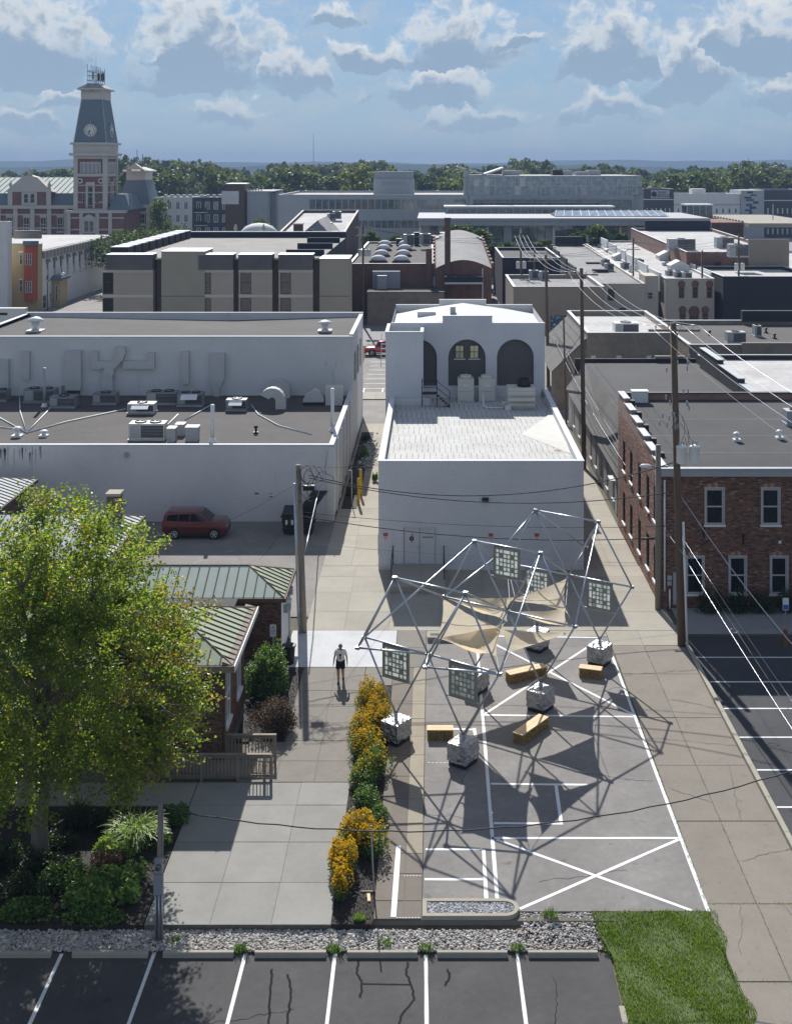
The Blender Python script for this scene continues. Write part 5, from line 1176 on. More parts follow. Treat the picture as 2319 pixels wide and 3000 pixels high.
# ---------------------------------------------------------------- white building with three arches
def white_building():
 X0,X1,Y0,Y1=-3.25,8.82,71.3,94.0;zt,zr=6.39,5.92
 root=thing('white_building','white painted brick building with flat white roof and three blind arches','building',(2.8,85,0))
 O=(X0,Y0,0);dx0,dx1=XA(1182,Y0),XA(1275,Y0);dz0,dz1=.38,2.52
 mb=MB();facade(mb,O,(1,0,0),X1-X0,zt,[(dx0-X0,dx1-X0,dz0,dz1)],.14)
 mb.poly([(X1,Y0,0),(X1,Y1,0),(X1,Y1,zt),(X1,Y0,zt)]);mb.poly([(X0,Y1,0),(X0,Y0,0),(X0,Y0,zt),(X0,Y1,zt)])
 t=.32;mb.poly([(X0+t,Y0+t,zr),(X0+t,Y0+t,zt),(X1-t,Y0+t,zt),(X1-t,Y0+t,zr)]);mb.poly([(X0+t,Y0+t,zr),(X0+t,Y1,zr),(X0+t,Y1,zt),(X0+t,Y0+t,zt)]);mb.poly([(X1-t,Y0+t,zt),(X1-t,Y1,zt),(X1-t,Y1,zr),(X1-t,Y0+t,zr)])
 mb.build('wall','paint_white',root)
 for P in([(X0-.04,Y0-.04),(X1+.04,Y0-.04),(X1-t,Y0+t),(X0+t,Y0+t)],[(X1+.04,Y0-.04),(X1+.04,Y1),(X1-t-.02,Y1),(X1-t-.02,Y0+t)],[(X0-.04,Y1),(X0-.04,Y0-.04),(X0+t+.02,Y0+t),(X0+t+.02,Y1)]):
  MB().prism(P,zt+.001,zt+.05).build('coping','coping_white',root)
 rf=MB().box(X0+t,X1-t,Y0+t,Y1,zr-.2,zr).build('roof','roof_white',root)
 mb=MB();a,b,c,d=GP(1526,1272,zr)[:2],GP(1625,1240,zr)[:2],GP(1672,1330,zr)[:2],GP(1640,1320,zr)[:2];xr=X1-t-.01
 mb.add([(a[0],a[1],zr+.006),(xr,b[1]+3.2,zr+.10),(xr,c[1],zr+.02),(xr,c[1]+2.2,zr+.16)],[(0,2,3),(0,3,1)]);o=mb.build('cricket','roof_patch',rf)
 if o.data.polygons[0].normal.z<0:o.data.flip_normals()
 h=GP(1633,1321,zr);MB().lathe((h[0],h[1],zr),[(.52,.004),(.40,.02),(.30,.03),(.02,.012)],12).build('drain_mound','drain_stain',rf)
 MB().lathe((h[0],h[1]+.02,zr+.026),[(.26,0),(.27,.008),(.02,.012)],11).build('drain_hole','metal_black',rf)
 h=GP(1598,1228,zr);MB().lathe((h[0],h[1],zr),[(.45,.004),(.35,.010),(.02,.014)],12).build('drain_stain','drain_stain',rf)
 # double door, signs, wall lamp, dock
 for k in range(2):
  u0,u1=dx0+(dx1-dx0)*k/2+.015,dx0+(dx1-dx0)*(k+1)/2-.015
  d=MB().box(u0,u1,Y0+.05,Y0+.11,dz0+.01,dz1-.03).build('door','paint_white_door',root)
  MB().box((u1-.12) if k==0 else(u0+.05),(u1-.05) if k==0 else(u0+.12),Y0+.0,Y0+.05,dz0+.95,dz0+1.02).build('handle','metal_galv',d)
  if k==0: # round brown emblem with a treble-like curl above and below
   cx_,cz=(u0+u1)/2,dz0+1.45;m_=MB();m_.tube((cx_,Y0+.035,cz),(cx_,Y0+.049,cz),.135,18);m_.build('emblem_disc','emblem_brown',d)
   MB().tube((cx_,Y0+.028,cz+.01),(cx_,Y0+.034,cz+.01),.045,12).build('emblem_eye','emblem_gold',d)
   MB().path([(cx_+.01,Y0+.03,cz+.14),(cx_+.05,Y0+.03,cz+.20),(cx_+.03,Y0+.03,cz+.27),(cx_+.05,Y0+.03,cz+.32)],[.02,.026,.016,.01],6).build('emblem_curl','print_black',d);MB().path([(cx_,Y0+.03,cz-.13),(cx_-.01,Y0+.03,cz-.2),(cx_+.02,Y0+.03,cz-.25)],[.02,.018,.008],6).build('emblem_curl','print_black',d)
   MB().box(cx_-.16,cx_+.14,Y0+.04,Y0+.0495,cz-.40,cz-.385).build('lettering','emblem_gold',d)
  else:MB().box(u0+.14,u0+.80,Y0+.04,Y0+.0495,dz0+1.52,dz0+1.56).build('lettering','print_black',d)
 m_=MB()
 for q in((dx0-.06,dx0,dz0,dz1+.06),(dx1,dx1+.06,dz0,dz1+.06),(dx0,dx1,dz1-.02,dz1+.06)):m_.box(q[0],q[1],Y0-.03,Y0+.05,q[2],q[3])
 m_.build('door_frame','paint_white_door',root)
 for px_,py_ in((1129,1572),(1437,1573),(1572,1573)):
  s=AT(px_,py_,Y0);g_=MB().box(s[0]-.17,s[0]+.17,Y0-.03,Y0-.003,s[2]-.26,s[2]+.26).build('parking_sign','sign_white',root)
  MB().box(s[0]-.14,s[0]+.14,Y0-.038,Y0-.031,s[2]+.02,s[2]+.23).build('sign_header','sign_red',g_)
  for k in range(3):MB().box(s[0]-.11,s[0]+.11,Y0-.036,Y0-.031,s[2]-.06-k*.07,s[2]-.03-k*.07).build('lettering','sign_red' if k==0 else 'print_grey',g_)
 s=AT(1421,1463,Y0);MB().box(s[0]-.19,s[0]+.19,Y0-.22,Y0-.002,s[2]-.12,s[2]+.12).build('wall_lamp','metal_black',root)
 dk=thing('loading_dock','grey concrete dock step in front of the white double door','dock',(XA(1222,70),69.5,0));a,b=XA(1146,70.3),XA(1303,70.3)
 MB().box(a,b,67.4,Y0-.01,-.05,.36).build('platform','concrete_grey',dk)
 for x in(a+.06,b-.06):
  MB().tube((x,68.6,.36),(x,68.6,1.45),.03,8).build('rail_post','metal_black',dk);MB().tube((x,Y0-.12,.36),(x,Y0-.12,1.45),.03,8).build('rail_post','metal_black',dk);MB().tube((x,68.55,1.45),(x,Y0-.10,1.45),.03,8).build('hand_rail','metal_black',dk)
 # upper block with arches
 ux0,ux1,uy0,uy1,uz=-3.3,XA(1595,94),94.0,106.0,ZA(948,94.0);cz=ZA(927,94.0);c0,c1=XA(1296,94),XA(1441,94)
 arches=[(-2.62,.25),(XA(1312.5,94),XA(1422,94)),(XA(1455,94),XA(1563,94))];ab=6.7;ztop=ZA(994,94)
 def oz(x):
  for a,b in arches:
   if a<x<b:r=(b-a)/2;return ztop-r+math.sqrt(max(r*r-(x-(a+b)/2)**2,0))
  return None
 xs=sorted({ux0,ux1,c0,c1}|{a+(b-a)*(1-math.cos(math.pi*k/18))/2 for a,b in arches for k in range(19)});mb=MB()
 for xa,xb in zip(xs,xs[1:]):
  xm=(xa+xb)/2;top=cz if c0<xm<c1 else uz
  if oz(xm) is None:mb.poly([(xa,uy0,zr),(xb,uy0,zr),(xb,uy0,top),(xa,uy0,top)])
  else:
   za,zb=oz(xa+1e-6) or ztop-(arches[0][1]-arches[0][0])/2,oz(xb-1e-6) or oz(xm)
   mb.poly([(xa,uy0,zr),(xb,uy0,zr),(xb,uy0,ab),(xa,uy0,ab)]);mb.poly([(xa,uy0,za),(xb,uy0,zb),(xb,uy0,top),(xa,uy0,top)])
   mb.poly([(xa,uy0,za),(xa,uy0+.3,za),(xb,uy0+.3,zb),(xb,uy0,zb)]);mb.poly([(xa,uy0,ab),(xb,uy0,ab),(xb,uy0+.3,ab),(xa,uy0+.3,ab)])
 for a,b in arches:
  r=(b-a)/2
  for x in(a,b):mb.poly([(x,uy0,ab),(x,uy0+.3,ab),(x,uy0+.3,ztop-r),(x,uy0,ztop-r)])
 mb.poly([(ux1,uy0,0),(ux1,uy1,0),(ux1,uy1,uz),(ux1,uy0,uz)]);mb.poly([(ux0,uy1,0),(ux0,uy0,0),(ux0,uy0,uz),(ux0,uy1,uz)]);mb.poly([(ux1,uy1,0),(ux0,uy1,0),(ux0,uy1,uz),(ux1,uy1,uz)])
 mb.build('upper_wall','paint_white',root)
 for k,(a,b) in enumerate(arches):
  r=(b-a)/2;pts=[(a-.01,ab-.01),(b+.01,ab-.01)]+[((a+b)/2+(r+.01)*math.cos(math.pi*i/18),ztop-r+(r+.01)*math.sin(math.pi*i/18)) for i in range(19)]
  ar=MB().poly([(x,uy0+.30,z) for x,z in pts]).build('arch_panel','paint_darkgrey',root)
 for x0_,x1_ in((XA(1333,94),XA(1359,94)),(XA(1375.5,94),XA(1402,94))):
  window(root,(x0_,uy0+.24,8.8),(1,0,0),(0,x1_-x0_,0,1.05),'win_dark','glass_lit',.05,.02,.08,True,1,sill_mat='coping_white')
 # parapets and roof of the upper block
 tt=.3
 MB().box(ux0,c0-.003,uy0,uy0+tt,uz,uz+.07).build('coping','coping_white',root);MB().box(c1+.003,ux1+.03,uy0,uy0+tt,uz,uz+.07).build('coping','coping_white',root);MB().box(c0,c1,uy0+.002,uy0+tt,uz-.3,cz).build('raised_parapet','paint_white',root);MB().box(c0-.04,c1+.04,uy0-.03,uy0+tt+.03,cz,cz+.07).build('coping','coping_white',root)
 zb=ZA(891,uy1);MB().box(ux0,ux1,uy1-tt,uy1,uz-.5,zb).build('rear_parapet','plaster_white',root);MB().box(XA(1286,uy1),XA(1423,uy1),uy1-tt-.01,uy1+.01,zb-.1,ZA(876,uy1)).build('raised_parapet','plaster_white',root)
 zl,zh=uz-.55,uz+.42;xm=XA(1357,104)
 m_=MB().add([(ux0+.02,uy0+tt,zl),(ux1-.02,uy0+tt,zl),(ux1-.02,uy1-tt,zl),(ux0+.02,uy1-tt,zl),(xm,uy0+3.0,zh-.25),(xm,uy1-1.5,zh)],[(0,1,4),(1,2,5,4),(2,3,5),(3,0,4,5)]);m_.build('hip_roof','roof_light_white',root)
 MB().box(xm-1.2,xm-.75,99.5,100.2,zh-.6,zh+.25).build('vent_stack','metal_grey',root);MB().box(XA(1222,101),XA(1275,101),100.6,102,uz-.4,uz+.12).build('roof_curb','plaster_white',root)
 # stair tower at the left
 lx0,lx1,ly=XA(1129,91.2),XA(1239,91.2),91.2;lz=ZA(974,ly)
 m_=MB();m_.poly([(lx0,ly,0),(lx1,ly,0),(lx1,ly,lz),(lx0,ly,lz)]);m_.poly([(lx1,ly,0),(lx1,94.0,0),(lx1,94.0,lz),(lx1,ly,lz)]);m_.poly([(lx0,96,0),(lx0,ly,0),(lx0,ly,lz),(lx0,96,lz)]);m_.poly([(lx0,ly+.25,lz-.45),(lx1,ly+.25,lz-.45),(lx1,94,lz-.45),(lx0,94,lz-.45)])
 m_.poly([(lx0,94.0,lz),(ux0,94.0,lz),(ux0,94.0,0),(lx0,94.0,0)]);m_.build('stair_tower','paint_white',root)
 MB().box(lx0-.04,lx1+.04,ly-.04,ly+.25,lz,lz+.07).build('coping','coping_white',root);MB().box(lx1-.22,lx1+.04,ly+.252,94.0,lz-.4,lz+.068).build('coping','coping_white',root);MB().box(lx0-.04,lx0+.22,ly+.252,96.0,lz-.4,lz+.068).build('coping','coping_white',root)
 MB().box(XA(1142,90.6),XA(1260,90.6),90.4,91.19,zr,zr+.38).build('roof_curb','coping_white',root)
 MB().box(lx1+.01,ux1-.35,93.4,93.99,zr,zr+.75).build('roof_curb','coping_white',root)
 # fire escape ladders on the left side
 m_=MB();
 for k in range(6):m_.tube((lx0-.02,97+.2*k,8.0+.35*k),(lx0-.6,97+.2*k,8.0+.35*k),.03,5)
 m_.tube((lx0-.6,96.9,7.7),(lx0-.6,98.3,10.2),.03,5);m_.build('wall_ladder','metal_white',root)
 MB().cyl((X0-.02-.05,74.2),.09,0,1.2,8).build('rust_plate','rust',root)
mat('metal_unit',(.20,.205,.21),rough=.55,var=.12,bump=.02);mat('rust',(.20,.085,.035),var=.3,scale=4);mat('roof_patch',(.52,.505,.465),var=.06);mat('drain_stain',(.46,.40,.30),var=.4,scale=3,fine=12);painted('paint_white_door',(.56,.57,.58),amt=.05,brickrelief=False);mat('emblem_brown',(.14,.035,.015),var=.4,scale=14);mat('emblem_gold',(.50,.30,.08),var=.2);mat('sign_white',(.68,.66,.66),var=.05,bump=0);mat('sign_red',(.45,.09,.09),var=.1,bump=0);mat('sign_blue',(.03,.12,.40),var=.1,bump=0);mat('print_grey',(.3,.3,.32),var=.1,bump=0);mat('roof_light_white',(.52,.52,.51),rough=.8,var=.06,scale=.5)
white_building()
zr=5.92
for i,(px_,w) in enumerate([(1364,1.22),(1426,1.22)]):
 x,y,_=GP(px_,1178,zr);o=ac_unit(['tall pale cooling unit with fan drum below the middle arch','tall pale cooling unit with fan drum between middle and right arch'][i],x,y+.5,w,1.0,1.75,zr,i,'metal_cream','roof units on the white building',0,False,'cooling_unit')
 MB().lathe((x,y+.5,zr+1.75),[(.46,0),(.44,.22),(.40,.22),(.40,.02)],20).build('fan_drum','metal_cream',o,True);MB().box(x-.2,x+.25,y-.02,y+.02,zr+1.2,zr+1.3).build('nameplate','metal_white',o);MB().box(x-.55,x+.55,y-.014,y+.0,zr+.80,zr+.83).build('panel_seam','metal_grey',o)
x,y,_=GP(1527,1200,zr);o=ac_unit('large green-grey air handler with black fan drum below the right arch',x,y+.9,2.0,1.6,1.55,zr,3,'metal_cream','roof units on the white building',0,False,'cooling_unit')
MB().lathe((x+.25,y+1.0,zr+1.55),[(.52,0),(.48,.55),(.42,.55),(.42,.02)],20).build('fan_drum','metal_black',o,True)
for k in range(3):MB().prism([(x-1.0,y-.05-.2*(k%2)),(x+1.0,y-.05-.2*(k%2)),(x+1.0,y+.1),(x-1.0,y+.1)],zr+.25+.42*k,zr+.48+.42*k).build('rain_hood','metal_cream',o)
pf=thing('roof_stair','small black steel platform and steps on the white roof','stairs',(XA(1260,91),90.5,zr));a,b=XA(1236,90.3),XA(1279,90.3)
MB().box(a,b,89.6,90.38,zr+.95,zr+1.02).build('platform','metal_black',pf)
for x_ in(a,b):
 for y_ in(89.62,90.36):MB().tube((x_,y_,zr-.02),(x_,y_,zr+2.0),.03,6).build('post','metal_black',pf)
for zz in(1.45,1.95):MB().tube((a,89.62,zr+zz),(b,89.62,zr+zz),.025,6).build('rail','metal_black',pf);MB().tube((b,89.62,zr+zz),(b+.95,89.62,zr+zz-.75),.025,6).build('rail','metal_black',pf)
MB().tube((b+.95,89.62,zr),(b+.95,89.62,zr+1.2),.025,6).build('post','metal_black',pf)
for k in range(5):MB().box(b+.19*k,b+.19*k+.22,89.65,90.3,zr+.76-.18*k,zr+.80-.18*k).build('tread','metal_black',pf)
o=thing('roof_pipework','white pipe run with box on the white roof between the units','pipes',GP(1435,1200,zr));x,y,_=GP(1420,1195,zr);MB().path([(x-.1,y+.6,zr+.9),(x-.1,y,zr+.15),(x+.2,y-.4,zr+.1),(x+1.3,y-.4,zr+.1),(x+1.3,y-.4,zr+.5),(x+1.6,y-.4,zr+.5)],.05,8).build('pipe','metal_white',o,True);MB().box(x+1.45,x+1.85,y-.8,y-.45,zr,zr+.3).build('junction_box','metal_white',o)

# ---------------------------------------------------------------- long white building on the left
def left_building():
 X0,X1,Y0,Y1,Y2=-38.6,-6.72,81.0,100.4,115.0;zt,zr=5.1,4.75;uz=9.6
 root=thing('long_white_building','long low white-painted building with dark gravel roof and a taller rear part','building',(-22,95,0))
 mb=MB();mb.poly([(X0,Y0,0),(X1,Y0,0),(X1,Y0,zt),(X0,Y0,zt)]);mb.poly([(X1,Y0,0),(X1,Y1,0),(X1,Y1,zt),(X1,Y0,zt)]);mb.poly([(X0+.3,Y0+.3,zr),(X0+.3,Y0+.3,zt),(X1-.3,Y0+.3,zt),(X1-.3,Y0+.3,zr)]);mb.poly([(X1-.3,Y0+.3,zt),(X1-.3,Y1,zt),(X1-.3,Y1,zr),(X1-.3,Y0+.3,zr)]);mb.poly([(X0,Y1,0),(X0,Y0,0),(X0,Y0,zt),(X0,Y1,zt)])
 mb.build('wall','paint_white_old',root)
 MB().box(X0,X1-.3,Y0+.3,Y1,zr-.2,zr).build('roof','roof_gravel',root)
 MB().box(X0,X1+.04,Y0-.05,Y0+.3,zt,zt+.06).build('coping','coping_white',root);MB().box(X1-.3,X1+.05,Y0+.302,Y1,zt,zt+.06).build('coping','coping_white',root)
 m2=MB();m2.poly([(X0,Y1,zr),(X1,Y1,zr),(X1,Y1,uz),(X0,Y1,uz)]);m2.poly([(X1,Y1,0),(X1,Y2,0),(X1,Y2,uz+.2),(X1,Y1,uz)]);m2.poly([(X1,Y2,0),(X0,Y2,0),(X0,Y2,uz+.25),(X1,Y2,uz+.25)]);m2.poly([(X0,Y2,0),(X0,Y1,0),(X0,Y1,uz),(X0,Y2,uz)])
 m2.poly([(X0+.4,Y2-.3,uz-.7),(X1-.3,Y2-.3,uz-.7),(X1-.3,Y2-.3,uz+.25),(X0+.4,Y2-.3,uz+.25)]);m2.poly([(X0+.4,Y1+.3,uz-.4),(X0+.4,Y2-.3,uz-.7),(X0+.4,Y2-.3,uz+.25),(X0+.4,Y1+.3,uz)])
 m2.build('upper_wall','paint_white_old',root)
 MB().poly([(X0+.4,Y1+.3,uz-.12),(X1-.3,Y1+.3,uz-.12),(X1-.3,Y2-.3,uz-.12),((X0+X1)/2+3,Y2-.3,uz-.45),(X0+.4,Y2-.3,uz-.12)]).build('upper_roof','roof_gravel',root)
 for q in((X0,X1+.04,Y1-.05,Y1+.3,uz,uz+.07),(X0,X1+.04,Y2-.3,Y2+.04,uz+.25,uz+.31),(X1-.3,X1+.05,Y1+.302,Y2-.302,uz-.1,uz+.2),(X0-.04,X0+.4,Y1+.302,Y2-.302,uz-.1,uz+.2)):MB().box(*q).build('coping','coping_white',root)
 # corner pilaster and pipe, lamp, small signs, stains are in the paint
 MB().box(X1-.42,X1+.07,Y0-.08,Y0+.5,0,zt-.1).build('corner_pilaster','paint_white_old',root)
 for k in range(5):MB().box(X1-.05,X1+.10,83.5+3.2*k,84.1+3.2*k,0,zt-.1).build('pilaster','paint_white_old',root)
 s=AT(371,1333,Y0);MB().box(s[0]-.12,s[0]+.12,Y0-.28,Y0,s[2]-.12,s[2]+.18).build('wall_lamp','metal_grey',root)
 s=AT(752,1447,Y0);MB().box(s[0]-.16,s[0]+.16,Y0-.03,Y0-.002,s[2]-.12,s[2]+.12).build('small_sign','sign_white',root);MB().box(s[0]-.14,s[0]+.14,Y0-.036,Y0-.031,s[2]-.02,s[2]+.10).build('sign_print','sign_blue',root)
 s=AT(794,1452,Y0);g_=MB().box(s[0]-.16,s[0]+.16,Y0-.03,Y0-.002,s[2]-.22,s[2]+.22).build('small_sign','sign_white',root);MB().box(s[0]-.12,s[0]+.12,Y0-.036,Y0-.031,s[2]+.1,s[2]+.19).build('sign_print','print_grey',g_);MB().box(s[0]-.12,s[0]+.12,Y0-.036,Y0-.031,s[2]-.12,s[2]-.02).build('sign_print','sign_red',g_)
 # rain-streaked soot under the parapet at the left end
 rs=random.Random(14)
 for k in range(26):
  px_=rs.choice((rs.uniform(0,25),rs.uniform(40,122)));x_=XA(px_,Y0);L_=rs.uniform(.3,1.5);w_=rs.uniform(.02,.07);z_=zt-rs.uniform(.05,.5);MB().add([(x_-w_,Y0-.004,z_),(x_+w_,Y0-.004,z_),(x_+w_*.3,Y0-.004,z_-L_),(x_-w_*.3,Y0-.004,z_-L_*.9)],[(0,3,2,1)]).build('soot_streak','soot',root)
 # side windows of the tall part
 for k in range(3):window(root,(X1,102.5+3.8*k,5.6),(0,1,0),(0,1.1,0,2.4),'win_frame','glass_dark',recess=-.03)
 # sheet-metal ducts up the rear wall
 def D(u,v):return(XA(.6517*u,Y1),ZA(880+.6517*v,Y1))
 def duct(pts,label=None):
  m_=MB()
  for(u0,v0,u1,v1,dd) in pts:
   (a,zt_),(b,zb)=D(u0,v0),D(u1,v1);m_.box(a,b,Y1-dd,Y1-.004,min(zb,zt_),max(zb,zt_))
  return m_
 for pts in([(0,262,45,405,.45)],[(107,225,138,352,.40)],[(300,222,370,400,.5)],[(820,228,852,372,.42)],[(950,235,1012,345,.5)]):
  o=duct(pts).build('duct','metal_duct',root)
  for(u0,v0,u1,v1,dd) in pts:
   for k in range(1,4):
    v=v0+(v1-v0)*k/4;a,z=D(u0,v);b,_=D(u1,v);MB().box(a-.02,b+.02,Y1-dd-.02,Y1-.003,z-.02,z+.02).build('flange','metal_duct',o)
 (a,z0),(b,z1)=D(950,345),D(1012,345);(c,z2),(d,_)=D(962,395),D(990,395);MB().add([(a,Y1-.5,z0),(b,Y1-.5,z0),(d,Y1-.45,z2),(c,Y1-.45,z2),(a,Y1,z0),(b,Y1,z0),(d,Y1,z2),(c,Y1,z2)],[(0,3,2,1),(0,4,7,3),(1,2,6,5),(3,7,6,2)]).build('duct','metal_duct',root);duct([(962,395,990,440,.45)]).build('duct','metal_duct',root)
 o=duct([(415,225,443,305,.35),(668,232,697,305,.35),(443,270,520,305,.35),(556,268,668,305,.35)]).build('duct','metal_duct',root)
 P=[D(490,400),D(490,330),D(500,300),D(530,270),D(545,240),D(545,205)];hw=.52;m_=MB()
 for(x_,z_),(xn,zn) in zip(P,P[1:]):m_.add([(x_-hw*.9,Y1-.55,z_),(x_+hw*.9,Y1-.55,z_),(xn+hw*.75,Y1-.55,zn),(xn-hw*.75,Y1-.55,zn),(x_-hw*.9,Y1,z_),(x_+hw*.9,Y1,z_),(xn+hw*.75,Y1,zn),(xn-hw*.75,Y1,zn)],[(0,1,2,3),(0,3,7,4),(1,5,6,2),(3,2,6,7)])
 m_.build('duct','metal_duct',root)
 for z in(P[0][1]+1.0,P[0][1]+1.9):MB().box(P[0][0]-.55,P[0][0]+.55,Y1-.58,Y1-.003,z-.02,z+.02).build('flange','metal_duct',o)
mat('soot',(.40,.39,.39),var=.25,scale=6,bump=0);mat('metal_duct',(.50,.50,.49),rough=.6,var=.08,bump=.02)
left_building()
zr=4.75
def DR(u,v):return GP(.6517*u,880+.6517*v,zr)
units=[(175,462,150,75,'wide air conditioner beneath the left wall ducts',2,'metal_unit'),(278,485,122,62,'square air conditioner beside the tall grey stack',1,'metal_unit'),(468,470,112,62,'square air conditioner below the branching duct',1,'metal_unit'),(318,428,90,40,'dark air conditioner half hidden by the twin ducts',1,'metal_unit'),
         (725,470,148,70,'wide air conditioner with dark louvre against the rear wall',2,'metal_unit'),(852,478,122,72,'air conditioner with pale intake hood and two fans',2,'metal_unit'),(632,512,128,52,'low cream air conditioner standing in the roof middle',1,'metal_cream'),(658,632,172,95,'largest air conditioner near the front roof edge',2,'metal_cream'),
         (1060,498,98,62,'air conditioner with dark coil under a pale hood',1,'metal_unit'),(0,455,60,60,'air conditioner at the left end of the gravel roof',1,'metal_unit')]
for i,(u,v,w,h,lab,fans,m) in enumerate(units):
 x,y,_=DR(u,v);s=F/y;W=w*.6517/s;hh=max(.8,h*.6517/s*.82);o=ac_unit(lab,x,y+.55,W*.93,1.15,hh,zr,i,m,'air conditioners on the gravel roof',fans)
 if i in(5,8,6):MB().add([(x-W*.3,y-.55,zr+hh*.62),(x+W*.3,y-.55,zr+hh*.62),(x+W*.3,y-.03,zr+hh*.95),(x-W*.3,y-.03,zr+hh*.95)],[(0,1,2,3)]).build('intake_hood','metal_white',o)
for(u,v,w,h,lab) in[(768,638,36,60,'small grey cabinet beside the largest air conditioner'),(806,610,38,50,'slatted grey cabinet between two boxes at the roof edge'),(860,635,56,62,'pale metal cabinet near the front roof edge')]:
 x,y,_=DR(u,v);s=F/y;W=w*.6517/s;hh=h*.6517/s;root=thing('vent_cabinet',lab,'cabinet',(x,y,zr));MB().box(x-W/2,x+W/2,y,y+.8,zr,zr+hh).build('cabinet','metal_grey',root);MB().box(x-W/2-.03,x+W/2+.03,y-.03,y+.83,zr+hh,zr+hh+.05).build('lid','metal_cream',root)
for(u,v,vt,lab) in[(200,478,303,'tall grey vent stack in front of the ducts'),(955,638,468,'tall white vent stack at the front roof edge'),(1494,588,395,'tall white vent stack near the right roof corner')]:
 x,y,_=DR(u,v);zt_=ZA(880+.6517*vt,y);root=thing('vent_stack',lab,'vent stack',(x,y,zr));MB().cyl((x,y),.13,zr-.02,zt_,12).build('pipe','metal_grey' if u<300 else 'metal_white',root,True);MB().lathe((x,y,zr),[(.3,0),(.28,.05),(.15,.3),(.14,.31)],14).build('flashing','metal_white',root,True)
for(u,v,h,r_,m,lab) in[(78,612,.75,.26,'metal_white','white hooded vent at the left of the gravel roof'),(197,612,.5,.22,'metal_white','low mushroom vent near the white conduit lines'),(1150,598,.6,.12,'metal_black','thin black vent on the gravel roof')]:
 x,y,_=DR(u,v);vent(lab,x,y,zr,h,r_,m)
x,y,_=GP(.6517*160,880+.6517*138,9.48);vent('large white drum vent on the upper roof',x,y,9.48,1.3,.5,'metal_white');x,y,_=GP(.6517*1460,880+.6517*138,9.48);vent('white mushroom vent at the right end of the upper roof',x,y,9.48,1.0,.45,'metal_white')
def gooseneck(u,v,w,lab,flip=1):
 x,y,_=DR(u,v);s=F/y;W=w*.6517/s;root=thing('gooseneck_vent',lab,'vent',(x,y,zr));m_=MB();ctr=(x,zr+W*.42);hw=W*.38
 ring=[]
 for k in range(9):
  t=math.pi*(1.0-k/8*.85);ring.append((math.cos(t),math.sin(t)))
 vs=[]
 for(c,s_) in ring:
  for rad in(W*.14,W*.52):
   for yy in(y,y+.7):vs.append((x+flip*(c*rad)*1.0,yy,zr+W*.34+s_*rad))
 fs=[]
 for k in range(8):a=k*4;fs+=[(a,a+4,a+6,a+2),(a+1,a+3,a+7,a+5),(a+2,a+6,a+7,a+3),(a,a+1,a+5,a+4)]
 fs+=[(0,2,3,1),(32,33,35,34)];m_.add(vs,fs);m_.build('curved_hood','metal_duct',root);MB().box(x+flip*-.14*W-.0-(W*.40 if flip>0 else-.0),x+flip*-.14*W+(0 if flip>0 else W*.40),y+.02,y+.68,zr,zr+W*.345).build('base_duct','metal_duct',root);return root
gooseneck(1222,490,112,'curved sheet-metal exhaust hood standing on the gravel roof',-1);gooseneck(1250,440,95,'second curved exhaust hood against the rear wall',-1)
x,y,_=DR(1408,472);root=thing('exhaust_hood','low half-round exhaust hood with box fan at the roof corner','vent',(x,y,zr));m_=MB();n=10;vs=[(x+.85*math.cos(math.pi*k/n),yy,zr+.25+.95*math.sin(math.pi*k/n)*(.8 if k>5 else 1)) for k in range(n+1) for yy in(y,y+1.0)];m_.add(vs,[(2*k,2*k+1,2*k+3,2*k+2) for k in range(n)]+[tuple(2*k for k in range(n+1)),tuple(2*k+1 for k in range(n+1))[::-1]]);m_.build('hood','metal_duct',root);MB().box(x-.85,x+.85,y+.05,y+.95,zr,zr+.26).build('plinth','metal_black',root);MB().box(x+.95,x+2.3,y+.02,y+1.1,zr,zr+1.45).build('fan_box','metal_cream',root)
cl_=[([(120,598),(90,500),(88,430)],'left'),([(120,598),(225,488)],'short'),([(120,598),(300,548),(562,492)],'long'),([(-20,520),(120,598)],'a'),([(-20,570),(110,585)],'b'),([(1130,475),(1160,515),(1250,565),(1400,604)],'curving'),([(945,475),(830,540)],'c'),([(800,515),(700,615)],'d')]
for i,(pts,nm) in enumerate(cl_):
 P=[Vector(DR(*p))+Vector((0,0,.06)) for p in pts];wire(P if len(P)>2 else[P[0],P[0].lerp(P[1],.5),P[1]],.045,['white conduit bending from the roof hub to the ducts','short white conduit from the roof hub to the square unit','long white conduit from the roof hub toward the low cream unit','white conduit entering the roof hub past the hooded vent','white conduit ending beside the hooded vent','curving white conduit right of the hooded coil unit','short white conduit behind the tall white stack','short white conduit beside the slatted cabinet'][i],'conduit pipes on the gravel roof','metal_white',cat='conduit',name='roof_conduit')
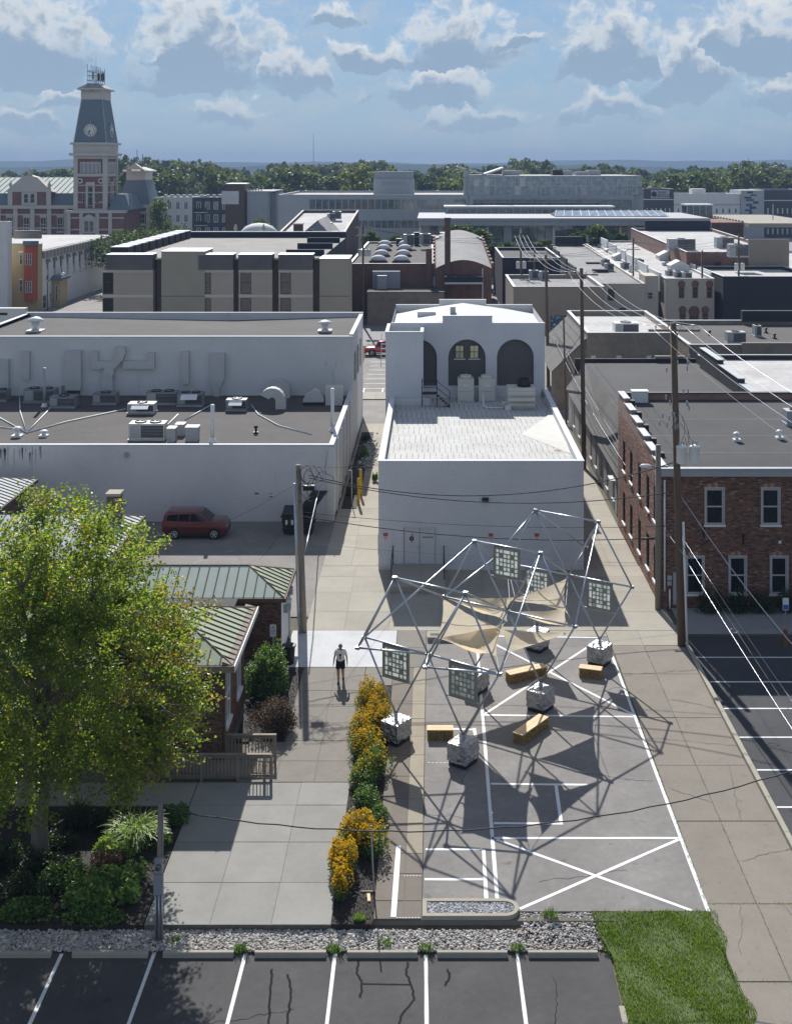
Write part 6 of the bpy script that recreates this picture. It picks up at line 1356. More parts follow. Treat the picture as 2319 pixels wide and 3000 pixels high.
# ---------------------------------------------------------------- brick building at the right
def brick_building():
 X0,Y0,Y1,X1=12.2,65.0,80.0,26.0;zt=7.15
 root=thing('brick_building','two-storey red brick building with stepped side parapet and dark flat roof','building',(18,72,0));O=(X0,Y0,0)
 up=[(2066,2119),(2231,2282)];lo_=[(2010,2060),(2136,2184),(2257,2305),(2378,2428)];up+=[(2396,2447),(2561,2612)]
 ops=[(XA(a,Y0)-X0,XA(b,Y0)-X0,ZA(1537,Y0),ZA(1432,Y0)) for a,b in up]+[(XA(a,Y0)-X0,XA(b,Y0)-X0,ZA(1740,Y0),ZA(1632,Y0)) for a,b in lo_]
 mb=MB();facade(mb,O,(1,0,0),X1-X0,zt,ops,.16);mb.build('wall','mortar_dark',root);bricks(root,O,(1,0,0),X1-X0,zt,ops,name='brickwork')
 for op in ops:window(root,O,(1,0,0),op,'win_frame','glass_dark',.085,.08,.10,True,0,sill_mat='win_white')
 for op in ops: # arched brick heads, bricks on end
  n=11;uc=(op[0]+op[1])/2;hw=(op[1]-op[0])/2+.10;m_=MB()
  for k in range(n):
   t=(k+.5)/n*2-1;u=uc+t*hw;z=op[3]+.10-.10*t*t;ubox(m_,O,(1,0,0),u-hw/n*.85,u+hw/n*.85,z-.04,z+.20,.0,.022)
  m_.build('window_arch','brick_side',root,kind='stuff')
  m_=MB();ubox(m_,O,(1,0,0),op[0]-.06,op[0]+.0,op[2],op[3]+.02,-.02,.035);ubox(m_,O,(1,0,0),op[1],op[1]+.06,op[2],op[3]+.02,-.02,.035);ubox(m_,O,(1,0,0),op[0]-.06,op[1]+.06,op[3]+.022,op[3]+.09,-.02,.035);m_.build('window_surround','win_frame',root)
 MB().box(X0-.05,X1,Y0-.14,Y0+.12,zt,zt+.38).build('cornice','metal_grey',root);MB().box(X0-.08,X1,Y0-.22,Y0+.14,zt+.382,zt+.45).build('gutter','metal_grey',root)
 # side wall along the alley
 Os=(X0,Y1,0);U=(0,-1,0);L=Y1-Y0;so=[]
 for(y_,w) in[(66.3,.95),(68.6,.95),(71.4,.95),(74.4,.95),(77.2,.95)]:
  so.append((Y1-y_-w,Y1-y_,4.2,6.1));so.append((Y1-y_-w,Y1-y_,.9,2.8))
 steps=6;hs=[7.6+1.25*k/(steps-1) for k in range(steps)]
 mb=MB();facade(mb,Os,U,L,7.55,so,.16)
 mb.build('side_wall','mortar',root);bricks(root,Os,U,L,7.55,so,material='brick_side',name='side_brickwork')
 for op in so:window(root,Os,U,op,'win_dark','glass_dark',.06,.12,.10,True,0,sill_mat='win_white')
 for k in range(steps):
  ya,yb=Y0+.12+(L-.12)*k/steps,Y0+.12+(L-.12)*(k+1)/steps-.003;MB().box(X0-.002,X0+.3,ya,yb,7.55,hs[k]).build('parapet_step','bricks_alley',root);MB().box(X0-.06,X0+.36,ya,yb,hs[k]+.001,hs[k]+.07).build('coping','metal_grey',root)
  if k:MB().box(X0+.31,X0+.65,ya-.2,ya+.25,hs[k]-.5,hs[k]-.05).build('scupper_box','metal_black',root)
 MB().add([(X0+.3,Y0+.1,7.45),(X1,Y0+.1,7.45),(X1,Y1,8.35),(X0+.3,Y1,8.35)],[(0,1,2,3)]).build('roof','roof_tar',root);MB().box(X0,X1,Y1-.02,Y1+.3,0,8.75).build('rear_wall','bricks_alley',root);MB().box(X0+.3,X1,Y1-.10,Y1+.32,8.752,8.82).build('coping','metal_black',root)
 for k,y_ in enumerate((68.2,71.6,75.2)):z=7.45+.9*(y_-Y0)/L;MB().add([(X0+.35,y_,z+.004),(X1,y_,z+.004),(X1,y_+.05,z+.008),(X0+.35,y_+.05,z+.008)],[(0,1,2,3)]).build('roof_seam','roof_grey',root)
 for(px_,py0,py1,lab) in[(1945,1405,1730,'downspout'),(1960,1725,1783,'downspout')]:x=XA(px_,Y0);MB().tube((x,Y0-.1,ZA(py0,Y0)),(x,Y0-.1,max(ZA(py1,Y0),0.02)),.05,8).build(lab,'metal_white',root,True)
 for(x0_,x1_,y0_,y1_) in[(1952,1965,1700,1712),(1952,1966,1683,1697),(1969,1986,1675,1768)]:MB().box(XA(x0_,Y0),XA(x1_,Y0),Y0-.18,Y0-.01,ZA(y1_,Y0),ZA(y0_,Y0)).build('meter_cabinet','metal_grey',root)
 for(px_,py_) in((2060,1560),(2176,1578)):x,_,z=AT(px_,py_,Y0);MB().box(x-.06,x+.06,Y0-.04,Y0+.01,z-.28,z+.28).build('wall_tie','metal_black',root)
 x,_,z=AT(2283,1588,Y0);MB().box(x-.07,x+.07,Y0-.05,Y0+.01,z-.07,z+.07).build('vent_cover','metal_white',root)
brick_building()
o=thing('roof_hatch','pale box hatch at the rear corner of the brick building roof','hatch',(13.6,79.5,8.3));MB().box(13.0,14.0,79.2,79.85,8.2,9.0).build('box','metal_white',o);MB().box(12.95,14.05,79.15,79.89,9.002,9.06).build('lid','metal_white',o)
for i,(px_,py_) in enumerate([(2157,1280),(2282,1275)]):z=8.0;x,y,_=GP(px_,py_,z);vent(['small white roof vent with square flashing on the brick building','small white roof vent nearer the equipment frame'][i],x,y,7.45+.9*(y-65)/15-.01,.55,.16,'metal_white')
x,y,_=GP(2318,1240,8.1);ac_unit('dark equipment unit at the edge of the brick building roof',x+.3,y+.3,1.3,1.0,.9,7.45+.9*(y-65)/15,2,'metal_grey')
sp=thing('parking_sign','blue and white accessible parking sign before the dark bushes','sign',GP(2300,1890));x,y,_=GP(2300,1890);MB().tube((x,y,-.02),(x,y,2.2),.03,8).build('post','metal_galv',sp);MB().box(x-.15,x+.15,y-.05,y-.03,1.75,2.35).build('sign_plate','sign_white',sp);MB().box(x-.13,x+.13,y-.06,y-.051,1.78,2.02).build('blue_panel','sign_blue',sp);MB().cyl((x,y),.12,-.02,.75,10).build('bollard_sleeve','rust',sp)
# grey one-storey building with a shingled skirt roof
def grey_building():
 root=thing('grey_building','low grey painted building with dark shingled skirt roof along the alley','building',(20,96,0));X0,Y0,Y1,X1=12.45,80.4,112.0,24.2;L=Y1-Y0
 so=[(L-(y_-Y0)-.9,L-(y_-Y0),.7,2.6) for y_ in(83.5,86.5,89.5,92.5,95.5,99,103,107)]
 mb=MB();facade(mb,(X0,Y1,0),(0,-1,0),L,3.2,so,.15);mb.build('side_wall','paint_grey',root)
 for op in so:window(root,(X0,Y1,0),(0,-1,0),op,'win_frame','glass_dark',.07,.1,.1)
 MB().add([(X0-.25,Y0,3.0),(X0-.25,Y1,3.2),(X0+1.5,Y1,5.6),(X0+.9,Y0,5.9)],[(0,3,2,1)]).build('shingle_skirt','roof_shingle',root)
 MB().add([(X0+.9,Y0,5.9),(X1,Y0,5.9),(X1,Y1,5.6),(X0+1.5,Y1,5.6)],[(0,1,2,3)]).build('roof','roof_tar',root)
 MB().box(X0+.6,X1,Y1,Y1+.3,0,5.95).build('rear_parapet','steel_dark',root);MB().add([(X0,Y1,0),(X0+1.5,Y1,0),(X0+1.5,Y1,5.6),(X0,Y1,3.2)],[(0,3,2,1)]).build('gable_end','paint_grey',root)
 MB().box(X0-.5,X0+.0,82.0,83.4,2.35,2.48).build('awning','coping_white',root);MB().box(X0-.03,X0+.01,82.2,83.2,0,2.2).build('door','metal_grey',root)
 MB().box(X0+8,X0+10.8,Y1-.05,Y1+.35,5.96,6.2).build('vent_curb','paint_tan',root)
roofgravel('roof_shingle',(.12,.115,.11));grey_building()
r0=flat_building('membrane_building','pale membrane roof with stepped dark parapet beyond the brick building','building',24.4,40,86,112,5.9,6.3,'steel_dark','roof_light','metal_grey')
for k in range(3):MB().box(23.9,24.38,88+7*k,94.9+7*k,5.5,6.7+.35*k).build('parapet_step','steel_dark',r0);MB().box(23.85,24.43,88+7*k,94.9+7*k,6.702+.35*k,6.77+.35*k).build('coping','metal_grey',r0)
r1=flat_building('tan_building','plain tan brick building with white rear parapet and shingled side','building',XA(1720,118),XA(1985,118),118,136,7.0,7.5,'bricks_tan','roof_light','coping_white')
x=XA(1722,118);MB().add([(x-3.6,118.5,3.6),(x-.02,118.5,7.0),(x-.02,136,7.0),(x-3.6,136,3.6)],[(0,1,2,3)]).build('side_roof','roof_shingle',r1);MB().add([(x-3.5,118.8,0),(x-.02,118.8,0),(x-.02,118.8,6.9),(x-3.5,118.8,3.6)],[(0,1,2,3)]).build('side_wall','bricks_tan',r1)
for px_ in(1737,1812,1900):a=AT(px_,1048,117.98);MB().box(a[0]-.25,a[0]+.25,117.93,117.99,a[2]-.22,a[2]+.22).build('wall_plate','metal_white',r1)
x,y,_=GP(1825,970,7.0);ac_unit('white rooftop box on the tan building',x,121.5,2.4,1.6,1.1,7.0,1,'metal_white')
r2=flat_building('tan_building','wide tan building with dark gravel roof and rooftop boxes','building',XA(2000,120)+.6,46,120,139,5.6,6.05,'bricks_tan','roof_gravel','coping_white')
MB().box(XA(2170,120),46,119.6,119.99,0,6.3).build('front_step','bricks_tan',r2);MB().box(XA(2170,139),46,138.5,139.2,6,7.2).build('rear_parapet','steel_dark',r2)
for(px_,py_,w,lab) in[(2153,1005,1.9,'grey rooftop air conditioner on the wide tan building'),(2216,985,.7,'slim drum vent unit on the wide tan building')]:x,y,_=GP(px_,py_,5.6);ac_unit(lab,x,y,w,1.2,1.2,5.6,4,'metal_grey')
for(px_,py_) in[(2078,982),(2268,992),(2243,975)]:x,y,_=GP(px_,py_,5.6);vent('little black vent pipe on the wide tan building',x,y,5.6,.6,.14,'metal_black','black vents on the tan building')

# ---------------------------------------------------------------- green-roofed brick building
painted('copper_green',(.30,.34,.24),(.18,.24,.17),.5,False,.9);painted('copper_green_pale',(.36,.42,.37),(.24,.30,.24),.4,False,.9);painted('slate_pale',(.46,.49,.49),(.3,.3,.3),.3,False);mat('rib_brown',(.11,.075,.05),var=.2,scale=4)
def clip(poly,a,lo):
 """clip a 2-D polygon (u,v) to u >= a (lo) or u <= a"""
 out=[]
 for i in range(len(poly)):
  p,q=poly[i],poly[(i+1)%len(poly)];ip,iq=(p[0]>=a)==lo or p[0]==a,(q[0]>=a)==lo or q[0]==a
  if ip:out.append(p)
  if ip!=iq:t=(a-p[0])/(q[0]-p[0]);out.append((a,p[1]+t*(q[1]-p[1])))
 return out
def seamed(root,pts,m,rib='rib_brown',step=.48,th=.012):
 """one roof slope of standing-seam sheets: pts in order, pts[0]->pts[1] is the eave"""
 P=[Vector(p) for p in pts];U=(P[1]-P[0]).normalized();n=U.cross(P[-1]-P[0]).normalized()
 if n.z<0:n=-n
 Vv=n.cross(U);
 if Vv.z<0:Vv=-Vv
 q=[((p-P[0]).dot(U),(p-P[0]).dot(Vv)) for p in P];u0,u1=min(a for a,_ in q),max(a for a,_ in q);k=max(1,round((u1-u0)/step));w=(u1-u0)/k
 back=lambda u,v,h:P[0]+U*u+Vv*v+n*h
 MB().poly([back(a,b,-.02) for a,b in q]).build('roof_deck',m,root)
 for i in range(k):
  c=clip(clip(q,u0+i*w+.012,True),u0+(i+1)*w-.012,False)
  if len(c)<3:continue
  mb=MB();N_=len(c);mb.add([back(a,b,-.018) for a,b in c]+[back(a,b,th) for a,b in c],[tuple(range(N_,2*N_))]+[(j,(j+1)%N_,N_+(j+1)%N_,N_+j) for j in range(N_)]);mb.build('roof_sheet',m,root)
 for i in range(1,k):
  c=clip(clip(q,u0+i*w-.001,True),u0+i*w+.001,False)
  if len(c)<3:continue
  v0,v1=min(b for _,b in c),max(b for _,b in c);u=u0+i*w
  mb=MB();mb.add([back(u-.016,v0,0),back(u+.016,v0,0),back(u+.016,v1,0),back(u-.016,v1,0),back(u-.016,v0,.055),back(u+.016,v0,.055),back(u+.016,v1,.055),back(u-.016,v1,.055)],[(0,3,2,1),(4,5,6,7),(0,1,5,4),(1,2,6,5),(2,3,7,6),(3,0,4,7)]);mb.build('seam',rib,root)
def hip(root,x0,x1,y0,y1,ze,zr,run,m,m2=None,left=True):
 ym=(y0+y1)/2;a,b=Vector((x0+(run if left else 0),ym,zr)),Vector((x1-run,ym,zr))
 rf=MB().tube(a,b,.05,6).build('ridge_cap','rib_brown',root)
 seamed(root,[(x0,y0,ze),(x1,y0,ze),tuple(b),tuple(a)],m2 or m);seamed(root,[(x1,y0,ze),(x1,y1,ze),tuple(b)],m);seamed(root,[(x1,y1,ze),(x0,y1,ze),tuple(a),tuple(b)],m)
 if left:seamed(root,[(x0,y1,ze),(x0,y0,ze),tuple(a)],m)
 for c in((x1,y0),(x1,y1)):MB().tube((c[0],c[1],ze+.02),tuple(b),.035,6).build('hip_cap','rib_brown',root)
 for q in((x0,x1,y0-.10,y0+.02),(x0,x1,y1-.02,y1+.10)):MB().box(q[0],q[1],q[2],q[3],ze-.20,ze-.01).build('gutter','rib_brown',root)
 MB().box(x1-.02,x1+.10,y0-.10,y1+.10,ze-.195,ze-.012).build('gutter','rib_brown',root)
def visitor_building():
 root=thing('visitor_building','brick building with pale green standing-seam hip roofs beside the walkway','building',(-12,55,0))
 # rear wing
 x1,y0,y1,e=-7.2,58.3,62.4,3.0;hip(root,-17.5,x1,y0,y1,e,3.88,2.0,'copper_green','copper_green_pale')
 wx,wy0,wy1=x1-.15,y0+.18,y1-.18;O=(-17,wy0,0);MB().poly([(-17,wy0,0),(wx,wy0,0),(wx,wy0,e-.19),(-17,wy0,e-.19)]).build('wall','mortar_dark',root);bricks(root,O,(1,0,0),wx+17,e-.2,[],material='brick_brown')
 MB().box(wx-.2,wx,wy0+.01,wy1,0,e-.19).build('side_wall','plaster_white',root);MB().box(-17,wx-.21,wy1-.2,wy1,0,e-.19).build('rear_wall','bricks_far_brown',root)
 for(y_,z_,s) in((59.3,1.9,.22),(60.4,1.6,.3),(61.2,2.1,.25)):MB().box(wx,wx+.22,y_,y_+s,z_,z_+s*1.5).build('meter_box','metal_grey',root)
 MB().tube((wx+.1,60.9,0),(wx+.1,60.9,2.3),.04,8).build('conduit','metal_grey',root);MB().box(wx,wx+.35,59.5,59.9,2.3,2.42).build('wall_lamp','metal_white',root)
 # front wing
 x1,y0,y1,e=-7.95,47.75,54.0,4.1;hip(root,-21,x1,y0,y1,e,5.3,3.1,'copper_green','copper_green')
 for q in((-21,x1-.42,y0+.0,y0+.40),):pass
 m_=MB();m_.add([(x1-.42,y0,e+.165),(x1+.02,y0-.06,e+.02),(x1+.02,y1+.06,e+.02),(x1-.42,y1,e+.165)],[(0,1,2,3)]);m_.build('box_gutter','wood_weathered',root)
 MB().box(-21,x1+.12,y0-.14,y0-.101,e-.24,e+.02).build('fascia','wood_weathered',root);MB().box(x1+.101,x1+.14,y0-.14,y1+.1,e-.24,e+.02).build('fascia','win_white',root)
 wx,wy0,wy1=x1-.45,y0+.35,y1-.3;O=(-20.5,wy0,0);MB().poly([(-20.5,wy0,0),(wx,wy0,0),(wx,wy0,e-.2),(-20.5,wy0,e-.2)]).build('wall','mortar_dark',root);bricks(root,O,(1,0,0),wx+20.5,e-.22,[],material='brick_brown')
 so=[(.9,2.0,1.1,3.5),(3.6,4.7,1.1,3.5)];L=wy1-wy0;Os=(wx,wy0,0);mb=MB();facade(mb,Os,(0,1,0),L,e-.2,so,.14);mb.build('side_wall','mortar_dark',root);bricks(root,Os,(0,1,0),L,e-.22,so,material='brick_brown')
 for op in so:window(root,Os,(0,1,0),op,'win_white','glass_dark',.09,.06,.14,True,1,sill_mat='win_white')
 MB().box(-20.5,wx-.01,wy1-.2,wy1,0,e-.2).build('rear_wall','bricks_far_brown',root)
 MB().tube((wx+.08,wy0+.1,0),(wx+.08,wy0+.1,e-.2),.045,8).build('downspout','rib_brown',root)
 # link and the pale-roofed wings behind the tree
 MB().box(-17,-9.6,53.8,58.4,0,2.9).build('link','bricks_far_brown',root);MB().box(-17.2,-9.4,53.75,58.6,2.9,3.0).build('link_roof','roof_tar',root)
 hip(root,-30,-16.8,62.6,70.2,3.5,4.7,3.4,'slate_pale');MB().box(-29.6,-17.2,63,69.8,0,3.35).build('wing_wall','bricks_far_brown',root)
 hip(root,-40,-25.7,71.0,78.4,3.5,4.7,3.4,'slate_pale');MB().box(-39.6,-26.1,71.4,78,0,3.35).build('wing_wall','bricks_far_brown',root)
 c=(XA(336,68),68);MB().box(c[0]-.35,c[0]+.35,67.6,68.4,3.6,5.35).build('chimney','bricks_far_brown',root);MB().box(c[0]-.42,c[0]+.42,67.53,68.47,5.35,5.5).build('chimney_cap','concrete_kerb',root)
visitor_building()
# wooden ramp railings
def railing(label,x0,x1,y,z0,z1,posts):
 root=thing('wooden_railing',label,'railing',((x0+x1)/2,y,z0),'weathered ramp railings')
 MB().box(x0,x1,y-.07,y+.07,z1,z1+.04).build('top_rail','wood_weathered',root);MB().box(x0,x1,y-.02,y+.02,z1-.13,z1-.04).build('rail','wood_weathered',root);MB().box(x0,x1,y-.02,y+.02,z0+.10,z0+.19).build('rail','wood_weathered',root)
 for x in posts:MB().box(x-.05,x+.05,y-.05,y+.05,-.05,z1-.002).build('post','wood_weathered',root)
 n=int((x1-x0)/.135);first=None
 for k in range(n):
  x=x0+.07+k*.135
  if any(abs(x-p)<.08 for p in posts):continue
  if first is None:first=first_piece('baluster',MB().box(-.018,.018,-.06,-.022,z0+.06-z0,z1-.02-z0),'wood_weathered',root,(x,y,z0))
  else:piece('baluster',first,root,(x,y,z0))
railing('long weathered railing along the ramp beside the pale plaza',XA(430,46.85),XA(795,46.85),46.88,.05,1.0,[XA(430,46.85)+.06,XA(590,46.85),XA(696,46.85),XA(774,46.85),XA(793,46.85)])
railing('short weathered railing against the brick wall by the brown shrub',XA(658,48.7),XA(807,48.2),48.45,.05,1.02,[XA(665,48.7),XA(803,48.2)])
rp=thing('ramp','grey timber ramp deck between the two weathered railings','ramp',(-9,47.6,0))
for k in range(34):x=-11.0+k*.142;MB().box(x,x+.132,47.0,48.3,-.02,.34-.31*k/33).build('deck_board','wood_weathered',rp)
x,y,_=GP(845,1950);tc_=thing('trash_can','black plastic trash can beside the white wall corner','trash can',(x,y,0));MB().lathe((x,y+.2,0),[(.20,0),(.24,.03),(.29,.80),(.32,.82),(.32,.88),(.27,.88),(.25,.12),(.02,.1)],18).build('bin','plastic_black',tc_,True);MB().lathe((x,y+.2,.86),[(.335,0),(.34,.04),(.30,.05)],18).build('rim','plastic_black',tc_,True)
x,y=XA(800,57.9),57.9;sg=thing('notice_sign','small white notice sign on a thin post before the brick wall','sign',(x,y,0));MB().tube((x,y,-.05),(x,y,1.9),.025,8).build('post','metal_galv',sg);pl=MB().box(x-.15,x+.15,y-.05,y-.03,1.30,1.88).build('sign_plate','sign_white',sg)
for k,w in enumerate((.05,.10,.11,.08)):MB().box(x-w,x+w,y-.056,y-.051,1.74-.10*k,1.775-.10*k).build('lettering','print_black' if k==0 else 'print_grey',pl)

# ---------------------------------------------------------------- dumpster and vehicles
def dumpster():
 a,b=GP(830,1556),GP(918,1566);x0,x1,y=a[0],b[0]+.05,78.0;root=thing('dumpster','black metal dumpster with one lid thrown open beside the white wall','dumpster',((x0+x1)/2,y,0))
 z=1.25;MB().add([(x0+.12,y,.1),(x1-.12,y,.1),(x1-.12,y+1.5,.1),(x0+.12,y+1.5,.1),(x0,y-.1,z),(x1,y-.1,z),(x1,y+1.6,z+.15),(x0,y+1.6,z+.15)],[(0,3,2,1),(0,1,5,4),(1,2,6,5),(2,3,7,6),(3,0,4,7)]).build('bin','metal_black',root)
 for zz in(.4,.8):MB().box(x0+.02,x1-.02,y-.13,y-.02,zz,zz+.06).build('rib','metal_black',root)
 MB().box(x0-.06,x1+.06,y-.15,y-.08,z-.06,z+.04).build('rim','metal_black',root)
 xm=(x0+x1)/2;MB().add([(x0,y-.1,z+.05),(xm-.02,y-.1,z+.05),(xm-.02,y+1.6,z+.2),(x0,y+1.6,z+.2),(x0,y-.1,z+.10),(xm-.02,y-.1,z+.10),(xm-.02,y+1.6,z+.25),(x0,y+1.6,z+.25)],[(0,3,2,1),(4,5,6,7),(0,1,5,4),(1,2,6,5),(2,3,7,6),(3,0,4,7)]).build('closed_lid','plastic_black',root)
 MB().add([(xm+.02,y+1.55,z+.15),(x1,y+1.55,z+.15),(x1+.75,y+1.75,z+1.15),(xm+.75,y+1.75,z+1.15),(xm+.02,y+1.60,z+.15),(x1,y+1.60,z+.15),(x1+.75,y+1.8,z+1.15),(xm+.75,y+1.8,z+1.15)],[(0,1,2,3),(7,6,5,4),(0,4,5,1),(1,5,6,2),(2,6,7,3),(3,7,4,0)]).build('open_lid','plastic_black',root)
 for k,x in enumerate((x0+.25,x0+.62,x0+.95)):MB().box(x,x+(.14 if k<2 else.3),y-.15,y-.135,.72,1.02).build('label_plate','sign_white',root)
 for x in(x0-.04,x1-.06):MB().box(x,x+.10,y+.3,y+1.0,.7,.85).build('fork_pocket','metal_black',root)
dumpster()
def car_paint(name,c):
 b=NB(name);b.col(c);b.setp(Roughness=.28,Metallic=.3);b.b.inputs['Coat Weight'].default_value=.8;b.b.inputs['Coat Roughness'].default_value=.05;MATS[name]=b.m
car_paint('car_red',(.125,.013,.011));car_paint('car_white',(.7,.7,.7));car_paint('car_red_bright',(.30,.012,.012));mat('tyre',(.012,.012,.013),rough=.85,var=.2);mat('rim_alloy',(.5,.5,.5),rough=.3,metal=.8,var=.05,bump=0);mat('lamp_clear',(.7,.72,.74),rough=.1,var=.05,bump=0);mat('lamp_red',(.4,.01,.01),rough=.2,var=.05,bump=0)
def wheel(root,x,y,r,side):
 w=thing('wheel',None,None);w.parent=root;O=org(root);w.location=(0,0,0);ORG[w.name]=O
 t=MB().path([(x,y-.11,r),(x,y-.09,r),(x,y+.09,r),(x,y+.11,r)],[r*.93,r,r,r*.93],20).build('tyre','tyre',w,True)
 ys=y+side*.10;MB().tube((x,ys-side*.06,r),(x,ys+side*.016,r),r*.66,18).build('rim','tyre',w)
 m_=MB()
 for k in range(5):
  a=1.2566*k+.3;p=Vector((x+math.cos(a)*r*.62,ys+side*.022,r+math.sin(a)*r*.62));m_.tube((x,ys+side*.03,r),p,.05,6,.04)
 m_.path([(x+math.cos(a)*r*.64,ys+side*.02,r+math.sin(a)*r*.64) for a in[6.2832*k/18 for k in range(19)]],.025,6);m_.build('spokes','rim_alloy',w)
def car(x,y,label,paint,L=4.1,Wd=1.78,Ht=1.70,flip=1,truck=False,cat='car',group=None):
 """x,y: middle; nose towards +X when flip=1"""
 root=thing('parked_'+('truck' if truck else 'car'),label,cat,(x,y,0),group);hw=Wd/2;X=lambda u:x+flip*(u-.5)*L
 prof=[(0.0,.42),(.0,.78),(.015,1.06),(.74,1.06),(.95,.99),(.99,.86),(1.0,.55),(.985,.28),(.02,.28)]
 if truck:prof=[(0,.5),(0,1.05),(.36,1.08),(.40,1.08),(.72,1.10),(.95,1.05),(1.0,.95),(1.0,.45),(.02,.42)]
 def loft(pr,ins):
  mb=MB();k=len(pr);secs=[(-hw,.0),(-hw+.06,.03),(hw-.06,.03),(hw,.0)]
  for yy,d in secs:mb.v+=[(X(u),y+yy,z+(d if z>.6 else 0)) for u,z in pr]
  for s in range(3):mb.f+=[(s*k+i,s*k+(i+1)%k,(s+1)*k+(i+1)%k,(s+1)*k+i) for i in range(k)]
  mb.f+=[tuple(range(k))[::-1],tuple(range(3*k,4*k))];return mb
 def fix(o,bev=.06):
  bmm=bmesh.new();bmm.from_mesh(o.data);bmesh.ops.recalc_face_normals(bmm,faces=bmm.faces);bmm.to_mesh(o.data);bmm.free()
  if bev:md=o.modifiers.new('b','BEVEL');md.width=bev;md.segments=3;md.limit_method='ANGLE';md.angle_limit=R(28)
  o.data.polygons.foreach_set('use_smooth',[True]*len(o.data.polygons));return o
 body=fix(loft(prof,0).build('body',paint,root))
 gb=[(.01,1.06),(.02,1.5),(.05,Ht-.05),(.09,Ht),(.55,Ht),(.60,Ht-.06),(.76,1.06)] if not truck else[(.40,1.1),(.42,1.75),(.46,1.85),(.62,1.85),(.66,1.78),(.76,1.1)]
 mb=MB();k=len(gb)
 for s in(-1,1):mb.v+=[(X(u),y+s*(hw-.05-.16*max(0,(z-1.03))/.6),z) for u,z in gb]
 mb.f=[tuple(range(k)),tuple(range(k,2*k))]+[(i,(i+1)%k,k+(i+1)%k,k+i) for i in range(k)];fix(mb.build('cabin',paint,root),.05)
 sideY=lambda z,s,e:y+s*(hw-.05-.16*max(0,z-1.03)/.6+e)
 wn=[[(.07,1.18),(.08,1.50),(.24,1.55),(.24,1.14)],[(.255,1.14),(.255,1.55),(.42,1.57),(.42,1.13)],[(.44,1.13),(.44,1.57),(.57,1.56),(.69,1.13)]] if not truck else[[(.44,1.2),(.45,1.7),(.55,1.72),(.55,1.2)],[(.57,1.2),(.57,1.72),(.64,1.7),(.71,1.2)]]
 for s in(-1,1):
  for w in wn:MB().add([(X(u),sideY(z,s,.012),z) for u,z in w]+[(X(u),sideY(z,s,-.03),z) for u,z in w],[(0,1,2,3),(3,2,1,0)][:1]+[(i,(i+1)%4,4+(i+1)%4,4+i) for i in range(4)]).build('side_window','glass_dark',root)
 (ua,za),(ub,zb)=(gb[-1][0],1.08),(gb[-2][0],gb[-2][1]-.02);MB().add([(X(ua)+flip*.012,y-hw+.13,za),(X(ua)+flip*.012,y+hw-.13,za),(X(ub)+flip*.03,y+hw-.22,zb),(X(ub)+flip*.03,y-hw+.22,zb)],[(0,1,2,3)]).build('windscreen','glass_dark',root)
 r=.33 if not truck else.40
 for u in(.19,.81):
  for s in(-1,1):
   MB().tube((X(u),y+s*(hw-.16),r),(X(u),y+s*(hw+.006),r),r*1.16,20).build('wheel_arch','tyre',root);wheel(root,X(u),y+s*(hw-.07),r,s)
 for s in(-1,1):
  MB().box(min(X(.955),X(.99)),max(X(.955),X(.99)),y+s*(hw-.22)-.19,y+s*(hw-.22)+.21,.72,.86).build('headlight','lamp_clear',root);MB().box(min(X(-.004),X(.02)),max(X(-.004),X(.02)),y+s*(hw-.1)-.08,y+s*(hw-.1)+.09,.8,1.15).build('tail_light','lamp_red',root)
  MB().box(min(X(.60),X(.64)),max(X(.60),X(.64)),y+s*(hw+.08)-.09,y+s*(hw+.08)+.09,1.02,1.16).build('mirror',paint,root)
 MB().box(min(X(.97),X(1.006)),max(X(.97),X(1.006)),y-hw+.15,y+hw-.15,.34,.55).build('bumper','plastic_black',root);MB().box(min(X(.21),X(.79)),max(X(.21),X(.79)),y-hw-.008,y-hw+.03,.27,.40).build('door_sill','plastic_black',root)
 for u in(.245,.42):MB().box(min(X(u),X(u+.002)),max(X(u),X(u+.002)),y-hw-.004,y-hw+.02,.42,1.0).build('door_gap','plastic_black',root);MB().box(min(X(u+.02),X(u+.06)),max(X(u+.02),X(u+.06)),y-hw-.02,y-hw+.02,.90,.94).build('door_handle',paint,root)
 return root
x0_,x1_=XA(473,77.0),XA(661,77.0);car((x0_+x1_)/2,78.0,'dark red boxy hatchback parked along the long white wall','car_red',L=x1_-x0_)
x,y,_=GP(1108,1040);car(x+.8,y,'red pickup truck parked in the lot behind the white building','car_red_bright',5.0,1.9,1.85,-1,True,'truck')
x,y,_=GP(1690,1088);car(x,y-1,'white van parked behind the grey building','car_white',4.8,1.9,1.9,1,False,'van')
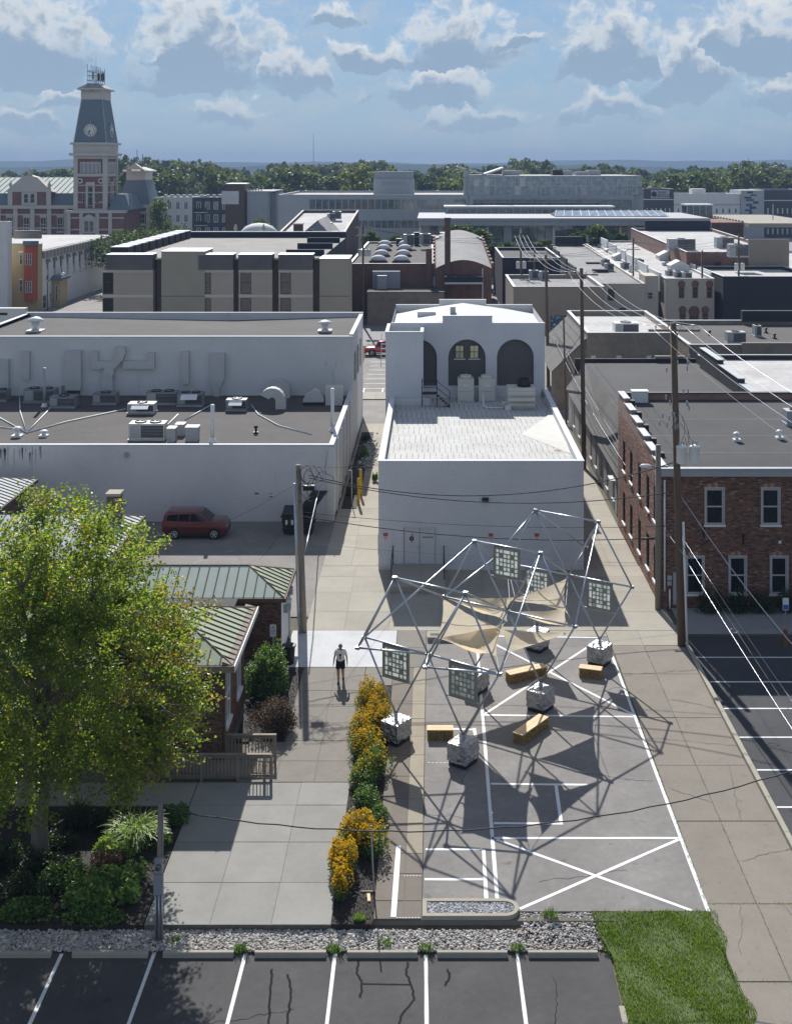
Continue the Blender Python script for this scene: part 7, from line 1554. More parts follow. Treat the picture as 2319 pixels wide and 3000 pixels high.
# ---------------------------------------------------------------- town blocks behind
def panel_office():
 Y=150.0;X=lambda p:XA(p,Y);Z=lambda p:ZA(p,Y);root=thing('office_building','brown stone-panel office block with dark overhanging roof fascias','building',(-25,170,0));zr=12.2
 MB().box(X(313),X(936),Y+1.6,196,0,zr).build('core_wall','steel_dark',root);MB().add([(X(313),Y+.4,zr+.01),(X(936),Y+.4,zr+.01),(X(936),196,zr+.01),(X(313),196,zr+.01)],[(0,1,2,3)]).build('roof','roof_tan',root)
 MB().box(X(340),X(936),195.4,196.0,zr,zr+.9).build('rear_parapet','metal_navy',root);MB().box(X(340),X(936),195.3,196.1,zr+.902,zr+1.0).build('coping','coping_white',root)
 for(a,b,w0,w1) in[(313,448,300,332),(583,683,586,618),(699,797,703,736),(816,916,820,852)]:
  a_=min(a,w0);m_=MB();ops=[(X(w0)-X(a_)+.02,X(w1)-X(a_),Z(985*.474+400+0)-0,0)];zf=7.66
  ops=[(X(w0)-X(a_)+.05,X(w1)-X(a_),zf+.25,10.7),(X(w0)-X(a_)+.05,X(w1)-X(a_),4.3,zf-.25),(X(w0)-X(a_)+.05,X(w1)-X(a_),.8,3.8)]
  O=(X(a_),Y,0);facade(m_,O,(1,0,0),X(b)-X(a_),10.95,ops,.3);m_.poly([(X(b),Y,0),(X(b),Y+1.6,0),(X(b),Y+1.6,10.95),(X(b),Y,10.95)]);m_.poly([(X(a_),Y+1.6,0),(X(a_),Y,0),(X(a_),Y,10.95),(X(a_),Y+1.6,10.95)]);m_.build('stone_bay','stone_panel',root)
  for z in(zf,10.75):MB().box(X(a_)-.02,X(b)+.02,Y-.06,Y-.003,z-.16,z+.16).build('stone_band','stone_pale',root)
  for op in ops[:2]:window(root,O,(1,0,0),op,'win_dark','glass_dark',.08,.2,None,True)
  MB().box(X(a),X(b),Y-.35,Y+2.2,10.96,12.77).build('fascia','fascia_dark',root);MB().box(X(a)-.05,X(b)+.05,Y-.4,Y+2.25,12.772,12.86).build('coping','metal_grey',root)
 for(a,b,top) in[(473,600,13.15),(936,1022,12.25)]:
  MB().box(X(a),X(b),Y-.1,Y+5.5,0,top).build('plain_bay','stone_panel_tan',root);MB().box(X(a)-.05,X(b)+.05,Y-.15,Y+5.55,top+.002,top+.09).build('coping','metal_grey',root)
  for z in(7.66,):MB().box(X(a),X(b),Y-.12,Y-.101,z-.03,z+.03).build('panel_joint','steel_dark',root)
 for(a,b) in[(455,473),(566,583),(683,699),(797,816),(916,936)]:MB().box(X(a),X(b),Y+.9,Y+1.59,0,12.3).build('dark_fin','fin_brown',root)
 for k in range(10):y0=154+k*4.1;MB().box(X(313)-.6,X(313)+1.6,y0,y0+2.9,10.9,13.4).build('mansard_box','steel_dark',root);MB().box(X(313)-.65,X(313)+1.65,y0-.05,y0+2.95,13.402,13.5).build('coping','coping_white',root)
 for k in range(3):MB().box(X(820),X(936),156+k*13,156.5+k*13,zr,zr+.8).build('roof_upstand','metal_navy',root)
mat('fin_brown',(.085,.07,.062),var=.2);roofgravel('fascia_dark',(.10,.098,.105));panel_office()
def gable_building():
 X0,X1,Y0,Y1=-27.0,-15.5,200,250;z0,z1=11.4,14.6
 root=flat_building('gabled_building','brick block with long pale sloping roof and a grey front gable','building',X0,X1,Y0,Y1,z0-.5,z0,'bricks_far_brown','roof_light','stone_pale',zrb=z1-.5)
 xm=XA(922,202);w=3.3;zb,zt=ZA(702,202),ZA(642,206)
 MB().add([(xm-w,201,zb),(xm+w,201,zb),(xm+.6,201,zt),(xm-w,216,zb+1.5),(xm+w,216,zb+1.5),(xm+.6,216,zt)],[(0,1,2)]).build('gable_wall','metal_gable',root);MB().add([(xm-w-.2,200.8,zb-.1),(xm+.6,200.8,zt+.08),(xm+.6,218,zt+.08),(xm-w-.2,218,zb)],[(0,1,2,3)]).build('gable_slope','roof_grey',root);MB().add([(xm+.6,200.8,zt+.08),(xm+w+.2,200.8,zb-.1),(xm+w+.2,218,zb),(xm+.6,218,zt+.08)],[(0,1,2,3)]).build('gable_slope','roof_grey',root)
 window(root,(xm-1.2,200.98,zb+.5),(1,0,0),(0,1.1,0,1.4),'win_white','glass_blue',.12,-.02)
 for(a,b,t) in[(860,887,657),(973,988,680)]:MB().box(XA(a,199.4),XA(b,199.4),199.0,199.99,6,ZA(t,199.4)).build('chimney','bricks_far_brown',root);MB().box(XA(a,199.4)-.1,XA(b,199.4)+.1,198.9,199.995,ZA(t,199.4),ZA(t,199.4)+.2).build('chimney_cap','stone_pale',root)
mat('metal_gable',(.30,.32,.36),var=.1);gable_building()
for i,(px_,py_) in enumerate([(971,630),(987,624),(958,658)]):d=235 if i<2 else 215;p=AT(px_,py_+8,d);ac_unit('small dark condenser on the pale sloping roof',p[0],d,1.6,1.4,1.5,p[2]-.6,i,'metal_grey','condensers on the pale roof')
def dome_building():
 root=flat_building('domed_building','brick building with black roof dotted with white skylight domes','building',XA(1022,189),XA(1268,189),189,243,8.2,8.5,'bricks_far_red','roof_gravel','metal_grey')
 for(u,v) in[(755,668),(897,668),(775,632),(908,632),(788,597),(918,597),(795,570),(921,570)]:
  x,y,_=GP(750+.474*u,450+.474*v,8.3);MB().box(x-1.45,x+1.45,y-.9,y+.9,8.15,8.6).build('skylight_curb','rib_brown',root);MB().lathe((x,y,8.6),[(1.3,0),(1.2,.3),(.95,.6),(.5,.78),(.02,.85)],14).build('skylight_dome','coping_white',root,True)
 a,b=XA(1092,188),XA(1172,188);MB().box(a,b,186.6,188.98,4.3,ZA(794,187)).build('metal_shed','metal_gable',root);MB().box(XA(1105,186),XA(1133,186),185.4,186.59,4.3,ZA(806,186)).build('duct_box','metal_grey',root);MB().box(XA(1078,183),XA(1300,183),181,188.9,0,ZA(853,183)).build('lower_block','bricks_tan',root);MB().box(XA(1078,183)-.1,XA(1300,183)+.1,180.9,188.95,ZA(853,183),ZA(853,183)+.12).build('lower_roof','roof_gravel',root)
 for k in range(7):MB().box(XA(1160,236)+k*1.7,XA(1160,236)+k*1.7+1.1,236,237.5,8.2,9.6+.6*(k%3)).build('plant_box','metal_grey' if k%2 else 'metal_black',root)
 MB().box(XA(1247,188.5),XA(1266,188.5),188.0,188.95,5,ZA(728,188)).build('chimney','bricks_far_red',root)
dome_building()
def barrel_building():
 X0,X1,Y0,Y1=.2,8.9,186.5,232;root=thing('barrel_roof_building','brick building with weathered curved grey roof and tall chimney','building',((X0+X1)/2,205,0));zt=ZA(786,Y0)
 n=12;prof=[(X0+(X1-X0)*k/n,zt+1.3*math.sin(math.pi*k/n)) for k in range(n+1)]
 m_=MB();m_.add([(X0,Y0,0)]+[(x,Y0,z) for x,z in prof]+[(X1,Y0,0)],[tuple(range(n+3))[::-1]]);m_.poly([(X1,Y0,0),(X1,Y1,0),(X1,Y1,zt),(X1,Y0,zt)]);m_.poly([(X0,Y1,0),(X0,Y0,0),(X0,Y0,zt),(X0,Y1,zt)]);m_.build('wall','bricks_far_red',root)
 vs=[(x,y,z+.03+(2.2 if y>Y0 else 0)) for x,z in prof for y in(Y0-.1,Y1)];MB().add(vs,[(2*k,2*k+2,2*k+3,2*k+1) for k in range(n)]).build('curved_roof','roof_grey',root,True)
 for k in range(9):
  y=Y0+1+k*4.8;z=zt+2.2*(y-Y0)/(Y1-Y0)
  for x in(X0-.35,X1+.0):MB().box(x,x+.4,y,y+3.2,z-1,z+.7).build('parapet_step','bricks_far_red',root)
 cx0,cx1=XA(1302,186),XA(1319,186);MB().box(cx0,cx1,185.6,186.45,0,ZA(642,186)).build('chimney','bricks_far_brown',root);MB().box(cx0-.08,cx1+.08,185.5,186.47,ZA(642,186),ZA(642,186)+.25).build('chimney_cap','bricks_far_brown',root)
 MB().box(XA(1302,184.5),XA(1413,184.5),183.5,186.45,ZA(826,184.5),ZA(808,184.5)).build('awning','metal_navy',root);MB().box(XA(1302,184.5),XA(1413,184.5),183.4,183.52,ZA(830,184.5),ZA(825,184.5)).build('awning_edge','coping_white',root)
 MB().tube((XA(1413,186),186.3,0),(XA(1413,186),186.3,zt),.09,6).build('downspout','metal_white',root)
barrel_building()
for i,(px_,py_) in enumerate([(1292,700),(1198,692),(1245,690),(1395,702),(1345,700)]):p=AT(px_,py_+6,228);ac_unit('grey plant box on the far brick rooftops',p[0],226,2.0,1.6,2.1,p[2]-1.2,i,'metal_grey','plant boxes on the brick rooftops')
# cluster at the right
mat('mural_ground',(.06,.09,.13),var=.3,scale=3);mat('mural_a',(.20,.28,.36),var=.2);mat('mural_b',(.42,.44,.44),var=.2);mat('mural_c',(.05,.11,.22),var=.2)
WK=dict(frame_mat='bricks_far_red',glass='glass_dark',fw=.16,recess=.1,sill=.15,sill_mat='stone_pale')
r1=flat_building('grey_roof_building','painted building with long grey roof and arched windows','building',23.0,31.0,178,250,6.2,6.45,'paint_cream','roof_grey','stone_pale',zrb=7.3,wins=[(XA(1780,178),XA(1799,178),4.0,5.7),(XA(1746,178),XA(1762,178),.6,2.9),(XA(1778,178),XA(1798,178),0.1,2.1),(XA(1813,178),XA(1832,178),.6,2.9)],win_kw=dict(frame_mat='win_dark',glass='glass_dark'))
for k in range(5):MB().box(22.7,22.98,182+k*13,193+k*13,4,7.1+.35*k).build('stepped_parapet','metal_navy',r1)
MB().box(25,30.5,249.5,250.5,7,9.2).build('rear_parapet','metal_navy',r1)
for(px_,py_) in[(1712,748),(1736,772),(1757,793)]:x,y,_=GP(px_,py_,6.7);MB().box(x-1.2,x+1.2,y-.8,y+.8,6.2,7.0).build('skylight','steel_dark',r1)
r2=flat_building('white_roof_building','narrow recessed building with white roof between painted fronts','building',31.3,33.8,186,250,6.0,6.3,'paint_cream','roof_light','coping_white',zrb=7.4)
MB().box(31.3,33.8,183.5,185.9,0,3.3).build('shop_canopy','steel_dark',r2);MB().box(30.9,34.2,183.2,185.9,3.3,3.5).build('canopy_roof','metal_grey',r2);MB().box(31.05,33.0,178.2,183.4,0,7.6).build('stair_tower','paint_cream',r2);window(r2,(31.4,178.2,4.2),(1,0,0),(0,.8,0,1.0),recess=-.03)
w2=[(XA(a,178),XA(a+17,178),4.3,6.4) for a in(1987,2027,2069)]+[(XA(1989,178),XA(2008,178),.5,2.6),(XA(2018,178),XA(2046,178),0.1,2.4),(XA(2056,178),XA(2074,178),.5,2.6)]
r3=flat_building('arched_window_building','cream painted building with brick-edged arched windows and white stepped roof','building',34.0,41.2,178,250,6.9,7.2,'paint_cream','roof_light','coping_white',zrb=8.0,wins=w2,win_kw=WK)
for op in w2:c=(op[0]+op[1])/2;MB().tube((c,177.93,op[3]+.02),(c,178.0,op[3]+.02),(op[1]-op[0])/2+.12,16).build('window_arch','bricks_far_red',r3)
for k in range(6):MB().box(33.7,33.98,181+k*11,190+k*11,5,7.8+.3*k).build('stepped_parapet','coping_white',r3);MB().box(41.22,41.5,181+k*11,190+k*11,5,7.8+.3*k).build('stepped_parapet','coping_white',r3)
def skylight(px_,py_,z,lab):
 x,y,_=GP(px_,py_,z);root=thing('gabled_skylight',lab,'skylight',(x,y,z),'gabled skylights on the white roofs');w,d,h=1.5,1.6,.9;MB().box(x-w,x+w,y-d,y+d,z-.2,z+h).build('curb','coping_white',root);MB().add([(x-w-.1,y-d-.1,z+h),(x+w+.1,y-d-.1,z+h),(x,y-d-.1,z+h+.8),(x-w-.1,y+d,z+h),(x+w+.1,y+d,z+h),(x,y+d,z+h+.8)],[(0,1,2),(0,2,5,3),(1,4,5,2),(4,3,5)]).build('glazed_roof','plaster_white',root)
for px_,py_,z in[(1794,744,6.6),(1818,764,6.5),(1903,718,7.7),(1921,736,7.5),(1950,762,7.3),(1985,792,7.1)]:skylight(px_,py_,z,'white gabled skylight standing on the white roofs')
for i,(px_,py_) in enumerate([(1772,772),(1783,785),(1830,782),(1872,772),(1935,750),(1952,782),(1962,806),(1985,810),(2010,812)]):x,y,_=GP(px_,py_,7.0);ac_unit('small rooftop condenser among the white roofs',x,y,1.4,1.2,1.2,6.6,i,'metal_grey','condensers on the white roofs')
r4=flat_building('black_wall_building','building with plain black rear wall beside the transformer pole','building',42.0,56,176,194,7.2,7.7,'paint_black','roof_light','coping_white')
r5=flat_building('brick_upper_building','brick building with white roof rising behind the black wall','building',XA(2010,195),57,195,250,9.4,9.9,'bricks_far_red','roof_light','coping_white',zrb=10.4,wins=[(45+3*k,46.2+3*k,6.5,8.4) for k in range(3)],win_kw=dict(frame_mat='win_dark'))
MB().box(50.5,57.05,194.6,194.99,0,12).build('tall_wall','paint_tan',r5)
MB().box(43.5,57,249.6,250.4,9,12.5).build('rear_parapet','metal_navy',r5)
for i,(px_,py_,w) in enumerate([(1994,720,4.5),(2120,715,3),(2160,738,3)]):x,y,_=GP(px_,py_+8,9.8);ac_unit('large grey rooftop unit behind the brick parapet',x,y,w,2.0,2.0,9.5,i,'metal_grey','rooftop units behind the brick parapet')
tan=flat_building('mural_building','low tan building with a blue painted mural on its alley wall','building',10.5,22.5,160,177.5,7.3,7.8,'paint_tan','roof_grey','metal_grey')
rr=random.Random(5);a,b,zb,zt_=XA(1612,160),XA(1697,160),ZA(965,160),ZA(924,160);mu=MB().box(a,b,159.93,159.99,zb,zt_).build('mural','mural_ground',tan)
for k in range(34):
 x,z,s=rr.uniform(a+.2,b-.2),rr.uniform(zb+.15,zt_-.15),rr.uniform(.08,.26);MB().tube((x,159.915-.0004*k,z),(x,159.929,z),s,7).build('mural_patch',['mural_a','mural_b','mural_c'][k%3],mu)
MB().box(b+.3,b+2.2,159.93,159.99,.0,2.2).build('door','plaster_white',tan)
for i,(px_,py_) in enumerate([(1562,815),(1592,818)]):x,y,_=GP(px_,py_,7.4);ac_unit('grey unit on the mural building roof',x,y,1.3,1.1,1.3,7.3,i,'metal_grey','units on the mural building roof')
nv=flat_building('navy_building','dark navy building standing behind the mural building','building',XA(1471,200),XA(1640,200),200,225,8.1,8.6,'metal_navy','roof_tar','coping_white')
flat_building('low_store','low white-fronted store between the far rooftops','building',57.5,75,182,240,6.5,7.0,'plaster_white','roof_light','coping_white')
# rooftops left of the long white building
def victorian():
 X1,Y0,Y1=-64.6,199.2,243;zt=9.6;root=thing('italianate_building','long pale building with a row of hooded arched windows along the side street','building',(-75,218,0));L=Y1-Y0;so=[(3+3.7*k,4.3+3.7*k,4.6,7.6) for k in range(11)]+[(5,5.8,.9,2.4),(11,11.8,1.4,2.6),(1.2,3.2,.02,2.3)]
 m_=MB();facade(m_,(X1,Y0,0),(0,1,0),L,zt,so,.2);m_.poly([(X1-16,Y0,0),(X1,Y0,0),(X1,Y0,zt),(X1-16,Y0,zt)]);m_.build('wall','plaster_white',root)
 for k,op in enumerate(so):
  w=window(root,(X1,Y0,0),(0,1,0),op,'win_frame','glass_blue',.12,.12,.18,True,sill_mat='stone_pale')
  if k<11:m_=MB();ubox(m_,(X1,Y0,0),(0,1,0),op[0]-.3,op[1]+.3,op[3],op[3]+.35,-.02,.25);ubox(m_,(X1,Y0,0),(0,1,0),op[0]-.1,op[1]+.1,op[3]+.352,op[3]+.6,-.02,.2);m_.build('window_hood','stone_dark',root)
 MB().box(X1-16,X1+.7,Y0-.5,Y1+.5,zt,zt+.25).build('cornice','stone_pale',root);MB().box(X1-.1,X1+.55,Y0-.3,Y1+.3,zt-1.0,zt-.003).build('frieze','stone_dark',root);MB().box(X1-16,X1+.3,Y0,Y1,zt+.25,zt+.35).build('roof','roof_light',root)
 for k in range(24):MB().box(X1+.01,X1+.62,Y0+.6+1.85*k,Y0+.95+1.85*k,zt-.9,zt-.004).build('bracket','stone_pale',root)
 bx=MB().box(X1,X1+1.4,205,209.2,0,4.4).build('shop_bay','yellow_ochre',root);MB().box(X1,X1+1.8,204.6,209.6,4.4,4.9).build('bay_roof','slate_blue',root);window(root,(X1+.6,204.99,1),(1,0,0),(0,.5,0,2.6),'win_white','glass_blue',.08,-.02)
mat('stone_dark',(.20,.19,.18),var=.2);mat('yellow_ochre',(.40,.31,.17),var=.12);mat('brick_orange',(.36,.09,.05),var=.15);painted('slate_blue',(.13,.175,.205),(.2,.26,.28),.4,False,1.2)
victorian()
def bay_house():
 Y0=197;X0,X1=XA(22,Y0),XA(112,Y0);root=flat_building('bay_front_building','yellow building with a projecting orange-red bay and dark cornice','building',X0,X1,Y0,199.1,ZA(722,Y0),ZA(716,Y0),'yellow_ochre','roof_light','stone_dark');zt=ZA(716,Y0)
 MB().box(XA(45,Y0),X1+.5,Y0-.7,Y0+.3,ZA(698,Y0),ZA(674,Y0)).build('cornice','stone_dark',root)
 b0,b1=XA(70,Y0),XA(110,Y0);m_=MB().prism([(b0,Y0-.003),(b0+.5,Y0-1.1),(b1-.5,Y0-1.1),(b1,Y0-.003)],ZA(880,Y0),ZA(718,Y0));m_.build('bay','brick_orange',root);MB().prism([(b0-.2,Y0-.002),(b0+.4,Y0-1.4),(b1-.4,Y0-1.4),(b1+.2,Y0-.002)],ZA(717,Y0),ZA(705,Y0)).build('bay_roof','slate_blue',root)
 for z in(ZA(775,Y0),ZA(855,Y0)):
  for x in(b0+.62,b0+1.25):window(root,(x,Y0-1.1,z),(1,0,0),(0,.4,0,1.9),'win_white','glass_blue',.06,-.03)
 for z in(ZA(775,Y0),ZA(855,Y0)):window(root,(XA(57,Y0),Y0,z),(1,0,0),(0,.5,0,2.0),'win_white','glass_blue',.06,-.03,lintel=.2)
bay_house()
flat_building('side_street_building','pale plain building at the picture edge beside the yellow house','building',-78,XA(22,192),192,194,ZA(650,192)-.4,ZA(650,192),'plaster_white','roof_light','stone_pale')
wl_=thing('garden_wall','white wall with dark openings beside the side street','wall',(-60,150,0));MB().box(-62,XA(82,150),149,150,0,ZA(900,150)).build('wall','plaster_white',wl_)
for k in range(3):MB().box(-57.8+2.2*k,-56.8+2.2*k,148.95,149.01,ZA(920,150),ZA(913,150)).build('opening','steel_dark',wl_)
p=AT(139,806,170);lp=thing('street_lamp','curved-arm street lamp on the side street','street lamp',(p[0],170,0));MB().tube((p[0],170,0),(p[0],170,p[2]-1),.09,8,.06).build('post','metal_black',lp);MB().path([(p[0],170,p[2]-1),(p[0]+.8,170,p[2]-.1),(p[0]+1.9,170,p[2]+.25)],.05,6).build('arm','metal_black',lp);MB().lathe((p[0]+2.2,170,p[2]+.1),[(.05,.3),(.35,.15),(.25,-.1),(.02,-.2)],10).build('lantern','metal_white',lp,True)
sheet('road',rect(-64,-54,116,330),.004,'asphalt_road');sheet('pavement',rect(-54,-50,124,330),.06,'concrete_grey',z0=-.02)

# ---------------------------------------------------------------- courthouse
def courthouse():
 Y=314.0;X=lambda p:XA(p,Y);Z=lambda p:ZA(p,Y);root=thing('courthouse','red brick and stone courthouse with tall slate clock tower','courthouse',(-95,330,0));S,Bk,Sl='stone_pale','bricks_court','slate_blue'
 tx0,tx1,ty1=X(215),X(313),Y+11;cx_,cy_=(tx0+tx1)/2,Y+5.5
 # tower shaft: brick core, stone piers, bands, arches
 MB().box(tx0+.4,tx1-.4,Y+.4,ty1-.4,0,26.6).build('tower_core',Bk,root)
 for x in(tx0,tx1-1.1):
  for y in(Y,ty1-1.1):MB().box(x,x+1.1,y,y+1.1,0,26.6).build('corner_pier',S,root)
 for zb,zt in((11.6,12.7),(16.7,17.0),(21.0,21.8),(25.6,26.4)):MB().box(tx0+.1,tx1-.1,Y+.1,ty1-.1,zb,zt).build('stone_band',S,root)
 for zb in(14.2,18.6):MB().box(tx0+.3,tx1-.3,Y+.3,ty1-.3,zb,zb+.28).build('stone_band',S,root)
 bw=(tx1-tx0-3.2)/5
 for side in(0,1):
  O,U,L=((tx0,Y+.36,0),(1,0,0),tx1-tx0) if side==0 else((tx1-.36,Y,0),(0,1,0),ty1-Y);bw=(L-3.2)/5
  for k in range(5):
   u=1.6+k*bw;m_=MB();ubox(m_,O,U,u+.04,u+bw*.22,21.9,24.9,0,.28);ubox(m_,O,U,u+bw*.78,u+bw-.04,21.9,24.9,0,.28);ubox(m_,O,U,u+.04,u+bw-.04,24.3,24.7,0,.27);m_.build('belfry_arch',S,root);m_=MB();ubox(m_,O,U,u+bw*.24,u+bw*.76,22.0,24.25,.0,.12);m_.build('louvre','metal_gable',root)
  uc=L/2;m_=MB();ubox(m_,O,U,uc-1.15,uc-.7,12.8,18.6,0,.35);ubox(m_,O,U,uc+.7,uc+1.15,12.8,18.6,0,.35);ubox(m_,O,U,uc-1.15,uc+1.15,18.6,19.6,0,.36);m_.build('window_surround',S,root)
  window(root,O,U,(uc-.68,uc+.68,13.4,18.4),S,'glass_dark',.12,-.12)
  for s in(-1,1):
   n=Vector((Vector(U).y,-Vector(U).x,0));c=Vector(O)+Vector(U)*(uc+s*2.7)+Vector((0,0,19.9));MB().tube(c,c+n*.25,.75,16).build('roundel',S,root);MB().tube(c+n*.25,c+n*.28,.35,12).build('roundel_eye','glass_dark',root)
   window(root,O,U,(uc+s*1.75-.3,uc+s*1.75+.3,14.0,16.4),S,'glass_dark',.06,-.08)
 MB().box(tx0-.9,tx1+.9,Y-.9,ty1+.9,26.4,27.1).build('cornice',S,root);MB().box(tx0-.1,tx1+.1,Y-.1,ty1+.1,27.1,29.3).build('attic',S,root);MB().box(tx0-.7,tx1+.7,Y-.7,ty1+.7,29.3,29.85).build('cornice',S,root)
 def frustum(x0,x1,y0,y1,z0,ins,z1):
  m_=MB();m_.add([(x0,y0,z0),(x1,y0,z0),(x1,y1,z0),(x0,y1,z0),(x0+ins,y0+ins,z1),(x1-ins,y0+ins,z1),(x1-ins,y1-ins,z1),(x0+ins,y1-ins,z1)],[(0,1,5,4),(1,2,6,5),(2,3,7,6),(3,0,4,7),(4,5,6,7)]);return m_
 frustum(tx0+.1,tx1-.1,Y+.1,ty1-.1,29.85,1.55,41.1).build('slate_roof',Sl,root)
 for x,i in((tx0+.1,1.55),(tx1-.1,-1.55)):
  for y,j in((Y+.1,1.55),(ty1-.1,-1.55)):MB().tube((x,y,29.85),(x+i,y+j,41.1),.16,6).build('hip_roll','metal_gable',root)
 ax0,ax1,ay0,ay1=tx0+1.5,tx1-1.5,Y+1.5,ty1-1.5;MB().box(ax0,ax1,ay0,ay1,41.1,43.6).build('frieze',S,root);MB().box(ax0-.8,ax1+.8,ay0-.8,ay1+.8,43.6,44.0).build('cornice',S,root);frustum(ax0-.7,ax1+.7,ay0-.7,ay1+.7,44.0,2.1,45.4).build('cap_roof',Sl,root)
 for k in range(8):MB().box(ax0+.2+k*(ax1-ax0-.6)/7,ax0+.45+k*(ax1-ax0-.6)/7,ay0-.4,ay0-.002,42.8,43.59).build('bracket',S,root)
 # cresting with aerials
 bx0,bx1,by0,by1=ax0+1.3,ax1-1.3,ay0+1.3,ay1-1.3;rr=random.Random(2)
 for z in(46.2,47.4,48.6):
  for p,q in(((bx0,by0),(bx1,by0)),((bx1,by0),(bx1,by1)),((bx1,by1),(bx0,by1)),((bx0,by1),(bx0,by0))):MB().tube((p[0],p[1],z),(q[0],q[1],z),.06,5).build('crest_rail','metal_black',root)
 for k in range(7):
  for y in(by0,by1):x=bx0+(bx1-bx0)*k/6;MB().tube((x,y,45.3),(x,y,48.9+1.6*rr.random()),.07,5).build('crest_post','metal_black',root)
 for k in range(6):x,y=rr.uniform(bx0,bx1),rr.choice((by0,by1));MB().box(x-.16,x+.16,y-.3,y+.1,46.4,48.4).build('aerial_panel','metal_black',root)
 MB().tube((cx_,cy_,45.3),(cx_,cy_,53.0),.07,5,.03).build('lightning_rod','metal_grey',root)
 # clock faces
 for c,n in((Vector((cx_,Y+.56,33.0)),Vector((0,-1,0))),(Vector((tx1-.56,cy_,33.0)),Vector((1,0,0)))):
  up=Vector((0,0,1));s=n.cross(up)
  f=MB().tube(c-n*.1,c+n*.42,1.75,24).build('clock_case','metal_gable',root);g_=MB().tube(c+n*.42,c+n*.46,1.5,24).build('clock_face','clock_white',f)
  for k in range(12):a=math.pi/6*k;p=c+n*.47+(s*math.sin(a)+up*math.cos(a))*1.2;MB().tube(p-(s*math.sin(a)+up*math.cos(a))*.2,p+(s*math.sin(a)+up*math.cos(a))*.2,.09,5).build('hour_mark','print_black',g_)
  for a,l,w in((R(160),1.15,.08),(R(128),.8,.10)):MB().tube(c+n*.5,c+n*.5+(s*math.sin(a)+up*math.cos(a))*l,w,5).build('clock_hand','print_black',g_)
  for s2 in(-1,1):MB().box(c.x-.05+(s*1.9*s2).x,c.x+.05+(s*1.9*s2).x,c.y-.05+(s*1.9*s2).y,c.y+.05+(s*1.9*s2).y,31.2,33).build('clock_console','metal_gable',f)
  MB().tube(c+up*1.7,c+up*2.6+n*.3,.25,6,.05).build('clock_crest','metal_gable',f)
 # main wing to the left
 x0,x1,y0,y1,zc=-132,tx0-.2,Y+2,Y+30,12.6;ops=[]
 for k in range(10):u=3+4.4*k;ops.append((u,u+1.6,1.0,4.4));ops.append((u,u+1.6,6.6,10.4))
 m_=MB();facade(m_,(x0,y0,0),(1,0,0),x1-x0,zc,[o for o in ops if o[1]<x1-x0-.5],.3);m_.build('wing_wall',Bk,root)
 for op in ops:
  if op[1]<x1-x0-.5:window(root,(x0,y0,0),(1,0,0),op,S,'glass_dark',.2,.15,.25,True,1,sill_mat=S,lintel=.5)
 for k in range(12):u=x0+.5+4.4*k;MB().box(u,u+1.1,y0-.3,y0-.003,0,zc).build('pilaster',S,root)
 for z in(5.2,7.4,10.9):MB().box(x0,x1,y0-.15,y0-.004,z,z+.35).build('stone_band',S,root)
 MB().box(x0,x1,y0-.7,y0+.4,zc,zc+.9).build('cornice',S,root);m_=MB();m_.add([(x0,y0+.3,zc+.9),(x1,y0+.3,zc+.9),(x1,y0+2.2,16.6),(x0,y0+2.2,16.6)],[(0,1,2,3)]);m_.build('mansard',Sl,root);m_=MB();m_.add([(x0,y0+2.2,16.6),(x1,y0+2.2,16.6),(x1,y0+16,20.6),(x0,y0+16,20.6)],[(0,1,2,3)]);m_.build('metal_roof','copper_green_pale',root)
 for k in range(26):u=x0+1.2+1.5*k;MB().add([(u,y0+2.2,16.62),(u+.1,y0+2.2,16.62),(u+.1,y0+16,20.62),(u,y0+16,20.62),(u,y0+2.2,16.8),(u+.1,y0+2.2,16.8),(u+.1,y0+16,20.8),(u,y0+16,20.8)],[(4,5,6,7),(0,1,5,4),(1,2,6,5),(3,0,4,7)]).build('roof_seam','metal_gable',root)
 # pedimented dormer of the wing
 g0,g1=XA(26,y0),XA(152,y0);gc=(g0+g1)/2;MB().box(g0,g1,y0-.6,y0+3,zc+.9,17.0).build('dormer',Bk,root);pts=[(g0-.5,17.0),(g1+.5,17.0),(g1-2.0,19.2),(gc+2.0,20.8),(gc,21.4),(gc-2.0,20.8),(g0+2.0,19.2)];MB().add([(x,y0-.8,z) for x,z in pts]+[(x,y0+2,z) for x,z in pts],[tuple(range(7)),tuple(range(7,14))[::-1]]+[(i,7+i,7+(i+1)%7,(i+1)%7) for i in range(7)]).build('pediment',S,root)
 for x in(g0,g1-1.2):MB().box(x,x+1.2,y0-.9,y0-.602,zc+.9,17.0).build('dormer_pier',S,root);MB().lathe((x+.6,y0-.2,17.2),[(.5,0),(.5,.6),(.25,.9),(.55,1.5),(.2,2.2),(.05,2.9)],10).build('finial',S,root,True)
 MB().lathe((gc,y0-.2,21.3),[(.7,0),(.6,.6),(.8,1.1),(.3,1.7),(.05,2.0)],10).build('finial',S,root,True)
 MB().box(gc-2.0,gc+2.0,y0-.9,y0-.603,13.6,16.9).build('window_surround',S,root)
 for s in(-1.4,.25):window(root,(gc+s,y0-.9,14.1),(1,0,0),(0,1.15,0,2.4),S,'glass_dark',.1,-.03)
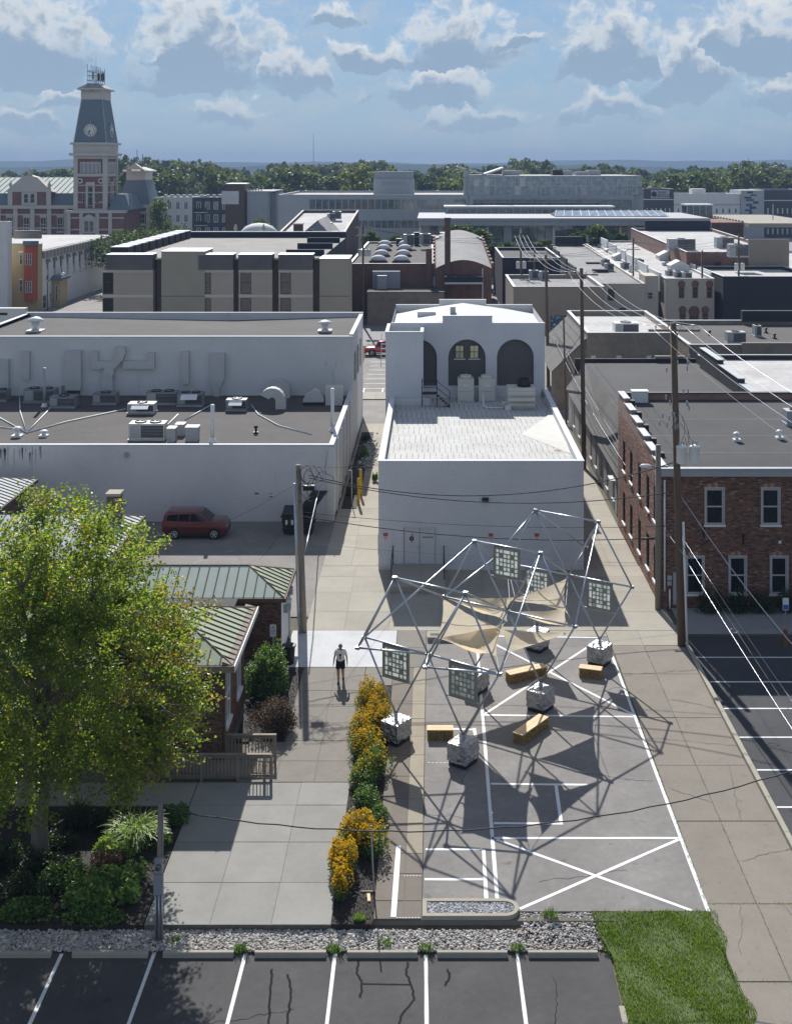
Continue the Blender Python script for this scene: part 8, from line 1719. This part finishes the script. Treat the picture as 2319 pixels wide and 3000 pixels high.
 # right pavilion with slate pavilion roof
 px0,px1,py0,py1=XA(348,330),XA(438,330),330.0,342.0;MB().box(px0,px1,py0,py1,0,12.4).build('pavilion_wall',Bk,root);MB().box(px0-.6,px1+.6,py0-.6,py1+.6,12.4,13.2).build('cornice',S,root);frustum(px0-.2,px1+.2,py0-.2,py1+.2,13.2,1.7,ZA(527,332)).build('pavilion_roof',Sl,root);zt=ZA(527,332);MB().box(px0+1.6,px1-1.6,py0+1.6,py1-1.6,zt,zt+2.2).build('frieze',S,root);MB().box(px0+.9,px1-.5,py0+.7,py1-.7,zt+2.2,zt+2.6).build('cornice',S,root);frustum(px0+1,px1-.6,py0+.8,py1-.8,zt+2.6,2.6,zt+3.6).build('cap_roof','copper_green_pale',root)
 gcx=(px0+px1)/2;MB().add([(gcx-2.4,py0+.6,zt+2.9),(gcx+2.4,py0+.6,zt+2.9),(gcx,py0+.6,zt+4.6),(gcx-2.4,py0+2.5,zt+2.9),(gcx+2.4,py0+2.5,zt+2.9),(gcx,py0+2.5,zt+4.6)],[(0,1,2),(0,2,5,3),(1,4,5,2)]).build('pediment',S,root)
 for k in range(4):MB().tube((px0+2.5+1.5*k,py0+4,zt+4.3),(px0+2.5+1.5*k,py0+4,zt+6+2.4*(k==1)+1.2*(k==2)),.08,5).build('crest_post','metal_black',root)
 for x in(px0,px0+4,px1-.9):MB().box(x,x+.9,py0-.3,py0-.003,0,12.4).build('pilaster',S,root)
 for z in(5.2,7.4,11.0):MB().box(px0,px1,py0-.15,py0-.004,z,z+.4).build('stone_band',S,root)
 for k in range(2):
  for z in(1.5,8.0):window(root,(px0+1.6+4*k,py0,z),(1,0,0),(0,1.5,0,2.8),S,'glass_dark',.15,-.05,.2,True,1,sill_mat=S,lintel=.4)
 # lower block joining tower and pavilion, with gabled windows
 lx0,lx1=tx1+.02,px0+6;MB().box(tx0-1,lx1,Y-2,Y-.01,0,11.6).build('entry_wall',Bk,root);MB().box(tx0-1.3,lx1+.3,Y-2.5,Y+.4,11.6,12.3).build('cornice',S,root);MB().box(lx0,lx1,Y+.0,py0-.7,0,12.2).build('link_wall',Bk,root);frustum(lx0,lx1+1,Y+.5,py0-.7,12.3,1.8,16.4).build('link_mansard',Sl,root)
 for x in(tx0-1,tx0+2.2,tx1-2.3,tx1+1.0):MB().box(x,x+.9,Y-2.35,Y-2.003,0,11.6).build('pilaster',S,root)
 for z in(5.2,7.2,10.2):MB().box(tx0-1,lx1,Y-2.2,Y-2.004,z,z+.35).build('stone_band',S,root)
 c=(tx0+tx1)/2+.4;MB().box(c-1.7,c+1.7,Y-2.5,Y-2.005,6.4,10.0).build('window_surround',S,root);MB().add([(c-2.2,Y-2.7,10.0),(c+2.2,Y-2.7,10.0),(c,Y-2.7,11.4),(c-2.2,Y-2.0,10.0),(c+2.2,Y-2.0,10.0),(c,Y-2.0,11.4)],[(0,1,2),(0,2,5,3),(1,4,5,2),(0,3,4,1)]).build('pediment',S,root)
 for s in(-1.2,.1):window(root,(c+s,Y-2.5,6.8),(1,0,0),(0,1.1,0,2.8),S,'glass_blue',.08,-.03)
mat('clock_white',(.62,.62,.58),var=.05,bump=0);courthouse()

# ---------------------------------------------------------------- far public buildings
def grid_wins(x0,x1,z0,z1,n,gap):w=(x1-x0)/n;return[(x0+k*w+gap/2,x0+(k+1)*w-gap/2,z0,z1) for k in range(n)]
def apartments():
 Y=330;X=lambda p:XA(p,Y)
 for(a,b,wl,lab,n,zt) in[(455,563,'plaster_white','white end of the four-storey apartment row',4,15.2),(563,702,'apt_dark','dark blue-grey apartment block with white windows and balconies',5,15.2)]:
  wins=[]
  for f in range(4):wins+=grid_wins(X(a)+.6,X(b)-.6,1.4+3.5*f,3.5+3.5*f,n,1.1)
  r=flat_building('apartment_building',lab,'building',X(a),X(b),Y,Y+24,zt-.4,zt,wl,'roof_light','coping_white',wins=wins,win_kw=dict(frame_mat='win_white',glass='glass_blue',fw=.14,recess=.08,muntin=1,sash=False))
  if wl=='apt_dark':
   for f in range(3):x=X(563)+.8;MB().box(x,x+3.4,Y-1.3,Y-.003,4.0+3.5*f,4.2+3.5*f).build('balcony','coping_white',r);MB().box(x,x+3.4,Y-1.3,Y-1.22,4.2+3.5*f,5.2+3.5*f).build('balustrade','metal_black',r)
  for k in range(6):MB().box(X(a)+1+1.5*k,X(a)+1.8+1.5*k,Y+6+k,Y+7+k,zt-.4,zt+.6).build('roof_unit','metal_grey',r)
 r=thing('stair_tower','brown stair tower rising above the apartment row','building',(X(690),Y+3,0));MB().box(X(661),X(716),Y-.4,Y+9,0,ZA(540,Y)).build('wall','rib_brown',r);MB().box(X(661)-.15,X(716)+.15,Y-.55,Y+9.2,ZA(540,Y),ZA(540,Y)+.3).build('coping','metal_grey',r);MB().box(X(650),X(700),Y-.6,Y-.41,ZA(576,Y)-2,ZA(559,Y)).build('screen','plaster_white',r)
 r=thing('metal_clad_block','grey metal-clad block beside the brown stair tower','building',(X(760),Y+10,0));MB().box(X(722),X(782),Y+1,Y+22,0,ZA(562,Y)).build('wall','metal_grey',r);MB().box(X(782)+.02,X(798),Y+8,Y+24,0,ZA(566,Y)).build('side_wall','metal_gable',r);MB().box(X(722),X(798),Y+.9,Y+24,ZA(562,Y)+.01,ZA(562,Y)+.25).build('roof','roof_light',r)
 for k in range(6):MB().box(X(722)+.75*k,X(722)+.75*k+.35,Y+.7,Y+.99,ZA(562,Y),ZA(553,Y)).build('parapet_rail','coping_white',r)
mat('apt_dark',(.055,.062,.075),var=.1);apartments()
def civic():
 Y=300;X=lambda p:XA(p,Y);Z=lambda p:ZA(p,Y);zt=Z(570)
 wins=grid_wins(X(905),X(1366),Z(613),Z(583),24,.12)+grid_wins(X(905),X(1366),Z(668),Z(645),24,.12)
 r=flat_building('civic_building','long pale office building with two ribbons of glass','building',X(816),X(1372),Y,Y+45,zt-.5,zt,'panel_pale','roof_light','coping_white',wins=wins,win_kw=dict(frame_mat='metal_grey',glass='glass_green',fw=.06,recess=.1,sash=False))
 for k in range(13):MB().box(X(830)+3.6*k,X(830)+3.6*k+.06,Y-.03,Y-.002,0,zt-.1).build('panel_joint','metal_grey',r)
 MB().box(X(1089),X(1210),Y+8,Y+18,zt-.4,ZA(524,Y+8)).build('penthouse','panel_pale',r);MB().box(X(1092),X(1207),Y+8.5,Y+17.5,ZA(524,Y+8),ZA(502,Y+8)).build('louvre_screen','metal_gable',r);MB().box(X(1112),X(1185),Y+7.93,Y+7.99,ZA(541,Y+8),ZA(530,Y+8)).build('vent_grille','metal_gable',r)
 # glass box
 a,b,z0,z1=X(1373),X(1881),Z(571),Z(517);root=thing('glass_hall','large mirrored glass hall above the pale civic building','building',((a+b)/2,Y+10,0));ops=grid_wins(a,b,z0,z1,34,.0)
 MB().box(a+.1,b-.1,Y+.5,Y+40,0,z1-.05).build('core','panel_pale',root);MB().box(a,b,Y+.2,Y+40.3,z1-.04,z1+.25).build('roof','roof_light',root)
 rr=random.Random(9)
 for k,o in enumerate(ops):
  for j in range(2):
   za,zb=(z0,(z0+z1)/2-.05) if j==0 else((z0+z1)/2+.05,z1-.1);t1,t2=rr.uniform(-.06,.06),rr.uniform(-.06,.06)
   MB().add([(o[0]+.06,Y+t1,za),(o[1]-.06,Y-t1,za),(o[1]-.06,Y-t1+t2,zb),(o[0]+.06,Y+t1+t2,zb)],[(0,1,2,3)]).build('pane','glass_mirror',root)
  MB().box(o[0]-.05,o[0]+.05,Y-.12,Y+.12,z0,z1).build('mullion','metal_galv',root)
 MB().box(a,b,Y-.14,Y+.1,(z0+z1)/2-.05,(z0+z1)/2+.05).build('transom','metal_galv',root)
 lw=grid_wins(X(1385),X(1850),Z(612),Z(584),30,.10);m_=MB();facade(m_,(a,Y-.2,0),(1,0,0),b-a-2.2,z0,[(o[0]-a,o[1]-a,o[2],o[3]) for o in lw if o[1]<b-2.4],.12);m_.build('lower_wall','panel_pale',root)
 for o in lw:
  if o[1]<b-2.4:MB().box(o[0]+.02,o[1]-.02,Y-.12,Y-.06,o[2],o[3]).build('pane','glass_green',root)
 va,vb,vc,vz=X(1340),X(1420),X(1476),Z(520);
 MB().add([(va,Y+1,Z(484)),(vb,Y+1,Z(508)),(vb,Y+16,Z(508)),(va,Y+16,Z(484)),(va,Y+1,Z(489)),(vb,Y+1,Z(513)),(vb,Y+16,Z(513)),(va,Y+16,Z(489))],[(0,1,2,3),(4,7,6,5),(0,4,5,1),(3,2,6,7),(0,3,7,4)]).build('butterfly_roof','coping_white',root);MB().add([(vb+.02,Y+1,Z(508)),(vc,Y+1,Z(489)),(vc,Y+16,Z(489)),(vb+.02,Y+16,Z(508)),(vb+.02,Y+1,Z(513)),(vc,Y+1,Z(494)),(vc,Y+16,Z(494)),(vb+.02,Y+16,Z(513))],[(0,1,2,3),(4,7,6,5),(0,4,5,1),(1,5,6,2)]).build('butterfly_roof','coping_white',root);MB().box(X(1360),X(1470),Y+2,Y+15,z1,Z(513)).build('clerestory','panel_pale',root);MB().box(X(1358),X(1373),Y+1,Y+4,zt,Z(495)).build('fin_wall','panel_pale',root)
 for k,(p,q,t) in enumerate([(1480,1530,500),(1630,1660,497),(1662,1690,500),(1700,1735,503),(1738,1775,498)]):MB().box(X(p),X(q),Y+10,Y+16,z1+.2,Z(t)).build('roof_plant','metal_grey' if k!=1 else 'metal_black',root)
 # front pavilion
 Y2=260;X2=lambda p:XA(p,Y2);Z2=lambda p:ZA(p,Y2);root=thing('glass_pavilion','low glazed pavilion with broad pale roof and long ridge skylight','building',(X2(1650),Y2+10,0));MB().box(X2(1222),X2(2076),Y2-1.2,Y2+30,Z2(646),Z2(638)).build('roof','panel_light',root);MB().box(X2(1226),X2(2070),Y2-.9,Y2+29,Z2(660),Z2(646)-.01).build('fascia','metal_grey',root)
 n=34;w=(X2(2060)-X2(1232))/n;zb,zt2=0.0,Z2(660)
 for k in range(n):
  x=X2(1232)+k*w;MB().box(x+.05,x+w-.05,Y2+1.0,Y2+1.1,zb,zt2).build('pane','glass_green' if k%5 else 'panel_pale',root)
  if k%4==0:MB().cyl((x,Y2+.2),.28,0,zt2,10).build('column','coping_white',root,True)
 for z in(3.6,7.2):MB().box(X2(1232),X2(2060),Y2+.9,Y2+.99,z,z+.15).build('transom','metal_galv',root)
 MB().add([(X2(1634),Y2+6,Z2(636)),(X2(1974),Y2+6,Z2(636)),(X2(1965),Y2+12,Z2(622)),(X2(1645),Y2+12,Z2(622)),(X2(1634),Y2+18,Z2(636)),(X2(1974),Y2+18,Z2(636))],[(0,1,2,3),(3,2,5,4),(0,3,4),(1,5,2)]).build('ridge_skylight','glass_sky',root)
 for k in range(14):x=X2(1634)+(X2(1974)-X2(1634))*k/13;xt=X2(1645)+(X2(1965)-X2(1645))*k/13;MB().tube((x,Y2+5.95,Z2(636)),(xt,Y2+12,Z2(622)+.05),.10,5).build('glazing_bar','coping_white',root)
 Y3=285;X3=lambda p:XA(p,Y3);MB().box(X3(1308),X3(1792),Y3,Y3+8,0,ZA(607,Y3)).build('clerestory_wall','panel_pale',root);MB().box(X3(1300),X3(1800),Y3-.6,Y3+8,ZA(607,Y3),ZA(603,Y3)).build('clerestory_roof','coping_white',root)
 for k in range(22):x=X3(1312)+k*1.72;MB().box(x,x+1.4,Y3-.05,Y3-.003,ZA(626,Y3),ZA(612,Y3)).build('clerestory_pane','glass_blue',root)
mat('panel_light',(.34,.35,.37),var=.06);painted('panel_pale',(.36,.385,.395),(.25,.26,.28),.2,False);glass('glass_sky',(.30,.34,.36),.1,1.0);civic()
def hotel():
 Y=400;X=lambda p:XA(p,Y);Z=lambda p:ZA(p,Y);zt=Z(555)
 for(a,b,wl,lab,n,t) in[(1884,1972,'apt_dark','dark end block of the distant hotel carrying its name sign',6,Z(553)),(1973,2168,'plaster_white','white middle block of the distant hotel',10,Z(568)),(2237,2360,'apt_dark','dark far block of the distant hotel',8,Z(556))]:
  wins=[]
  for f in range(3):wins+=grid_wins(X(a)+.5,X(b)-.5,1.2+3.4*f,3.0+3.4*f,n,1.2)
  r=flat_building('hotel_building',lab,'building',X(a),X(b),Y,Y+20,t-.4,t,wl,'roof_light','coping_white',wins=wins,win_kw=dict(frame_mat='win_white',glass='glass_blue',fw=.15,recess=.05,sash=False))
  MB().box(X(a)-.02,X(b)+.02,Y-.25,Y-.003,t-3.6,t-3.3).build('stone_band','coping_white' if wl=='apt_dark' else 'metal_grey',r)
  if a==1884:
   s=MB().box(X(1905),X(1960),Y-.4,Y-.254,Z(580),Z(556)).build('sign_panel','metal_grey',r)
   def txt(body,x,z,size):
    c=bpy.data.curves.new('sign_text','FONT');c.body=body;c.size=size;c.extrude=.03;c.align_x='CENTER';o=bpy.data.objects.new('tmp_text',c);COL.objects.link(o);o.rotation_euler=(R(90),0,0);o.location=(x,Y-.46,z);bpy.context.view_layer.update()
    me=bpy.data.meshes.new_from_object(o.evaluated_get(bpy.context.evaluated_depsgraph_get()));me.transform(o.matrix_world);V=[tuple(v.co) for v in me.vertices];Fc=[tuple(p.vertices) for p in me.polygons];bpy.data.objects.remove(o);mesh_obj('lettering',V,Fc,'print_black',s)
   txt('hotel',X(1938),Z(566),1.3);txt('INDIGO',X(1938),Z(577),1.45);MB().tube((X(1914),Y-.44,Z(568)),(X(1914),Y-.41,Z(568)),.9,14).build('emblem','print_black',s)
 r=thing('mural_tower','pale tower with dark painted figures on the distant hotel','building',(X(2200),Y,0));MB().box(X(2169),X(2236),Y-.6,Y+15,0,Z(557)).build('wall','panel_pale',r);rr=random.Random(3)
 for k in range(9):x,z=X(2202)+rr.uniform(-1.6,1.6),Z(566)-k*.85;MB().obox((x,Y-.62),rr.uniform(.5,1.3),.02,z,z+rr.uniform(.5,1.0),0).build('mural_patch','mural_c' if k%2 else 'apt_dark',r)
 MB().box(X(2034),X(2074),Y+4,Y+9,Z(568)-.4,Z(553)).build('roof_box','plaster_white',r)
 g_=thing('parking_garage','brick-railed parking deck with glass stair lobby beside the pavilion','garage',(XA(2200,280),280,0));Xg=lambda p:XA(p,278);MB().box(Xg(2078),Xg(2170),276,320,0,ZA(650,278)).build('deck_wall','bricks_far_red',g_);MB().box(Xg(2172),Xg(2400),272,320,ZA(662,278),ZA(650,278)).build('deck','concrete_grey',g_)
 for k in range(14):MB().box(Xg(2170)+.0,Xg(2170)+.3,277+3*k,278+3*k,0,ZA(646,278)).build('brick_fin','bricks_far_brown',g_)
 for k in range(16):x=Xg(2078)+.3+.43*k;MB().box(x,x+.2,275.8,275.99,0,ZA(655,278)).build('brick_fin','bricks_far_brown',g_)
 MB().box(Xg(2070),Xg(2150),300,306,ZA(650,300),ZA(602,300)).build('glass_lobby','glass_green',g_);MB().box(Xg(2066),Xg(2154),299.5,306.5,ZA(602,300),ZA(598,300)).build('lobby_roof','coping_white',g_)
 for k in range(5):x=Xg(2070)+(Xg(2150)-Xg(2070))*k/4;MB().box(x-.1,x+.1,299.85,299.99,ZA(650,300),ZA(602,300)).build('mullion','metal_galv',g_)
 MB().tube((XA(2263,290),290,ZA(650,290)),(XA(2263,290),290,ZA(597,290)),.12,6).build('lamp_post','metal_galv',g_)
hotel()

# ---------------------------------------------------------------- town trees, far wood, hills, mast
def town_tree(px_,ytop,ybot,d,w,label,seed,n=1500,m='leaf_town',lf=.55):
 x,zt,zb=XA(px_,d),ZA(ytop,d),max(ZA(ybot,d),1.5);root=thing('street_tree',label,'tree',(x,d,0),'trees between the town buildings');r=np.random.default_rng(seed)
 MB().path([(x,d,-.1),(x+.1,d,zb),(x,d,zb+(zt-zb)*.6)],[.28,.2,.08],7).build('trunk','bark',root,True);rx=w*d/F/2;C=[]
 for k in range(16):
  a,u=r.random()*6.283,r.random();c=np.array([x+rx*.62*math.cos(a)*math.sqrt(u),d+rx*.62*math.sin(a)*math.sqrt(u),zb+(zt-zb)*(.2+.62*r.random())]);q=r.normal(size=(n//16,3));q/=np.linalg.norm(q,axis=1)[:,None];C.append(c+q*(.55+.45*r.random((n//16,1)))*np.array([rx*.42,rx*.42,(zt-zb)*.2]))
 leafmesh('crown',np.concatenate(C),lf,m,root,seed=seed,kind='stuff',aspect=.8)
for i,(px_,a,b,d,w,lab) in enumerate([(470,570,700,305,90,'tall dark tree beside the courthouse pavilion'),(335,672,800,228,190,'dark street tree left of the panel office roof'),(420,662,790,238,200,'broad street tree behind the black roof boxes'),(505,655,760,262,150,'street tree below the apartment row'),(545,690,750,270,60,'small street tree beside the low dome'),(765,642,690,285,70,'small tree before the metal-clad block'),
 (1085,673,730,262,75,'tree behind the black domed roof'),(1160,688,720,255,50,'low tree below the civic ribbon windows'),(1350,655,720,246,95,'tree in front of the pavilion columns by the tall chimney'),(1405,662,790,240,90,'tall tree right of the curved grey roof'),(1448,700,800,232,70,'dark tree beside the navy wall'),(1500,705,760,236,70,'tree behind the lamp pole'),(1590,695,760,236,80,'tree behind the navy building'),(1750,655,730,250,80,'bushy tree before the pavilion glazing'),(1690,680,720,254,60,'small tree next to the bushy pavilion tree'),(1815,680,720,254,50,'round tree behind the white roofs'),(2040,606,650,340,60,'dark tree in front of the white hotel block'),(2050,655,690,262,60,'low tree below the parking deck corner'),(1340,700,780,234,60,'low tree behind the curved roof')]):
 town_tree(px_,a,b,d,w,lab,300+i)
dm=thing('low_dome','pale half-round roof with little finials behind the panel office','building',(XA(748,262),262,0));MB().lathe((XA(755,262),264,ZA(690,262)),[(4.2,0),(3.9,1.0),(3.0,1.9),(1.6,2.5),(.02,2.7)],18).build('dome','plaster_white',dm,True);MB().box(XA(690,262),XA(815,262),260,268,0,ZA(690,262)).build('wall','plaster_white',dm)
for k,px_ in enumerate((690,772)):MB().lathe((XA(px_,260),260,ZA(690,262)),[(.5,0),(.5,.8),(.2,1.2),(.45,1.7),(.1,2.6)],8).build('finial','stone_pale',dm,True)
def forest():
 r=np.random.default_rng(42);C=[];S=[];TN=[]
 def top(px_): # height of the wood's outline across the view
  return 473+9*math.sin(px_*.011)+6*math.sin(px_*.027+1)-(10 if 350<px_<620 else 0)+(14 if px_<220 else 0)+(8 if 1900<px_<2100 else 0)
 for k in range(620):
  px_=r.uniform(-500,2800);d=r.uniform(470,980);zt=ZA(top(px_)+r.uniform(0,26)+(0 if d>650 else 16),d);zt=min(max(zt,11),34);x=XA(px_,d);w=r.uniform(4.5,12);nb=int(r.integers(8,14));tn=int(r.choice([0,0,0,1,1,2]))
  for j in range(nb):
   a=r.random()*6.283;rr_=math.sqrt(r.random())*w*.62;hz=r.random()**.8;c=np.array([x+rr_*math.cos(a),d+rr_*math.sin(a),zt*(.22+.62*hz)]);n=38;q=r.normal(size=(n,3));q/=np.linalg.norm(q,axis=1)[:,None];q[:,2]=np.where(r.random(n)<.7,np.abs(q[:,2]),q[:,2]);C.append(c+q*np.array([w*.40,w*.40,zt*.17])*(.6+.4*r.random((n,1))));S.append(np.full(n,1.7*(.6+d/900)));TN.append(np.full(n,tn))
 tone=np.concatenate(TN);C,S=np.concatenate(C),np.concatenate(S)
 for t,(mt_,lab) in enumerate([('leaf_far','broad band of mid-green woodland stretching along the skyline'),('leaf_far_dark','darker trees scattered through the far woodland'),('leaf_far_gold','yellow-green trees scattered through the far woodland')]):
  leafmesh('far_wood',C[tone==t],S[tone==t],mt_,None,seed=43+t,kind='stuff',aspect=.85,label=lab,cat='woodland',normal_up=.4)
 # understorey so that no ground shows through the wood
 m_=MB();xs=np.linspace(-900,900,90);
 for j,d in enumerate((760,1000)):
  o=len(m_.v)
  for x in xs:m_.v+=[(x,d+30*math.sin(x*.01),-1),(x,d+30*math.sin(x*.01),12+3*math.sin(x*.05+j)+2*math.sin(x*.13))]
  m_.f+=[(o+2*i,o+2*i+2,o+2*i+3,o+2*i+1) for i in range(len(xs)-1)]
 m_.build('wood_understorey','leaf_far',None,label='dark understorey inside the far woodland',cat='woodland',kind='stuff')
forest()
mat('hill_green',(.04,.065,.035),rough=1.0,var=.3,scale=.004,fine=.03,bump=0,spec=0.)
def hills(d,amp,base,seed,name='hills'):
 xs=np.linspace(-d*.9,d*.9,160);m_=MB()
 for x in xs:
  t=x/d*14;z=base+amp*(.5*math.sin(t*.9+seed)+.3*math.sin(t*2.3+seed*2)+.12*math.sin(t*7+seed)+.05*math.sin(t*31)+.03*math.sin(t*77));m_.v+=[(x,d-90,-1),(x,d,max(z,2)),(x,d+600,-1)]
 for i in range(len(xs)-1):a=3*i;m_.f+=[(a,a+3,a+4,a+1),(a+1,a+4,a+5,a+2)]
 m_.build(name,'hill_green',kind='structure',smooth=True)
hills(3000,7,24,2.0);hills(5200,13,42,5.1)
x=XA(918,2400);ms=thing('radio_mast','hair-thin radio mast standing above the woodland','mast',(x,2400,0));MB().tube((x,2400,0),(x,2400,ZA(390,2400)),.9,5,.5).build('mast','metal_grey',ms)
# the air: pale even haze round everything
hz=MB().box(-2600,2600,-120,6200,-2.0,82).build('haze','soil',None,kind='stuff',label='pale summer haze filling the air',cat='haze',origin=(0,0,0))
hm=bpy.data.materials.new('haze_air');hm.use_nodes=True;nt=hm.node_tree;nt.nodes.clear();ou=nt.nodes.new('ShaderNodeOutputMaterial');pv=nt.nodes.new('ShaderNodeVolumePrincipled');pv.inputs['Color'].default_value=(.34,.47,.70,1);pv.inputs['Density'].default_value=HAZE_DENSITY;pv.inputs['Anisotropy'].default_value=0.0;nt.links.new(pv.outputs[0],ou.inputs['Volume']);hz.data.materials.clear();hz.data.materials.append(hm)
